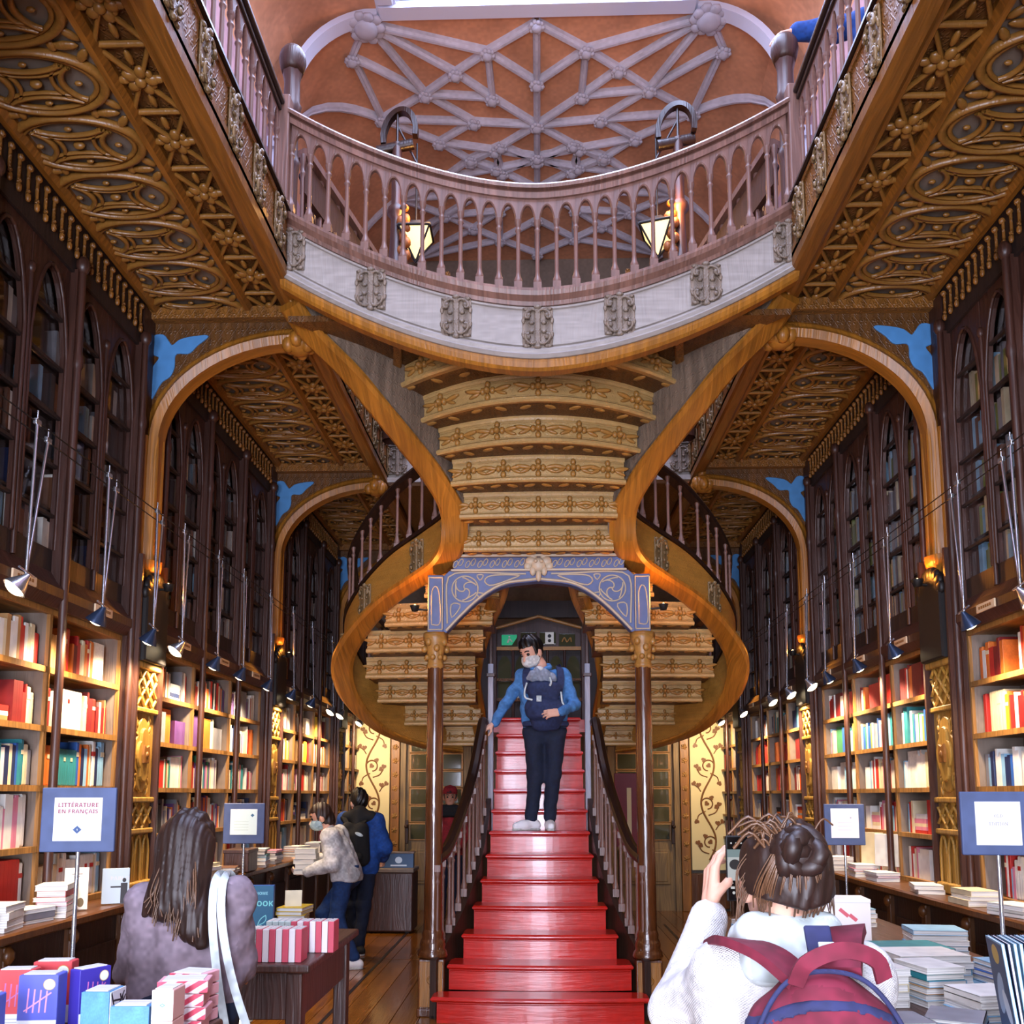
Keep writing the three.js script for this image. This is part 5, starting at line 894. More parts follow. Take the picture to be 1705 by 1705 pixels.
{
  // left foreground: boxed books with tally marks, plain blue boxes, striped and white boxed sets
  const Y = 0.9315, tally = (bg, ink, sticker) => print(128, 220, (g) => { g.strokeStyle = ink; g.lineWidth = 5; for (let i = 0; i < 4; i++) { g.beginPath(); g.moveTo(34 + i * 20, 45 + i * 3); g.lineTo(30 + i * 20, 130); g.stroke(); } g.beginPath(); g.moveTo(20, 125); g.lineTo(108, 60); g.stroke(); g.fillStyle = '#e6ecdf'; g.beginPath(); g.arc(100, 32, 19, 0, 7); g.fill(); g.strokeStyle = '#c8a34a'; g.lineWidth = 2; g.stroke(); g.fillStyle = '#eef0ee'; g.fillRect(0, 156, 128, 64); g.fillStyle = 'rgba(120,120,130,0.4)'; g.fillRect(34, 172, 60, 4); g.fillRect(34, 184, 60, 4); g.fillRect(44, 196, 40, 4); }, bg);
  const tb = [printMat('tally_blue', tally('#5a62c4', '#f0a0c8')), mat('tally_blue_side', 0x5a62c4)], tr = [printMat('tally_red', tally('#d8464a', '#c06aa8')), mat('tally_red_side', 0xd8464a)], tv = [printMat('tally_violet', tally('#3a2f9a', '#d070b0')), mat('tally_violet_side', 0x3a2f9a)];
  const boxed = (label, w, h, d, m, x, y, z, ry, name = 'boxed_book') => { const t = thing(name, label, 'boxed book', [x, y, z], ry); card(t, 'slipcase', w, h, d, m, 0, h / 2, 0); part('page_block', bx(w * 0.8, 0.003, d * 0.85, 0, h + 0.0014, 0), M.paper, t); return t; };
  boxed('red boxed book with pink tally marks and a round sticker at the left edge', 0.11, 0.185, 0.06, tr, -1.615, Y, -2.93, 0.12);
  boxed('blue boxed book with pink tally marks and a white band, second from the left', 0.115, 0.185, 0.07, tb, -1.5, Y, -2.86, 0.1);
  boxed('violet boxed book turned sideways behind the blue tally book', 0.11, 0.185, 0.05, tv, -1.405, Y, -2.96, 1.1);
  boxed('blue tally book lowest in the left corner of the photograph', 0.11, 0.185, 0.05, tb, -1.51, Y - 0.0, -2.56, 0.15);
  boxed('pink topped boxed book behind the red and blue tally books', 0.12, 0.19, 0.06, tr, -1.56, Y, -3.05, 0.1);
  const plain = (nm, c) => [mat(nm, c, { roughness: 0.5, map: T.patch }), M[nm]];
  const lb = plain('box_light_blue', 0x5f9fd2);
  const spl = printMat('scribble_side', print(64, 128, (g) => { g.strokeStyle = '#1a1a24'; g.lineWidth = 5; let x = 7; for (let i = 0; i < 16; i++) { g.beginPath(); g.moveTo((i * 37) % 64, (i * 53) % 128); g.lineTo((i * 61 + 20) % 64, (i * 31 + 60) % 128); g.stroke(); } }, '#e9e9ee'));
  const b2 = boxed('tall light blue box with a black scribbled side on the front table', 0.085, 0.14, 0.1, lb, -1.315, Y, -2.86, 0.0);
  card(b2, 'scribbled_side', 0.1, 0.138, 0.003, [spl, M.paper_plain], 0.045, 0.07, 0, PI / 2);
  boxed('wide light blue box beside the white boxed set on the front table', 0.112, 0.105, 0.08, lb, -1.17, Y + 0.0165, -2.75, 0.05);
  pile('under the wide light blue box on the front table', -1.17, Y, -2.75, 1, 0.13, 0.11, ['white'], { t: 0.016, ry: 0.05 });
  const ws = [printMat('white_set_front', print(64, 128, (g) => { diamond(g, 32, 64, 9, '#5b8ea6'); diamond(g, 32, 64, 4, '#ffffff'); }, '#f2eee6')), mat('white_set_side', 0xd9a7a0)];
  boxed('upper white boxed set with a small blue diamond on the front table', 0.062, 0.085, 0.09, ws, -1.058 - 0.01, Y + 0.0855, -2.74, 0.0); boxed('lower white boxed set with a small blue diamond on the front table', 0.062, 0.085, 0.09, ws, -1.068, Y, -2.74, 0.0);
  const st = printMat('stripe_red', print(64, 64, (g) => { g.fillStyle = '#d2405a'; for (let i = -2; i < 4; i++) { g.beginPath(); g.moveTo(i * 26, 64); g.lineTo(i * 26 + 13, 64); g.lineTo(i * 26 + 39, 0); g.lineTo(i * 26 + 26, 0); g.fill(); } diamond(g, 14, 18, 6, '#4a7c98'); }, '#f3e6e6')), stM = [st, mat('stripe_side', 0xe3a6ae)];
  for (let i = 0; i < 4; i++) boxed(`red and white striped set, ${['lowest', 'second', 'third', 'topmost'][i]} in the front table's nearer stack`, 0.15, 0.036, 0.1, stM, -1.11 + 0.01 * (i % 2), Y + i * 0.0395, -2.95, 0.1 + 0.03 * i);
  for (let i = 0; i < 4; i++) boxed(`red and white striped set, ${['lowest', 'second', 'third', 'topmost'][i]} in the front table's farther stack`, 0.12, 0.036, 0.1, stM, -1.115, Y + i * 0.0395, -3.07, -0.2);
  for (let i = 0; i < 3; i++) pile('beside the blue tally books', -1.42 + i * 0.02, Y, -2.66 + i * 0.04 - 0.0, 2, 0.1, 0.12, ['white', 'blue'], { t: 0.02 + i * 0.002, ry: 0.4 * i }), i === 0 && (i = 3);
  // quatrefoil table: striped upright books, blue poster book, yellow block
  const Y2 = 0.8015, SB = ['white', 'red'];
  const standing = (label, x, z, h, w, t, c, ry = 0, name = 'book', grp) => { const o = thing(name, label, 'book', [x, Y2, z], ry, grp); part('cover', [rb(t, h, w, 0.003, 0, h / 2, 0, 0, 0, 0, 1)], typeof c === 'string' ? bookMat[c] : c, o); part('pages', bx(t * 0.75, 0.002, w * 0.9, 0, h + 0.0008, 0), M.paper, o); loose++; };
  mat('page_teal', 0xd4e8e2, { roughness: 0.7, map: T.pages }); mat('stripe_cover', 0xd8566a, { roughness: 0.5 }); mat('stripe_white', 0xf3ecec, { roughness: 0.5 });
  for (let r = 0; r < 2; r++) for (let i = 0; i < 11; i++) standing(`${i < 4 ? 'pale teal' : i % 2 ? 'white' : 'red'} book, ${ordw(i)} from left in the ${r ? 'back' : 'front'} row on the quatrefoil table`, -1.575 + i * 0.034 + r * 0.1, -4.92 - r * 0.3, 0.165, 0.13, 0.032, i < 4 ? M.page_teal : i % 2 ? M.stripe_white : M.stripe_cover, 0);
  const bk = [printMat('blue_book_cover', print(180, 240, (g) => { txt(g, 'IN YOUR HOME', 95, 40, 17, '#8fd0d4'); txt(g, 'LE BOOK', 112, 90, 33, '#7fd6d0'); g.strokeStyle = '#7fd0d0'; g.lineWidth = 4; g.beginPath(); g.moveTo(120, 200); g.quadraticCurveTo(110, 150, 150, 130); g.quadraticCurveTo(160, 160, 125, 170); g.stroke(); g.fillStyle = 'rgba(160,220,220,0.5)'; g.fillRect(30, 215, 110, 6); }, '#20607e')), mat('blue_book_side', 0x2a5a9a)];
  const bkt = thing('book', 'large dark teal book with pale lettering standing behind the woman in mauve', 'book', [-1.69, Y2, -5.55], 0.12); card(bkt, 'cover', 0.25, 0.32, 0.05, bk, 0, 0.162, 0, 0, -0.02);
  for (let i = 0; i < 8; i++) looseBook('book', `yellow book, ${i === 7 ? 'topmost' : i ? ordw(i) + ' above bottom' : 'lowest'}, in the stack on the quatrefoil table`, 0.16, 0.022, 0.22, 'yellow', [-1.515 + i * 0.004, Y2 + i * 0.0226, -5.75], 0.12 * Math.sin(i * 1.7), 'yellow books in the stack');
  const ye = looseBook('book', 'cream book standing tilted on top of the yellow stack', 0.1, 0.02, 0.14, 'cream', [-1.5, Y2 + 0.2, -5.75], 0.2, null, 1.35, 0);
}
{
  // left counter
  const Y = 1.0315;
  const up = (label, x, z, w, h, d, m, ry, rx = -0.18, y = Y) => { const t = thing('book', label, 'book', [x, y, z], ry); const q = card(t, 'cover', w, h, d, m, 0, h / 2 + 0.004, 0, 0, 0); t.rotation.x = rx; t.rotation.order = 'YXZ'; return t; };
  const m1 = [printMat('cover_pale_figure', print(128, 180, (g) => { g.fillStyle = 'rgba(190,190,190,0.9)'; g.font = 'bold 26px serif'; g.fillText('PABLO', 36, 60); g.fillStyle = '#1d1c22'; g.beginPath(); g.ellipse(104, 62, 9, 11, 0, 0, 7); g.fill(); g.fillRect(88, 76, 32, 104); g.fillRect(40, 92, 60, 8); }, '#a9bccb')), mat('cover_pale_side', 0xb6c8d4)];
  const m2 = [printMat('cover_cream_small', print(100, 180, (g) => { g.fillStyle = '#8a8272'; g.fillRect(30, 24, 44, 5); g.fillRect(38, 36, 26, 4); g.fillStyle = '#6a5836'; g.beginPath(); g.ellipse(70, 150, 14, 20, 0, 0, 7); g.fill(); g.beginPath(); g.ellipse(30, 160, 10, 12, 0, 0, 7); g.fill(); }, '#e6dfd2')), mat('cover_cream_side', 0xe6dfd2)];
  up('pale blue book with a dark figure on its cover, standing on the left counter', -2.42, -5.35, 0.145, 0.2, 0.02, m1, 0.45);
  up('tall cream book with a small brown picture, standing on the left counter', -2.5, -5.05, 0.12, 0.225, 0.02, m2, 0.45);
  let z = -3.75; const wh = ['white', 'cream', 'white', 'pink'];
  const L = [[-2.52, -3.8, 5, ['white']], [-2.5, -4.06, 4, ['white', 'cream']], [-2.5, -4.33, 4, ['white']], [-2.52, -4.6, 3, ['white', 'grey']], [-2.5, -4.85, 6, ['white', 'white', 'pink', 'white', 'red']], [-2.48, -5.65, 2, ['white', 'dark blue']]];
  for (const [i, [x, zz, n, c]] of L.entries()) pile(`on the left counter, ${ordw(i)} from the camera`, x, Y, zz, n, 0.15, 0.22, c);
  const red = [['red', 0], ['white', 0.035], ['pale blue', 0.07]];
  for (const [c, dz] of red) { const o = thing('book', `${c} book standing upright on the left counter at the picture's left edge`, 'book', [-2.62, Y, -4.28 - dz], 0); part('cover', rb(0.16, 0.23, 0.03, 0.004, 0, 0.115, 0, 0, 0, 0, 1), bookMat[c], o); }
  for (const [i, [x, zz, n, c]] of [[-2.47, -6.55, 3, ['black']], [-2.52, -7.0, 4, ['white', 'cream']], [-2.46, -7.35, 3, ['brown', 'white']], [-2.47, -8.2, 6, ['white', 'white', 'pale blue', 'teal', 'dark blue']], [-2.47, -8.6, 5, ['white', 'grey', 'white', 'dark blue', 'pink']], [-2.48, -9.6, 4, ['white', 'cream', 'orange', 'white']], [-2.48, -10.4, 4, ['white']]].entries()) pile(`on the left counter, ${ordw(i)} past the pilaster`, x, Y, zz, n, 0.17, 0.26, c);
  const bxx = thing('storage_box', 'dark brown box standing on the left counter beside the plain sign', 'box', [-2.46, Y, -7.72], 0.05); part('box', rb(0.2, 0.16, 0.3, 0.008, 0, 0.08, 0), M.table_wood, bxx); part('lid', rb(0.21, 0.03, 0.31, 0.006, 0, 0.165, 0), M.table_wood, bxx);
  // right counter
  for (const [i, [x, zz, n, c]] of [[2.48, -4.0, 3, ['white']], [2.47, -4.5, 4, ['white', 'cream']], [2.47, -5.0, 3, ['white']], [2.48, -5.5, 3, ['cream', 'white']], [2.48, -6.15, 2, ['white']], [2.5, -7.0, 3, ['white', 'pink']], [2.5, -7.4, 4, ['white', 'cream', 'pink']], [2.5, -8.0, 4, ['white']]].entries()) pile(`on the right counter, ${ordw(i)} from the camera`, x, Y, zz, n, 0.17, 0.25, c);
  for (const [i, [zz, c, h]] of [[-3.9, 'white', 0.26], [-4.25, 'cream', 0.28], [-7.15, 'white', 0.24], [-7.45, 'cream', 0.24]].entries()) { const o = thing('book', `${c} book propped upright against the right shelves, ${ordw(i)} from the camera`, 'book', [2.6, Y + 0.09, zz], -0.9); part('cover', rb(0.19, h, 0.02, 0.003, 0, h / 2, 0, -0.05), bookMat[c], o); }
}
{
  // right table
  const Y = 0.8615;
  const wb = thing('gift_box', 'white box with slanting red stripes beside the small white sign', 'box', [1.66, Y, -5.35], -0.1);
  const sm = printMat('stripe_box', print(200, 140, (g) => { g.fillStyle = '#d9606c'; for (const [x, y, w] of [[20, 30, 20], [60, 60, 26], [8, 80, 18], [95, 20, 22], [130, 40, 18], [40, 100, 26]]) { g.save(); g.translate(x, y); g.rotate(0.7); g.fillRect(0, 0, w * 1.8, 13); g.restore(); } g.fillStyle = '#4a6688'; for (const [x, y] of [[52, 72], [84, 100], [50, 126]]) { g.beginPath(); g.arc(x, y, 6, 0, 7); g.fill(); } }, '#f1ecea'));
  card(wb, 'box', 0.3, 0.21, 0.22, [sm, M.paper_plain], 0, 0.105, 0); part('lid', rb(0.305, 0.02, 0.225, 0.004, 0, 0.215, 0), M.paper_plain, wb);
  const P = (w, x, z, n, ww, d, c, o) => pile(w, x, Y, z, n, ww, d, c, o);
  P('of blue books before the striped box', 1.72, -4.55, 4, 0.34, 0.26, ['white', 'pale blue', 'white', 'teal'], { t: 0.022, ry: 0.1 });
  P('of ruffled white books beside the photographer', 1.22, -3.75, 5, 0.3, 0.26, ['white', 'white', 'cream', 'white'], { t: 0.028, ry: 0.12 });
  P('behind the ruffled white pile', 1.35, -4.35, 4, 0.3, 0.22, ['white', 'pale blue', 'white', 'white'], { t: 0.024, ry: -0.1 });
  P('before the ruffled white pile', 1.12, -3.1, 5, 0.21, 0.16, ['white', 'pale blue', 'white', 'white', 'grey'], { t: 0.017, ry: 0.08 });
  P('of teal books behind the fanned booklets', 1.5, -3.75, 6, 0.16, 0.22, ['white', 'pale blue', 'tan', 'pale blue', 'teal', 'white'], { t: 0.024, ry: 0.2 });
  P('of blue booklets beside the fanned booklets', 1.34, -3.15, 6, 0.17, 0.2, ['pale blue', 'white', 'pale blue', 'blue', 'pale blue', 'grey'], { t: 0.014, ry: -0.5 });
  P('of thin blue books at the bottom right corner', 1.22, -2.58, 6, 0.19, 0.2, ['white', 'blue', 'white', 'pale blue', 'white', 'dark blue'], { t: 0.013, ry: 0.05 });
  P('of thin blue books under the fan', 1.42, -2.6, 6, 0.19, 0.2, ['white', 'blue', 'white', 'pale blue', 'white', 'dark blue'], { t: 0.013, ry: -0.02 });
  P('of yellow edges beside the burgundy backpack', 1.07, -2.72, 6, 0.1, 0.19, ['yellow', 'white', 'yellow', 'teal', 'yellow', 'yellow'], { t: 0.013, ry: 0.3 });
  // booklets standing fanned between two printed ends
  const pm = printMat('booklet_cover', print(120, 240, (g) => { g.fillStyle = '#3a4a66'; g.fillRect(0, 0, 120, 240); g.fillStyle = '#c9a94a'; g.beginPath(); g.ellipse(60, 34, 26, 26, 0, 0, 7); g.fill(); g.fillStyle = '#9fb4c8'; g.beginPath(); g.ellipse(50, 140, 26, 60, 0.3, 0, 7); g.fill(); g.fillStyle = '#d4dbe0'; g.beginPath(); g.ellipse(80, 170, 20, 46, -0.3, 0, 7); g.fill(); }, '#3a4a66'));
  const nB = 11, yb = Y + 0.083;
  for (let f = 0; f < 2; f++) for (let i = 0; i < (f ? 4 : nB); i++) {
    const u = i / (nB - 1) - 0.5, h = 0.275, o = thing('booklet', `thin blue and white booklet standing ${ordw(i)} from the left in the ${f ? 'right' : 'left'} fan`, 'booklet', [1.405 + f * 0.165 + i * 0.0135, yb, -2.92 + f * 0.02], -0.22, 'fanned booklets');
    o.rotation.z = f ? 0.14 : 0.12 - i * 0.014; part('cover', [bx(0.0018, h, 0.19, -0.0035, h / 2, 0), bx(0.0018, h, 0.19, 0.0035, h / 2, 0)], i % 3 === 1 ? bookMat['dark blue'] : bookMat['pale blue'], o); part('pages', bx(0.005, h - 0.004, 0.188, 0, h / 2, 0.001), M.paper_plain, o);
    if (i === 0) { const q = mesh('print', face(0.185, h - 0.01, 0, 0, 0, -PI / 2), pm, o); q.position.set(-0.0052, h / 2, 0); }
    loose++;
  }
  P("at the right table's far end", 1.9, -5.9, 4, 0.26, 0.2, ['white', 'cream', 'white', 'pale blue'], { t: 0.026, ry: 0 });
  P("of white and blue books by the table's far edge", 2.0, -4.9, 5, 0.26, 0.22, ['white', 'pale blue', 'white'], { t: 0.024, ry: -0.15 });
  P("of white books in the right table's middle", 1.62, -4.1, 5, 0.3, 0.24, ['white', 'white', 'pale blue', 'white'], { t: 0.026, ry: 0.05 });
  P('of white books left of the striped box', 1.22, -5.3, 4, 0.26, 0.22, ['white', 'cream', 'pale blue', 'white'], { t: 0.024, ry: 0.1 });
  P('of grey books by the right table edge', 1.9, -3.9, 6, 0.2, 0.26, ['grey', 'pale blue', 'white', 'blue'], { t: 0.02, ry: 0.12 });
  P('of white books behind the blue booklets', 1.56, -3.42, 5, 0.19, 0.2, ['white', 'pale blue', 'white', 'white'], { t: 0.022, ry: 0.2 });
  P('of white books under the large sign', 1.86, -3.35, 6, 0.2, 0.26, ['white', 'pale blue', 'cream', 'white'], { t: 0.022, ry: -0.05 });
  P('carrying the fanned booklets', 1.47, -2.93, 5, 0.3, 0.24, ['white', 'pale blue', 'white', 'blue', 'pale blue'], { t: 0.016, ry: 0.05 });
}
{
  // trunk with boxes near the rear, red display by the right door
  const t = thing('trunk', 'dark brown trunk on the floor behind the left column', 'trunk', [-1.84, 0, -11.65]);
  part('body', rb(0.62, 0.7, 0.5, 0.02, 0, 0.37, 0), M.table_wood, t); part('lid', rb(0.64, 0.05, 0.52, 0.012, 0, 0.745, 0), M.case_back, t); for (const s of [-1, 1]) part('foot', rb(0.06, 0.04, 0.4, 0.01, s * 0.24, 0.02, 0), M.iron_dark, t);
  const g = [printMat('crest_box', print(200, 110, (c) => { c.fillStyle = '#cfe0ea'; c.beginPath(); c.ellipse(110, 50, 22, 26, 0, 0, 7); c.fill(); c.fillRect(60, 86, 100, 12); }, '#3d5a7c')), mat('crest_box_side', 0x3d5a7c)];
  const b = thing('gift_box', 'blue box with a pale crest lying on the dark trunk', 'box', [-1.74, 0.771, -11.55], 0.05); card(b, 'box', 0.4, 0.17, 0.14, g, 0, 0.086, 0, 0, 0); part('lid', rb(0.42, 0.02, 0.16, 0.005, 0, 0.182, 0), M.case_back, b);
  for (let i = 0; i < 5; i++) { const o = thing('booklet', `cream booklet standing ${ordw(i)} from the left beside the crest box on the trunk`, 'booklet', [-2.08 + i * 0.03, 0.771, -11.5], 0); part('cover', rb(0.022, 0.13, 0.1, 0.003, 0, 0.066, 0), bookMat.cream, o); }
  const r = thing('poster_stand', 'dark red poster board by the right rear door', 'poster', [1.2, 0, -12.9], -0.1); mat('poster_red', 0x7d1524, { roughness: 0.5 });
  part('board', rb(0.34, 1.0, 0.03, 0.008, 0, 1.45, 0), M.poster_red, r); part('leg', [rod([-0.13, 0, 0.05], [-0.1, 1.0, 0], 0.015, 6), rod([0.13, 0, 0.05], [0.1, 1.0, 0], 0.015, 6), rod([0, 0, -0.25], [0, 1.3, -0.02], 0.015, 6)], M.iron_dark, r); part('paper_strip', bx(0.06, 0.7, 0.006, 0.03, 1.4, 0.019), M.cream_panel, r);
  const a = thing('red_bag', 'red bag standing on the floor behind the man with the black backpack', 'bag', [-2.2, 0, -11.1]); part('bag', rb(0.22, 0.34, 0.14, 0.03, 0, 0.17, 0), M.poster_red, a); part('handle', tube([[-0.06, 0.33, 0], [-0.05, 0.45, 0], [0.05, 0.45, 0], [0.06, 0.33, 0]], 0.01, 16, 5), M.poster_red, a);
}
// ---------------------------------------------------------------- people: smooth distance fields meshed by surface nets
function sdfMesh(f, lo, hi, cell) {
  const n = [0, 1, 2].map((k) => Math.ceil((hi[k] - lo[k]) / cell) + 1), [nx, ny, nz] = n, F = new Float32Array(nx * ny * nz);
  const ix = (i, j, k) => i + nx * (j + ny * k);
  for (let k = 0; k < nz; k++) for (let j = 0; j < ny; j++) for (let i = 0; i < nx; i++) F[ix(i, j, k)] = f(lo[0] + i * cell, lo[1] + j * cell, lo[2] + k * cell);
  const id = new Int32Array(F.length).fill(-1), pos = [], tri = [];
  for (let k = 0; k < nz - 1; k++) for (let j = 0; j < ny - 1; j++) for (let i = 0; i < nx - 1; i++) {
    let c = 0, x = 0, y = 0, z = 0, m = 0; const v = [];
    for (let q = 0; q < 8; q++) { v[q] = F[ix(i + (q & 1), j + ((q >> 1) & 1), k + (q >> 2))]; if (v[q] < 0) m++; }
    if (m === 0 || m === 8) continue;
    for (let a = 0; a < 8; a++) for (const d of [1, 2, 4]) if (!(a & d)) { const b = a | d; if ((v[a] < 0) !== (v[b] < 0)) { const t = v[a] / (v[a] - v[b]); x += (a & 1) + (d === 1 ? t : 0); y += ((a >> 1) & 1) + (d === 2 ? t : 0); z += (a >> 2) + (d === 4 ? t : 0); c++; } }
    id[ix(i, j, k)] = pos.length / 3; pos.push(lo[0] + (i + x / c) * cell, lo[1] + (j + y / c) * cell, lo[2] + (k + z / c) * cell);
  }
  const quad = (a, b, c, d, flip) => { if (a < 0 || b < 0 || c < 0 || d < 0) return; flip ? tri.push(a, c, b, a, d, c) : tri.push(a, b, c, a, c, d); };
  for (let k = 1; k < nz - 1; k++) for (let j = 1; j < ny - 1; j++) for (let i = 1; i < nx - 1; i++) {
    const s = F[ix(i, j, k)] < 0;
    if (s !== (F[ix(i + 1, j, k)] < 0)) quad(id[ix(i, j - 1, k - 1)], id[ix(i, j, k - 1)], id[ix(i, j, k)], id[ix(i, j - 1, k)], !s);
    if (s !== (F[ix(i, j + 1, k)] < 0)) quad(id[ix(i - 1, j, k - 1)], id[ix(i - 1, j, k)], id[ix(i, j, k)], id[ix(i, j, k - 1)], !s);
    if (s !== (F[ix(i, j, k + 1)] < 0)) quad(id[ix(i - 1, j - 1, k)], id[ix(i, j - 1, k)], id[ix(i, j, k)], id[ix(i - 1, j, k)], !s);
  }
  const g = new THREE.BufferGeometry(); g.setAttribute('position', new THREE.Float32BufferAttribute(pos, 3)); g.setIndex(tri); g.computeVertexNormals(); return g;
}
const smin = (a, b, k) => { const h = Math.max(k - Math.abs(a - b), 0) / k; return Math.min(a, b) - h * h * k * 0.25; };
// bones: [a, b, ra, rb] tapered capsules; balls: [c, rx, ry, rz]
function field(bones, k = 0.03, balls = []) {
  const B = bones.map(([a, b, ra, rb = ra]) => { const d = [b[0] - a[0], b[1] - a[1], b[2] - a[2]]; return [a, d, d[0] ** 2 + d[1] ** 2 + d[2] ** 2 || 1e-9, ra, rb]; });
  return (x, y, z) => {
    let m = 9;
    for (const [a, d, l, ra, rb] of B) { const px = x - a[0], py = y - a[1], pz = z - a[2], t = clamp((px * d[0] + py * d[1] + pz * d[2]) / l, 0, 1); m = smin(m, Math.hypot(px - d[0] * t, py - d[1] * t, pz - d[2] * t) - (ra + (rb - ra) * t), k); }
    for (const [c, rx, ry, rz] of balls) { const q = Math.hypot((x - c[0]) / rx, (y - c[1]) / ry, (z - c[2]) / rz); m = smin(m, (q - 1) * Math.min(rx, ry, rz), k); }
    return m;
  };
}
function bounds(bones, balls = [], pad = 0.05) {
  const lo = [9, 9, 9], hi = [-9, -9, -9];
  const add = (p, r) => { for (let q = 0; q < 3; q++) { lo[q] = Math.min(lo[q], p[q] - r - pad); hi[q] = Math.max(hi[q], p[q] + r + pad); } };
  for (const [a, b, ra, rb = ra] of bones) { add(a, ra); add(b, rb); } for (const [c, rx, ry, rz] of balls) add(c, Math.max(rx, ry, rz));
  return [lo, hi];
}
const blob = (bones, k, balls = [], cell = 0.014, mod) => { const f = field(bones, k, balls), [lo, hi] = bounds(bones, balls); return sdfMesh(mod ? (x, y, z) => mod(f(x, y, z), x, y, z) : f, lo, hi, cell); };
const fold = (x, y, z, a = 0.005) => a * (Math.sin(x * 31 + y * 17 + Math.sin(z * 23) * 2) + 0.7 * Math.sin(y * 53 - x * 19 + z * 29));
// head-local frame: +z looks forwards, y up, centre of the skull at the origin
const headF = field([[[0, -0.015, 0.088], [0, -0.035, 0.104], 0.009, 0.013], [[-0.022, -0.072, 0.072], [0.022, -0.072, 0.072], 0.009], [[-0.02, -0.083, 0.07], [0.02, -0.083, 0.07], 0.008], [[0, -0.06, -0.02], [0, -0.17, -0.045], 0.052, 0.056]], 0.018,
  [[[0, 0.015, -0.008], 0.074, 0.098, 0.092], [[0, -0.055, 0.03], 0.056, 0.062, 0.056], [[-0.076, -0.02, -0.005], 0.012, 0.03, 0.02], [[0.076, -0.02, -0.005], 0.012, 0.03, 0.02]]);
const headFull = (x, y, z) => { let m = headF(x, y, z); for (const s of [-1, 1]) m = Math.max(m, -(Math.hypot(x - s * 0.031, (y - 0.004) * 1.3, z - 0.098) - 0.02)); return m; };
const HEAD = sdfMesh(headFull, [-0.11, -0.2, -0.13], [0.11, 0.14, 0.14], 0.0042);
const EYE = mg([-1, 1].map((s) => sp(0.012, s * 0.031, 0.002, 0.075, 1, 1, 1, 10))), BROW = mg([-1, 1].map((s) => tube([[s * 0.014, 0.026, 0.086], [s * 0.033, 0.032, 0.083], [s * 0.05, 0.026, 0.072]], 0.0045, 8, 5)));
const MASK = sdfMesh((x, y, z) => { const q = Math.hypot(x / 0.07, (y + 0.055) / 0.062, (z - 0.022) / 0.092) - 1; return Math.max(Math.max(q * 0.06, -(q * 0.06 + 0.008)), 0.008 - z, y + 0.012 - 0.2 * (0.09 - z)) ; }, [-0.09, -0.14, -0.02], [0.09, 0.03, 0.14], 0.0042);
const hairCap = (drop, frontY, extra = []) => sdfMesh((x, y, z) => { let m = (Math.hypot(x / 0.086, (y - 0.022) / 0.105, (z + 0.014) / 0.1) - 1) * 0.086; for (const [c, r] of extra) m = smin(m, Math.hypot(x - c[0], y - c[1], z - c[2]) - r, 0.03); m += 0.003 * Math.sin(x * 150 + y * 60) + 0.002 * Math.sin(z * 170 + y * 50); return Math.max(m, -(y - drop), Math.min(z - 0.035 - 0.3 * (y - frontY), frontY - y) > 0 ? Math.min(z - 0.035, frontY - y) : -1); }, [-0.15, -0.16, -0.2], [0.15, 0.2, 0.15], 0.005);
// hand frame: y along the fingers, x across (thumb side = +x * mirror), z out of the back of the hand
function handGeo(mirror, curl = [0.5, 0.55, 0.6, 0.65], thumb = 0.5, spread = 0.06) {
  const b = [[[-0.022, 0.0, 0], [-0.025, 0.075, 0], 0.016, 0.013], [[0, 0, 0], [0, 0.08, 0], 0.018, 0.014], [[0.022, 0.005, 0], [0.026, 0.075, 0], 0.017, 0.013], [[0, -0.04, 0], [0, 0.01, 0], 0.025, 0.022]];
  [[0.03, 0.078, 0.07], [0.011, 0.085, 0.078], [-0.01, 0.083, 0.072], [-0.029, 0.074, 0.057]].forEach(([x, y, L], i) => {
    let p = [x, y, 0], a = 0; const sx = (1.5 - i) * spread; const seg = [0.45, 0.3, 0.25];
    seg.forEach((q, j) => { a += curl[i] * (j ? 0.9 : 1); const l = L * q, n = [p[0] + sx * l, p[1] + Math.cos(a) * l, p[2] - Math.sin(a) * l]; b.push([p, n, 0.0092 - j * 0.0008, 0.0086 - j * 0.0008]); p = n; });
  });
  b.push([[0.024, 0.012, -0.004], [0.052, 0.042, -0.012 - thumb * 0.02], 0.014, 0.011], [[0.052, 0.042, -0.012 - thumb * 0.02], [0.06 - thumb * 0.02, 0.08, -0.018 - thumb * 0.04], 0.0105, 0.0085]);
  const m = b.map(([a, c, ra, rb]) => [[a[0] * mirror, a[1], a[2]], [c[0] * mirror, c[1], c[2]], ra, rb]);
  return blob(m, 0.007, [], 0.0036);
}
const basis = (y, z) => { const Y = V(...y).normalize(), X = new THREE.Vector3().crossVectors(Y, V(...z)).normalize(), Z = new THREE.Vector3().crossVectors(X, Y); return new THREE.Matrix4().makeBasis(X, Y, Z); };
const placed = (g, m4, at) => g.clone().applyMatrix4(m4).translate(...at);
const headM = (fwd, up = [0, 1, 0]) => { const Z = V(...fwd).normalize(), X = new THREE.Vector3().crossVectors(V(...up), Z).normalize(), Y = new THREE.Vector3().crossVectors(Z, X); return new THREE.Matrix4().makeBasis(X, Y, Z); };
const skins = { fair: mat('skin_fair', 0xd9a58c, { roughness: 0.55 }), mid: mat('skin_mid', 0xc48e72, { roughness: 0.55 }) };
const cloth = (n, c, o = {}) => mat(n, c, { roughness: 0.85, map: T.speck, bumpMap: T.speck, bumpScale: 0.002, ...o });
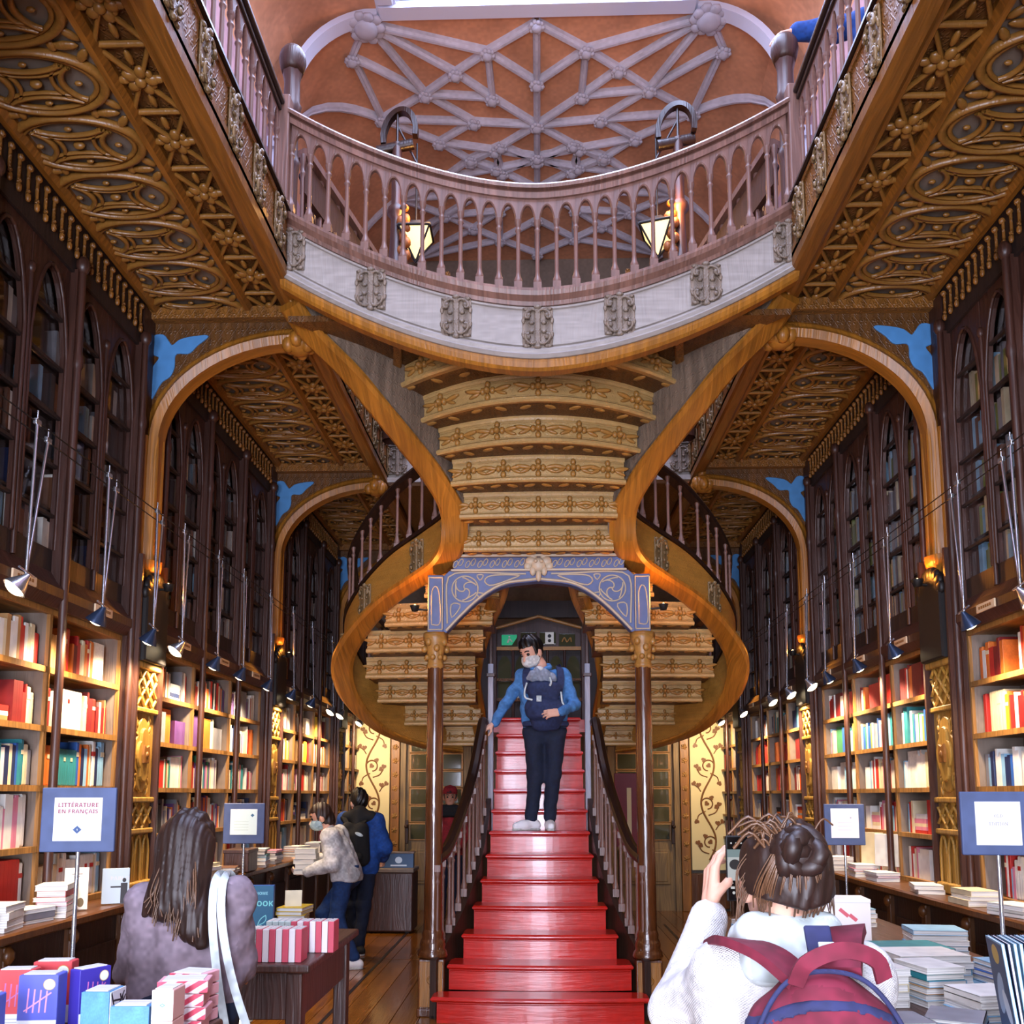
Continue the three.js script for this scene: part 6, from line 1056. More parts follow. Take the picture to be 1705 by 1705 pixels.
cloth('shirt_blue', 0x4a86c6); cloth('navy', 0x101d38); cloth('carrier_navy', 0x27345c); cloth('grey_cloth', 0x9ba3b4); mat('shoe_white', 0xf2f2f4, { roughness: 0.6 }); cloth('knit_white', 0xeeecec, { bumpMap: T.knit, bumpScale: 0.004 });
cloth('burgundy', 0x7a1d35); cloth('stripe_navy', 0x2b2f5c); cloth('mauve', 0x8c7b86); cloth('canvas_white', 0xdce8e8); cloth('denim', 0x163a70); cloth('black_cloth', 0x121214); cloth('jacket_blue', 0x164a9a); cloth('coat_red', 0xa01f26); cloth('mask_white', 0xf2f2ee); cloth('mask_blue', 0xbcdcea); cloth('sole', 0xd8d8d4);
mat('hair_black', 0x15100e, { roughness: 0.4, map: T.grainFine }); mat('hair_brown', 0x301b13, { roughness: 0.5, map: T.grainFine }); mat('hair_light', 0x6d4a30, { roughness: 0.4, map: T.grainFine }); mat('eye_white', 0x2a2320, { roughness: 0.2 });
// J: joints in metres, relative to the feet; hands: [[wrist key, direction of fingers, back of the hand, mirror, curl, thumb]]
function person(label, at, J, o) {
  const p = thing('person', label, 'person', at), S = o.slim ?? 1, sk = skins[o.skin ?? 'fair'];
  const torso = (e) => [[J.hipL, J.shL, 0.085 * S + e, 0.05 * S + e], [J.hipR, J.shR, 0.085 * S + e, 0.05 * S + e], [J.pelvis, J.chest, 0.095 * S + e, 0.1 * S + e], [J.shL, J.shR, 0.045 + e, 0.045 + e], [J.chest, J.neck, 0.08 * S + e * 0.6, 0.042 + e * 0.4]];
  const arm = (q, e, cut = 0.97) => { const w = J['wr' + q], el = J['el' + q]; return [[J['sh' + q], el, 0.045 + e, 0.039 + e], [el, el.map((v, i) => lerp(v, w[i], cut)), 0.038 + e, 0.028 + e * 0.9]]; };
  const leg = (q, e) => [[J['hip' + q], J['kn' + q], 0.082 * S + e, 0.056 * S + e], [J['kn' + q], J['an' + q], 0.052 * S + e, 0.04 * S + e]];
  const parts = [blob([...torso(-0.012), ...arm('L', -0.006, 1), ...arm('R', -0.006, 1), ...leg('L', -0.008), ...leg('R', -0.008), [J.neck, J.head, 0.05, 0.05]], 0.04, [], o.cell ?? 0.016)];
  const HM = headM(o.look, o.headUp).scale(V(1, 1, 1).multiplyScalar(o.headS ?? 1.1)); parts.push(placed(HEAD, HM, J.head));
  for (const [w, y, z, m, c, th] of o.hands ?? []) parts.push(placed(handGeo(m, c, th), basis(y, z), J[w].map((v, i) => v + V(...y).normalize().getComponent(i) * 0.035)));
  part('body', parts, sk, p);
  const topK = o.topFold ?? 0.004, hem = o.hem ?? J.pelvis[1] - 0.08;
  part('top', blob([...torso(o.topE ?? 0.02), ...arm('L', o.topE ?? 0.016), ...arm('R', o.topE ?? 0.016)], 0.035, [], o.cell ?? 0.016, (d, x, y, z) => Math.max(d + fold(x, y, z, topK), hem + 0.01 * Math.sin(x * 25) - y)), o.top, p);
  part('trousers', blob([[J.hipL, J.hipR, 0.1 * S, 0.1 * S], [J.pelvis, J.pelvis.map((v, i) => v + (i === 1 ? 0.1 : 0)), 0.115 * S], ...leg('L', 0.018), ...leg('R', 0.018)], 0.04, [], o.cell ?? 0.016, (d, x, y, z) => Math.max(d + fold(x, y, z, 0.003), y - J.pelvis[1] - 0.1)), o.bottom, p);
  for (const q of ['L', 'R']) {
    const a = J['an' + q], d = V(...(o['foot' + q] ?? o.foot ?? [0, 0, 1])).normalize(), toe = [a[0] + d.x * 0.17, a[1] - 0.075, a[2] + d.z * 0.17], heel = [a[0] - d.x * 0.05, a[1] - 0.07, a[2] - d.z * 0.05], y0 = a[1] - 0.115;
    const s = part('shoe', blob([[heel, [a[0], a[1] - 0.02, a[2]], 0.042, 0.04], [heel, [a[0] + d.x * 0.1, a[1] - 0.07, a[2] + d.z * 0.1], 0.04, 0.045], [[a[0] + d.x * 0.08, a[1] - 0.07, a[2] + d.z * 0.08], toe, 0.045, 0.035]], 0.03, [], 0.01, (v, x, y) => Math.max(v, y0 - y)), o.shoe ?? M.black_cloth, p);
    part('sole', blob([[[heel[0], y0 + 0.006, heel[2]], [toe[0], y0 + 0.006, toe[2]], 0.044, 0.038]], 0.01, [], 0.009, (v, x, y) => Math.max(v, y0 - y, y - y0 - 0.022)), o.soleM ?? M.sole, p);
  }
  if (o.eyes !== false) { const e = mesh('eye', EYE.clone().applyMatrix4(HM).translate(...J.head), M.eye_white, p); mesh('eyebrow', BROW.clone().applyMatrix4(HM).translate(...J.head), o.hairM, p); }
  if (o.mask) { part('face_mask', placed(MASK, HM, J.head), o.mask, p); const lp = [-1, 1].map((s) => placed(tube([[s * 0.062, -0.035, 0.06], [s * 0.078, -0.005, 0.01], [s * 0.08, -0.03, -0.02], [s * 0.066, -0.08, 0.05]], 0.0025, 16, 4), HM, J.head)); part('ear_loop', lp, o.mask, p); }
  if (o.hair) part('hair', placed(o.hair, HM, J.head), o.hairM, p);
  p.userData.HM = undefined; return [p, HM];
}
const ribbonOf = (pts, w, t, up) => sweep(pts, [[-w / 2, -t / 2], [w / 2, -t / 2], [w / 2, t / 2], [-w / 2, t / 2]], up);
{
  // the man coming down the red stairs
  const J = { hipL: [0.15, 0.9, -0.06], hipR: [-0.05, 0.9, -0.06], pelvis: [0.05, 0.93, -0.06], chest: [0.05, 1.3, -0.05], neck: [0.02, 1.53, -0.03], head: [-0.075, 1.65, 0.02], shL: [0.235, 1.43, -0.05], shR: [-0.145, 1.43, -0.03], elL: [0.335, 1.15, 0.02], wrL: [0.2, 1.06, 0.27], elR: [-0.31, 1.17, -0.07], wrR: [-0.425, 0.985, -0.13], knL: [0.125, 0.5, 0.0], knR: [-0.035, 0.5, 0.0], anL: [0.095, 0.115, -0.04], anR: [-0.075, 0.115, -0.0] };
  const [p, HM] = person('man in a blue shirt and white mask carrying a baby down the red stairs', [0.0, 1.331, -8.6], J, { headS: 1.24, topE: 0.012, look: [-0.62, -0.55, 0.75], headUp: [-0.12, 1, 0.1], top: M.shirt_blue, bottom: M.navy, shoe: M.shoe_white, hair: hairCap(-0.06, 0.052), hairM: M.hair_black, mask: M.mask_white, hem: 0.86, footR: [-0.85, 0, 0.65], footL: [0.05, 0, 1], topFold: 0.006,
    hands: [['wrR', [-0.75, -0.5, 0.35], [-0.35, 0.85, 0.4], -1, [0.45, 0.5, 0.55, 0.55], 0.9], ['wrL', [-0.97, -0.12, 0.1], [0.05, 0.3, 0.95], 1, [0.35, 0.4, 0.5, 0.6], 0.6]] });
  const car = part('baby_carrier', blob([[[-0.03, 1.28, 0.14], [0.13, 1.27, 0.13], 0.085, 0.085], [[-0.02, 1.1, 0.16], [0.14, 1.08, 0.15], 0.115, 0.11], [[0.0, 0.98, 0.1], [0.12, 0.98, 0.1], 0.08, 0.08]], 0.05, [], 0.012, (d, x, y, z) => Math.max(d + fold(x, y, z, 0.003), y - 1.36)), M.carrier_navy, p);
  part('carrier_hood', blob([[[-0.07, 1.39, 0.15], [0.12, 1.38, 0.14], 0.045, 0.04], [[-0.02, 1.43, 0.15], [0.07, 1.42, 0.15], 0.05, 0.045]], 0.03, [], 0.009, (d, x, y, z) => d + 0.008 * Math.sin(x * 90 + y * 30) ), M.grey_cloth, p);
  part('baby_hat', sp(0.05, 0.0, 1.455, 0.14, 1, 0.8, 1, 14), M.mask_white, p);
  part('shoulder_strap', [ribbonOf(ptsOf([[0.17, 1.2, 0.17], [0.2, 1.36, 0.1], [0.19, 1.5, 0.02], [0.17, 1.48, -0.1]], 16), 0.065, 0.018, V(0.3, 0, 1).normalize()), ribbonOf(ptsOf([[-0.09, 1.25, 0.18], [-0.12, 1.36, 0.1], [-0.11, 1.49, 0.02], [-0.08, 1.46, -0.1]], 16), 0.065, 0.018, V(-0.3, 0, 1).normalize())], M.carrier_navy, p);
  part('carrier_cord', [tube([[-0.11, 1.33, 0.21], [-0.13, 1.24, 0.25], [-0.12, 1.19, 0.26], [-0.06, 1.17, 0.27]], 0.009, 20, 6), tube([[0.2, 1.25, 0.18], [0.21, 1.16, 0.21], [0.23, 1.1, 0.2], [0.22, 1.06, 0.2]], 0.009, 20, 6), tube([[0.1, 1.38, 0.2], [0.11, 1.33, 0.23], [0.1, 1.3, 0.23]], 0.01, 12, 6)], M.canvas_white, p);
  part('care_label', rb(0.045, 0.055, 0.006, 0.003, 0.0, 1.18, 0.285), M.canvas_white, p);
  part('collar', blob([[[-0.07, 1.49, 0.03], [0.0, 1.46, 0.06], 0.022], [[0.1, 1.5, 0.02], [0.03, 1.46, 0.06], 0.024], [[-0.06, 1.51, -0.06], [0.09, 1.52, -0.06], 0.03]], 0.02, [], 0.009), M.shirt_blue, p);
  part('belt', blob([[[-0.08, 0.97, 0.02], [0.2, 0.97, 0.02], 0.075], [[-0.05, 0.97, 0.07], [0.16, 0.97, 0.07], 0.06]], 0.04, [], 0.012, (d, x, y) => Math.max(d, Math.abs(y - 0.97) - 0.025)), M.carrier_navy, p);
}
{
  // the woman photographing with her phone, seen from behind
  const A = [0.52, 0, -2.05], J = { hipL: [-0.1, 0.88, 0], hipR: [0.12, 0.88, 0], pelvis: [0.01, 0.9, 0], chest: [0.01, 1.2, 0.01], neck: [0.0, 1.37, -0.005], head: [0.005, 1.475, -0.02], shL: [-0.125, 1.265, 0.0], shR: [0.15, 1.265, 0], elL: [-0.205, 1.165, -0.16], wrL: [-0.09, 1.35, -0.37], elR: [0.18, 1.1, -0.25], wrR: [0.075, 1.34, -0.39], knL: [-0.1, 0.48, -0.02], knR: [0.12, 0.48, -0.02], anL: [-0.1, 0.115, 0], anR: [0.12, 0.115, 0] };
  const cap = sdfMesh((x, y, z) => { let m = (Math.hypot(x / 0.087, (y - 0.012) / 0.108, (z + 0.02) / 0.104) - 1) * 0.087; m = smin(m, Math.hypot(x, (y + 0.03) * 0.95, z + 0.045) - 0.07, 0.03); m += 0.0014 * Math.sin(x * 260 + y * 60 + z * 50) + 0.0012 * Math.sin(x * 120 - y * 80); return Math.max(m, z - 0.05 + 0.3 * (0.05 - y), -0.048 - y + 0.25 * Math.abs(x)); }, [-0.13, -0.16, -0.17], [0.13, 0.15, 0.12], 0.0045);
  const [p, HM] = person('woman in a white knit sweater with a dark hair bun photographing with her phone', A, J, { look: [-0.12, 0.05, -1], top: M.knit_white, topE: 0.022, bottom: M.denim, shoe: M.shoe_white, hair: cap, hairM: M.hair_brown, foot: [0, 0, -1], skin: 'fair', topFold: 0.0018, slim: 0.92, cell: 0.013,
    hands: [['wrL', [0.1, 0.96, -0.2], [-0.95, 0.1, 0.1], 1, [0.35, 0.4, 0.45, 0.5], 0.7], ['wrR', [-0.02, 0.95, -0.15], [0.75, 0.1, 0.55], -1, [0.2, 0.25, 0.3, 0.35], 0.6]] });
  // bun of wound strands and flyaway ends
  const bun = []; for (let k = 0; k < 9; k++) { const c = []; for (let i = 0; i <= 18; i++) { const a = i / 18 * 2 * PI, r = 0.032 + 0.008 * Math.sin(k * 1.9); c.push([r * Math.cos(a) * (1 - 0.25 * Math.sin(k)), r * Math.sin(a) * 0.85, 0.022 * Math.sin(a * 2 + k * 0.7) + (k - 4) * 0.007]); } bun.push(tf(tube(c, 0.019, 30, 7, true), 0, 0, 0, 0.35 * Math.sin(k * 2.3), 0.35 * Math.cos(k * 1.7), k)); }
  bun.push(sp(0.05, 0, 0, 0, 1.1, 0.95, 0.95, 16)); const BN = mg(bun); BN.translate(0.01, 1.53, 0.08); part('hair_bun', BN, M.hair_brown, p);
  const fl = []; for (let k = 0; k < 34; k++) { const a = rr(-1.3, 0.5), x0 = -0.01 + rr(-0.045, 0.06), y0 = 1.555 + rr(-0.02, 0.025), l = rr(0.05, 0.12); fl.push(tube([[x0, y0, 0.07], [x0 + Math.sin(a) * l * 0.5, y0 + 0.025 + rr(-0.005, 0.015), 0.075], [x0 + Math.sin(a) * l, y0 + Math.cos(a) * l * 0.35 - 0.01, 0.06]], rr(0.0018, 0.004), 8, 4)); }
  for (let k = 0; k < 26; k++) { const s = rnd() < 0.5 ? -1 : 1, y0 = 1.5 + rr(-0.05, 0.05); fl.push(tube([[s * 0.075, y0, 0.03], [s * rr(0.088, 0.1), y0 - 0.04, 0.02], [s * rr(0.085, 0.105), y0 - rr(0.08, 0.13), 0.015]], 0.0012, 8, 4)); }
  part('loose_hair', fl, M.hair_light, p);
  const sd = []; for (let k = 0; k < 60; k++) { const a = rr(-1.25, 1.25), y0 = 1.41 + rr(-0.01, 0.03), R = 0.098 + rr(-0.001, 0.0015); const P = (u) => { const y = lerp(y0, 1.53, u), q = Math.sqrt(Math.max(0.05, 1 - ((y - 1.49) / 0.125) ** 2)); return [0.005 + R * Math.sin(a * (1 - 0.55 * u)) * q, y, 0.003 + 0.116 * Math.cos(a * (1 - 0.55 * u)) * q]; }; sd.push(tube([P(0), P(0.33), P(0.66), P(1)], rr(0.0012, 0.0024), 10, 4)); }
  part('hair_strands', sd, M.hair_light, p);
  part('shirt_collar', blob([[[-0.07, 1.37, 0.045], [0.07, 1.37, 0.045], 0.035], [[-0.06, 1.31, 0.07], [0.08, 1.31, 0.07], 0.05], [[-0.09, 1.35, 0], [-0.07, 1.37, 0.045], 0.03], [[0.09, 1.35, 0], [0.07, 1.37, 0.045], 0.03]], 0.03, [], 0.01), M.canvas_white, p);
  // burgundy backpack with navy bands
  const b = thing('backpack', 'burgundy backpack with two navy bands on the back of the photographing woman', 'backpack', [0.53, 0.9, -1.82]);
  const bf = field([[[-0.085, 0.1, 0], [-0.075, 0.3, -0.01], 0.075, 0.07], [[0.085, 0.1, 0], [0.075, 0.3, -0.01], 0.075, 0.07], [[0, 0.3, -0.01], [0, 0.345, -0.02], 0.1, 0.085], [[-0.08, 0.08, 0.01], [0.08, 0.08, 0.01], 0.08]], 0.06);
  part('body', sdfMesh((x, y, z) => bf(x, y, z) + 0.002 * Math.sin(y * 60 + x * 30), [-0.24, -0.06, -0.16], [0.24, 0.5, 0.16], 0.008), M.burgundy, b);
  const bandOn = (fy, h) => sdfMesh((x, y, z) => Math.max(bf(x, y, z) - 0.0035, Math.abs(y - fy(x)) - h, -z - 0.02), [-0.24, 0.0, -0.05], [0.24, 0.46, 0.16], 0.007);
  part('navy_band', bandOn((x) => 0.372 - 2.4 * x * x, 0.01), M.stripe_navy, b); part('navy_band', bandOn((x) => 0.318 - 1.8 * x * x, 0.01), M.stripe_navy, b); part('navy_band', bandOn((x) => 0.17 - x * x, 0.012), M.stripe_navy, b);
  part('piping', tube([[-0.15, 0.05, 0.06], [-0.155, 0.2, 0.055], [-0.13, 0.33, 0.045], [-0.06, 0.415, 0.03], [0.06, 0.415, 0.03], [0.13, 0.33, 0.045], [0.155, 0.2, 0.055], [0.15, 0.05, 0.06]], 0.005, 60, 6), M.stripe_navy, b);
  part('emblem', [tf(new THREE.CylinderGeometry(0.032, 0.032, 0.006, 24), 0.03, 0.262, 0.07, PI / 2)], M.canvas_white, b);
  part('emblem_mark', tf(new THREE.TorusGeometry(0.02, 0.003, 6, 24), 0.03, 0.262, 0.074), M.stripe_navy, b);
  part('handle', [ribbonOf(ptsOf([[-0.06, 0.4, 0.03], [-0.045, 0.445, 0.06], [0.02, 0.47, 0.065], [0.085, 0.45, 0.05], [0.105, 0.41, 0.03]], 20), 0.03, 0.012, V(0, 0.2, 1).normalize())], M.burgundy, b);
  part('handle_base', rb(0.05, 0.06, 0.01, 0.004, 0.0, 0.475, -0.01, -0.5), M.stripe_navy, b); part('white_tag', rb(0.03, 0.022, 0.006, 0.002, 0.01, 0.465, 0.004, -0.5), M.canvas_white, b);
  part('shoulder_strap', [ribbonOf(ptsOf([[-0.035, 0.4, 0.0], [-0.08, 0.44, -0.06], [-0.125, 0.45, -0.15], [-0.14, 0.42, -0.27]], 18), 0.075, 0.02, V(0.25, 1, 0.35).normalize()), ribbonOf(ptsOf([[0.035, 0.42, 0.0], [0.06, 0.47, -0.06], [0.1, 0.475, -0.16], [0.12, 0.42, -0.28]], 18), 0.075, 0.02, V(-0.25, 1, 0.35).normalize())], M.burgundy, b);
  // phone showing the camera view
  const ph = thing('phone', 'smartphone held upright by the photographing woman, camera view on its screen', 'phone', [0.505, 1.468, -2.39], 0.06);
  const scr = print(150, 320, (g) => { g.fillStyle = '#e9eef0'; g.fillRect(0, 62, 150, 160); g.fillStyle = '#9fb6ba'; g.fillRect(0, 62, 150, 40); g.fillStyle = '#4a4a50'; g.beginPath(); g.ellipse(40, 140, 30, 26, 0, 0, 7); g.fill(); g.fillStyle = '#8c7a66'; g.beginPath(); g.ellipse(95, 150, 26, 40, 0, 0, 7); g.fill(); g.fillStyle = '#d4657a'; g.fillRect(84, 170, 22, 46); g.fillStyle = '#7f8fb0'; g.fillRect(88, 140, 16, 12); g.fillStyle = '#ffffff'; for (let i = 0; i < 5; i++) { g.beginPath(); g.arc(22 + i * 27, 30, 5, 0, 7); g.fill(); g.fillRect(18 + i * 25, 232, 10, 6); } g.fillRect(14, 252, 22, 12); g.fillRect(112, 252, 22, 12); g.beginPath(); g.arc(74, 280, 17, 0, 7); g.fill(); g.beginPath(); g.arc(30, 284, 8, 0, 7); g.fill(); g.beginPath(); g.arc(118, 284, 8, 0, 7); g.fill(); }, '#0c0c10');
  mat('phone_screen', 0x222222, { map: scr, emissive: 0xffffff, emissiveMap: scr, emissiveIntensity: 0.55, roughness: 0.2 });
  part('case', rb(0.076, 0.162, 0.009, 0.004, 0, 0, 0), M.iron_dark, ph); part('screen', face(0.07, 0.154, 0, 0, 0.0052), M.phone_screen, ph, true);
}
{
  // the woman with long hair at the left table
  const J = { hipL: [-0.1, 0.88, 0.0], hipR: [0.1, 0.88, 0], pelvis: [0, 0.9, 0], chest: [0, 1.16, 0.01], neck: [-0.01, 1.35, -0.005], head: [-0.02, 1.46, -0.03], shL: [-0.165, 1.24, 0.0], shR: [0.17, 1.27, 0], elL: [-0.235, 1.0, -0.06], wrL: [-0.13, 0.98, -0.3], elR: [0.17, 1.0, -0.08], wrR: [0.1, 0.95, -0.28], knL: [-0.09, 0.48, 0.0], knR: [0.1, 0.48, 0], anL: [-0.09, 0.115, 0], anR: [0.1, 0.115, 0] };
  const [p] = person('woman with long brown hair in a mauve sweater, seen from behind at the left table', [-1.31, 0, -3.52], J, { look: [-0.25, -0.3, -1], top: M.mauve, topE: 0.02, bottom: M.navy, shoe: M.black_cloth, hair: hairCap(-0.11, 0.05), hairM: M.hair_brown, foot: [-0.2, 0, -1], topFold: 0.006, hem: 0.78, eyes: false, hands: [['wrL', [0.2, -0.2, -1], [-0.3, 0.9, 0], 1, [0.4, 0.4, 0.4, 0.4], 0.5], ['wrR', [-0.2, -0.2, -1], [0.3, 0.9, 0], -1, [0.4, 0.4, 0.4, 0.4], 0.5]] });
  const fh = field([[[-0.055, 1.46, 0.03], [-0.05, 1.24, 0.1], 0.062, 0.05], [[0.03, 1.46, 0.03], [0.05, 1.17, 0.115], 0.065, 0.045], [[0.07, 1.22, 0.11], [0.095, 1.12, 0.12], 0.045, 0.022], [[-0.02, 1.5, 0.02], [0.0, 1.3, 0.09], 0.085, 0.06], [[-0.09, 1.3, 0.08], [-0.13, 1.22, 0.09], 0.035, 0.012]], 0.05);
  part('long_hair', sdfMesh((x, y, z) => fh(x, y, z) + 0.0016 * Math.sin(x * 240 + y * 14) + 0.001 * Math.sin(x * 390 - y * 25), [-0.22, 1.02, -0.12], [0.2, 1.64, 0.22], 0.0058), M.hair_brown, p);
  const st = []; for (let k = 0; k < 46; k++) { const x = rr(-0.09, 0.1), t = x + rr(-0.03, 0.03), yl = 1.12 + Math.abs(x - 0.08) * 0.6 + rr(-0.02, 0.05); st.push(tube([[x * 0.7, 1.42, 0.105], [x, 1.3, 0.135 + rr(0, 0.012)], [t, yl, 0.15 + rr(-0.01, 0.01)]], rr(0.0015, 0.0035), 10, 4)); } part('hair_strands', st, M.hair_light, p);
  const t = thing('tote_bag', 'white canvas tote bag hanging from the shoulder of the long-haired woman', 'bag', [-1.07, 0.42, -3.4]);
  part('bag', blob([[[-0.03, 0.06, 0], [-0.035, 0.4, 0], 0.03, 0.022], [[0.06, 0.06, 0.02], [0.04, 0.4, 0.01], 0.03, 0.022], [[0.02, 0.03, 0.01], [0, 0.4, 0], 0.035, 0.022]], 0.05, [], 0.01, (d, x, y, z) => Math.max(d + fold(x, y, z, 0.003), y - 0.4)), M.canvas_white, t);
  part('strap', [ribbonOf(ptsOf([[-0.04, 0.39, 0.01], [-0.075, 0.6, 0.03], [-0.1, 0.8, 0.03], [-0.115, 0.915, -0.03], [-0.12, 0.94, -0.11], [-0.12, 0.89, -0.2]], 20), 0.028, 0.005, V(0.3, 0, 1).normalize()), ribbonOf(ptsOf([[0.045, 0.39, 0.02], [-0.02, 0.6, 0.045], [-0.065, 0.8, 0.035], [-0.085, 0.915, -0.03], [-0.09, 0.94, -0.11], [-0.09, 0.89, -0.2]], 20), 0.028, 0.005, V(0.3, 0, 1).normalize())], M.canvas_white, t);
}
{
  // browsing couple at the left counter
  const J = { hipL: [0.12, 0.86, -0.1], hipR: [0.08, 0.85, 0.08], pelvis: [0.1, 0.88, 0], chest: [-0.02, 1.15, 0.0], neck: [-0.1, 1.33, 0.0], head: [-0.17, 1.44, 0.02], shL: [-0.02, 1.26, -0.16], shR: [-0.04, 1.25, 0.17], elL: [-0.1, 1.0, -0.2], wrL: [-0.32, 1.03, -0.1], elR: [0.0, 1.0, 0.24], wrR: [-0.24, 0.93, 0.2], knL: [-0.14, 0.5, -0.08], knR: [0.03, 0.47, 0.1], anL: [-0.1, 0.115, -0.08], anR: [0.2, 0.115, 0.1] };
  const [p, HM] = person('woman in a white sweater and mask holding books at the left counter', [-1.98, 0, -9.2], J, { look: [-1, -0.35, 0.25], top: M.knit_white, topE: 0.036, bottom: M.denim, shoe: M.shoe_white, hair: hairCap(-0.1, 0.05, [[[0, -0.06, -0.06], 0.06]]), hairM: M.hair_brown, mask: M.mask_blue, footL: [-1, 0, 0.1], footR: [-1, 0, 0.3], hem: 0.82, hands: [['wrR', [-1, -0.1, -0.1], [0.1, -0.6, 0.8], -1, [0.5, 0.5, 0.5, 0.5], 0.5], ['wrL', [-1, 0, 0.2], [0, 1, 0.2], 1, [0.3, 0.3, 0.3, 0.3], 0.4]] });
  for (let i = 0; i < 5; i++) looseBook('book', `white book in the hands of the woman in white, ${i === 4 ? 'topmost' : i ? ordw(i) + ' above lowest' : 'lowest'}`, 0.2, 0.048, 0.16, 'white', [-2.245 + 0.008 * (i % 2), 0.9 + i * 0.0485, -9.04], 0.1 * Math.sin(i * 2.2));
  const K = { hipL: [-0.1, 0.9, -0.05], hipR: [0.09, 0.9, 0.03], pelvis: [0, 0.92, 0], chest: [0.0, 1.26, 0.0], neck: [-0.01, 1.47, -0.02], head: [-0.03, 1.58, -0.03], shL: [-0.18, 1.38, -0.06], shR: [0.18, 1.38, 0.06], elL: [-0.23, 1.12, -0.12], wrL: [-0.28, 1.0, -0.32], elR: [0.27, 1.1, 0.02], wrR: [0.22, 0.98, -0.2], knL: [-0.09, 0.5, -0.02], knR: [0.06, 0.5, 0.04], anL: [-0.1, 0.115, -0.03], anR: [0.02, 0.115, 0.05] };
  const [q] = person('man in a blue jacket with a black backpack, seen from behind the woman in white', [-1.9, 0, -9.95], K, { look: [-0.6, -0.15, -0.8], top: M.jacket_blue, topE: 0.035, bottom: M.navy, shoe: M.black_cloth, hair: hairCap(-0.07, 0.05, [[[0, 0.08, 0], 0.06]]), hairM: M.hair_black, foot: [-0.5, 0, -0.8], hem: 0.8, eyes: false, hands: [['wrR', [-0.1, -0.5, -0.8], [0.9, 0, 0], -1, [0.5, 0.5, 0.5, 0.5], 0.5]] });
  part('hood', blob([[[-0.13, 1.42, 0.06], [0.13, 1.43, 0.1], 0.06], [[0, 1.46, 0.08], [0, 1.34, 0.13], 0.085, 0.06]], 0.05, [], 0.012), M.black_cloth, q);
  const b = thing('backpack', 'black backpack on the man in the blue jacket', 'backpack', [-1.92, 0.92, -9.74], 0.15);
  part('body', blob([[[-0.08, 0.08, 0], [-0.07, 0.38, 0], 0.085, 0.075], [[0.08, 0.08, 0], [0.07, 0.38, 0], 0.085, 0.075], [[0, 0.1, 0.04], [0, 0.3, 0.04], 0.09, 0.08]], 0.05, [], 0.011), M.black_cloth, b);
  part('pocket', blob([[[-0.05, 0.1, 0.11], [0.05, 0.1, 0.11], 0.045]], 0.03, [], 0.01), M.black_cloth, b); part('logo_patch', tf(new THREE.SphereGeometry(1, 12, 6).scale(0.045, 0.018, 0.006), 0.05, 0.33, 0.112, 0, 0, -0.4), M.canvas_white, b);
  part('strap', [ribbonOf(ptsOf([[-0.08, 0.44, 0], [-0.13, 0.5, -0.12], [-0.14, 0.4, -0.26]], 10), 0.05, 0.012, V(0.3, 0.8, 0.5).normalize()), ribbonOf(ptsOf([[0.08, 0.44, 0], [0.13, 0.5, -0.12], [0.14, 0.4, -0.26]], 10), 0.05, 0.012, V(-0.3, 0.8, 0.5).normalize())], M.black_cloth, b);
}
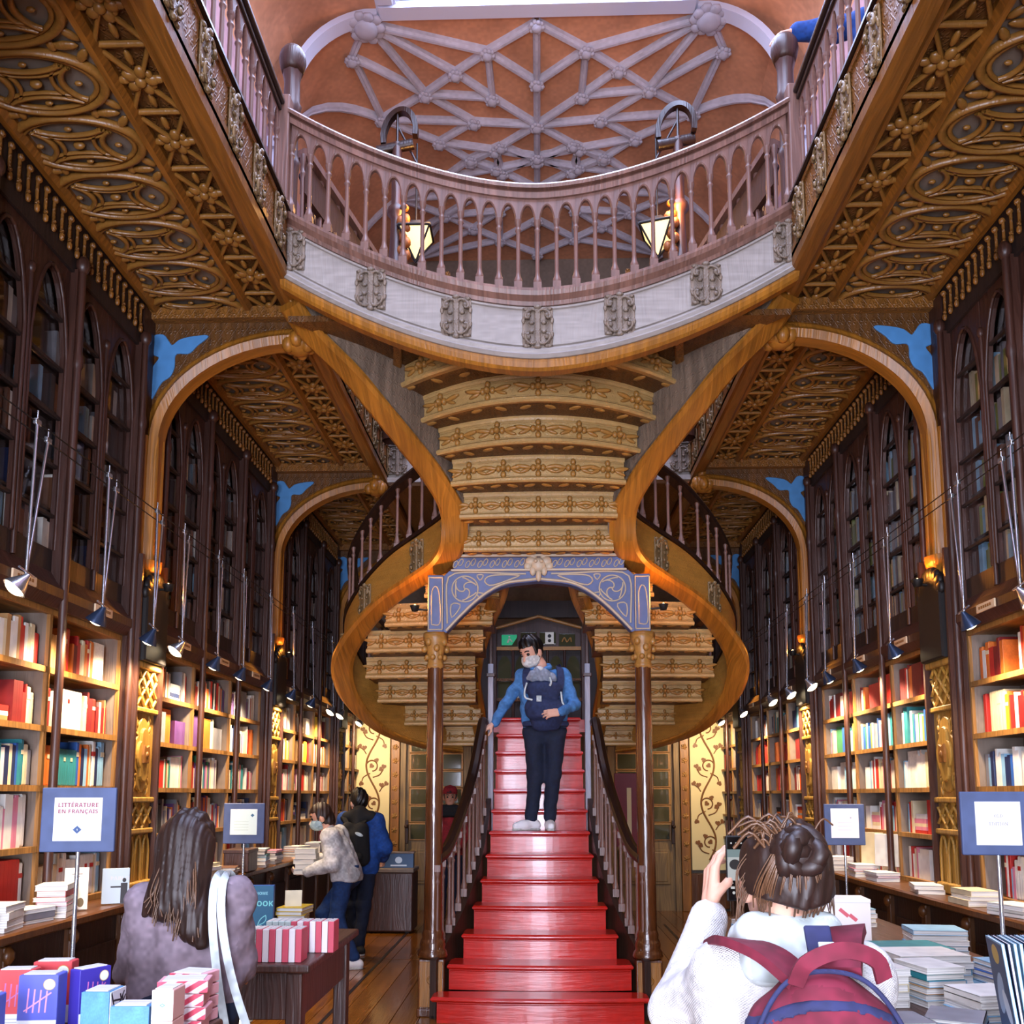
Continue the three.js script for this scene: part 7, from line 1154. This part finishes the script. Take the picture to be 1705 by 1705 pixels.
{
  // the visitor leaning on the gallery newel, and the person in red behind the stairs
  const J = { hipL: [-0.1, 0.9, 0.03], hipR: [0.1, 0.9, 0], pelvis: [0, 0.92, 0], chest: [-0.02, 1.24, 0.02], neck: [-0.03, 1.45, 0.02], head: [-0.05, 1.57, 0.03], shL: [-0.17, 1.36, 0.05], shR: [0.15, 1.36, 0], elL: [-0.33, 1.42, -0.06], wrL: [-0.55, 1.455, -0.11], elR: [0.22, 1.08, 0.05], wrR: [0.1, 1.0, 0.2], knL: [-0.1, 0.5, 0], knR: [0.1, 0.5, 0], anL: [-0.1, 0.115, 0], anR: [0.1, 0.115, 0] };
  person('visitor in a dark blue coat on the right gallery with a hand on the newel', [2.3, GY + 0.001, -5.62], J, { look: [-0.9, -0.3, 0.4], top: M.jacket_blue, topE: 0.035, bottom: M.denim, hair: hairCap(-0.08, 0.05), hairM: M.hair_black, hem: 0.75, foot: [-0.5, 0, 0.8], skin: 'fair', hands: [['wrL', [-0.95, -0.15, -0.1], [0, 1, 0.1], 1, [0.3, 0.3, 0.35, 0.35], 0.4]] });
  const K = { hipL: [-0.1, 0.92, 0], hipR: [0.1, 0.92, 0], pelvis: [0, 0.94, 0], chest: [0, 1.28, 0], neck: [0, 1.5, 0], head: [0, 1.63, 0.02], shL: [-0.18, 1.42, 0], shR: [0.18, 1.42, 0], elL: [-0.24, 1.14, 0.02], wrL: [-0.2, 0.95, 0.2], elR: [0.24, 1.14, 0.02], wrR: [0.15, 1.0, 0.22], knL: [-0.1, 0.5, 0.02], knR: [0.1, 0.5, 0.02], anL: [-0.1, 0.115, 0], anR: [0.1, 0.115, 0] };
  const [r] = person('person in a red coat and red cap far behind the left column', [-1.2, 0, -12.6], K, { look: [0.1, -0.1, 1], top: M.coat_red, topE: 0.035, bottom: M.navy, hair: hairCap(-0.07, 0.05), hairM: M.hair_black, skin: 'mid', hem: 0.75, hands: [['wrL', [0.3, -0.3, 0.9], [-0.7, 0.6, 0], 1, [0.5, 0.5, 0.5, 0.5], 0.5], ['wrR', [-0.3, -0.3, 0.9], [0.7, 0.6, 0], -1, [0.5, 0.5, 0.5, 0.5], 0.5]] });
  part('cap', [tf(lathe([[0.1, 0], [0.1, 0.05], [0.075, 0.1], [0, 0.125]], 20), 0, 1.665, 0.01), tf(new THREE.SphereGeometry(1, 14, 6).scale(0.075, 0.008, 0.07), 0, 1.675, 0.11)], M.coat_red, r);
  part('dark_scarf', blob([[[-0.08, 1.48, 0.07], [0.08, 1.48, 0.07], 0.05], [[-0.13, 1.4, 0.1], [0.13, 1.4, 0.1], 0.045]], 0.03, [], 0.012), M.black_cloth, r);
}
renderer.render(scene, camera);
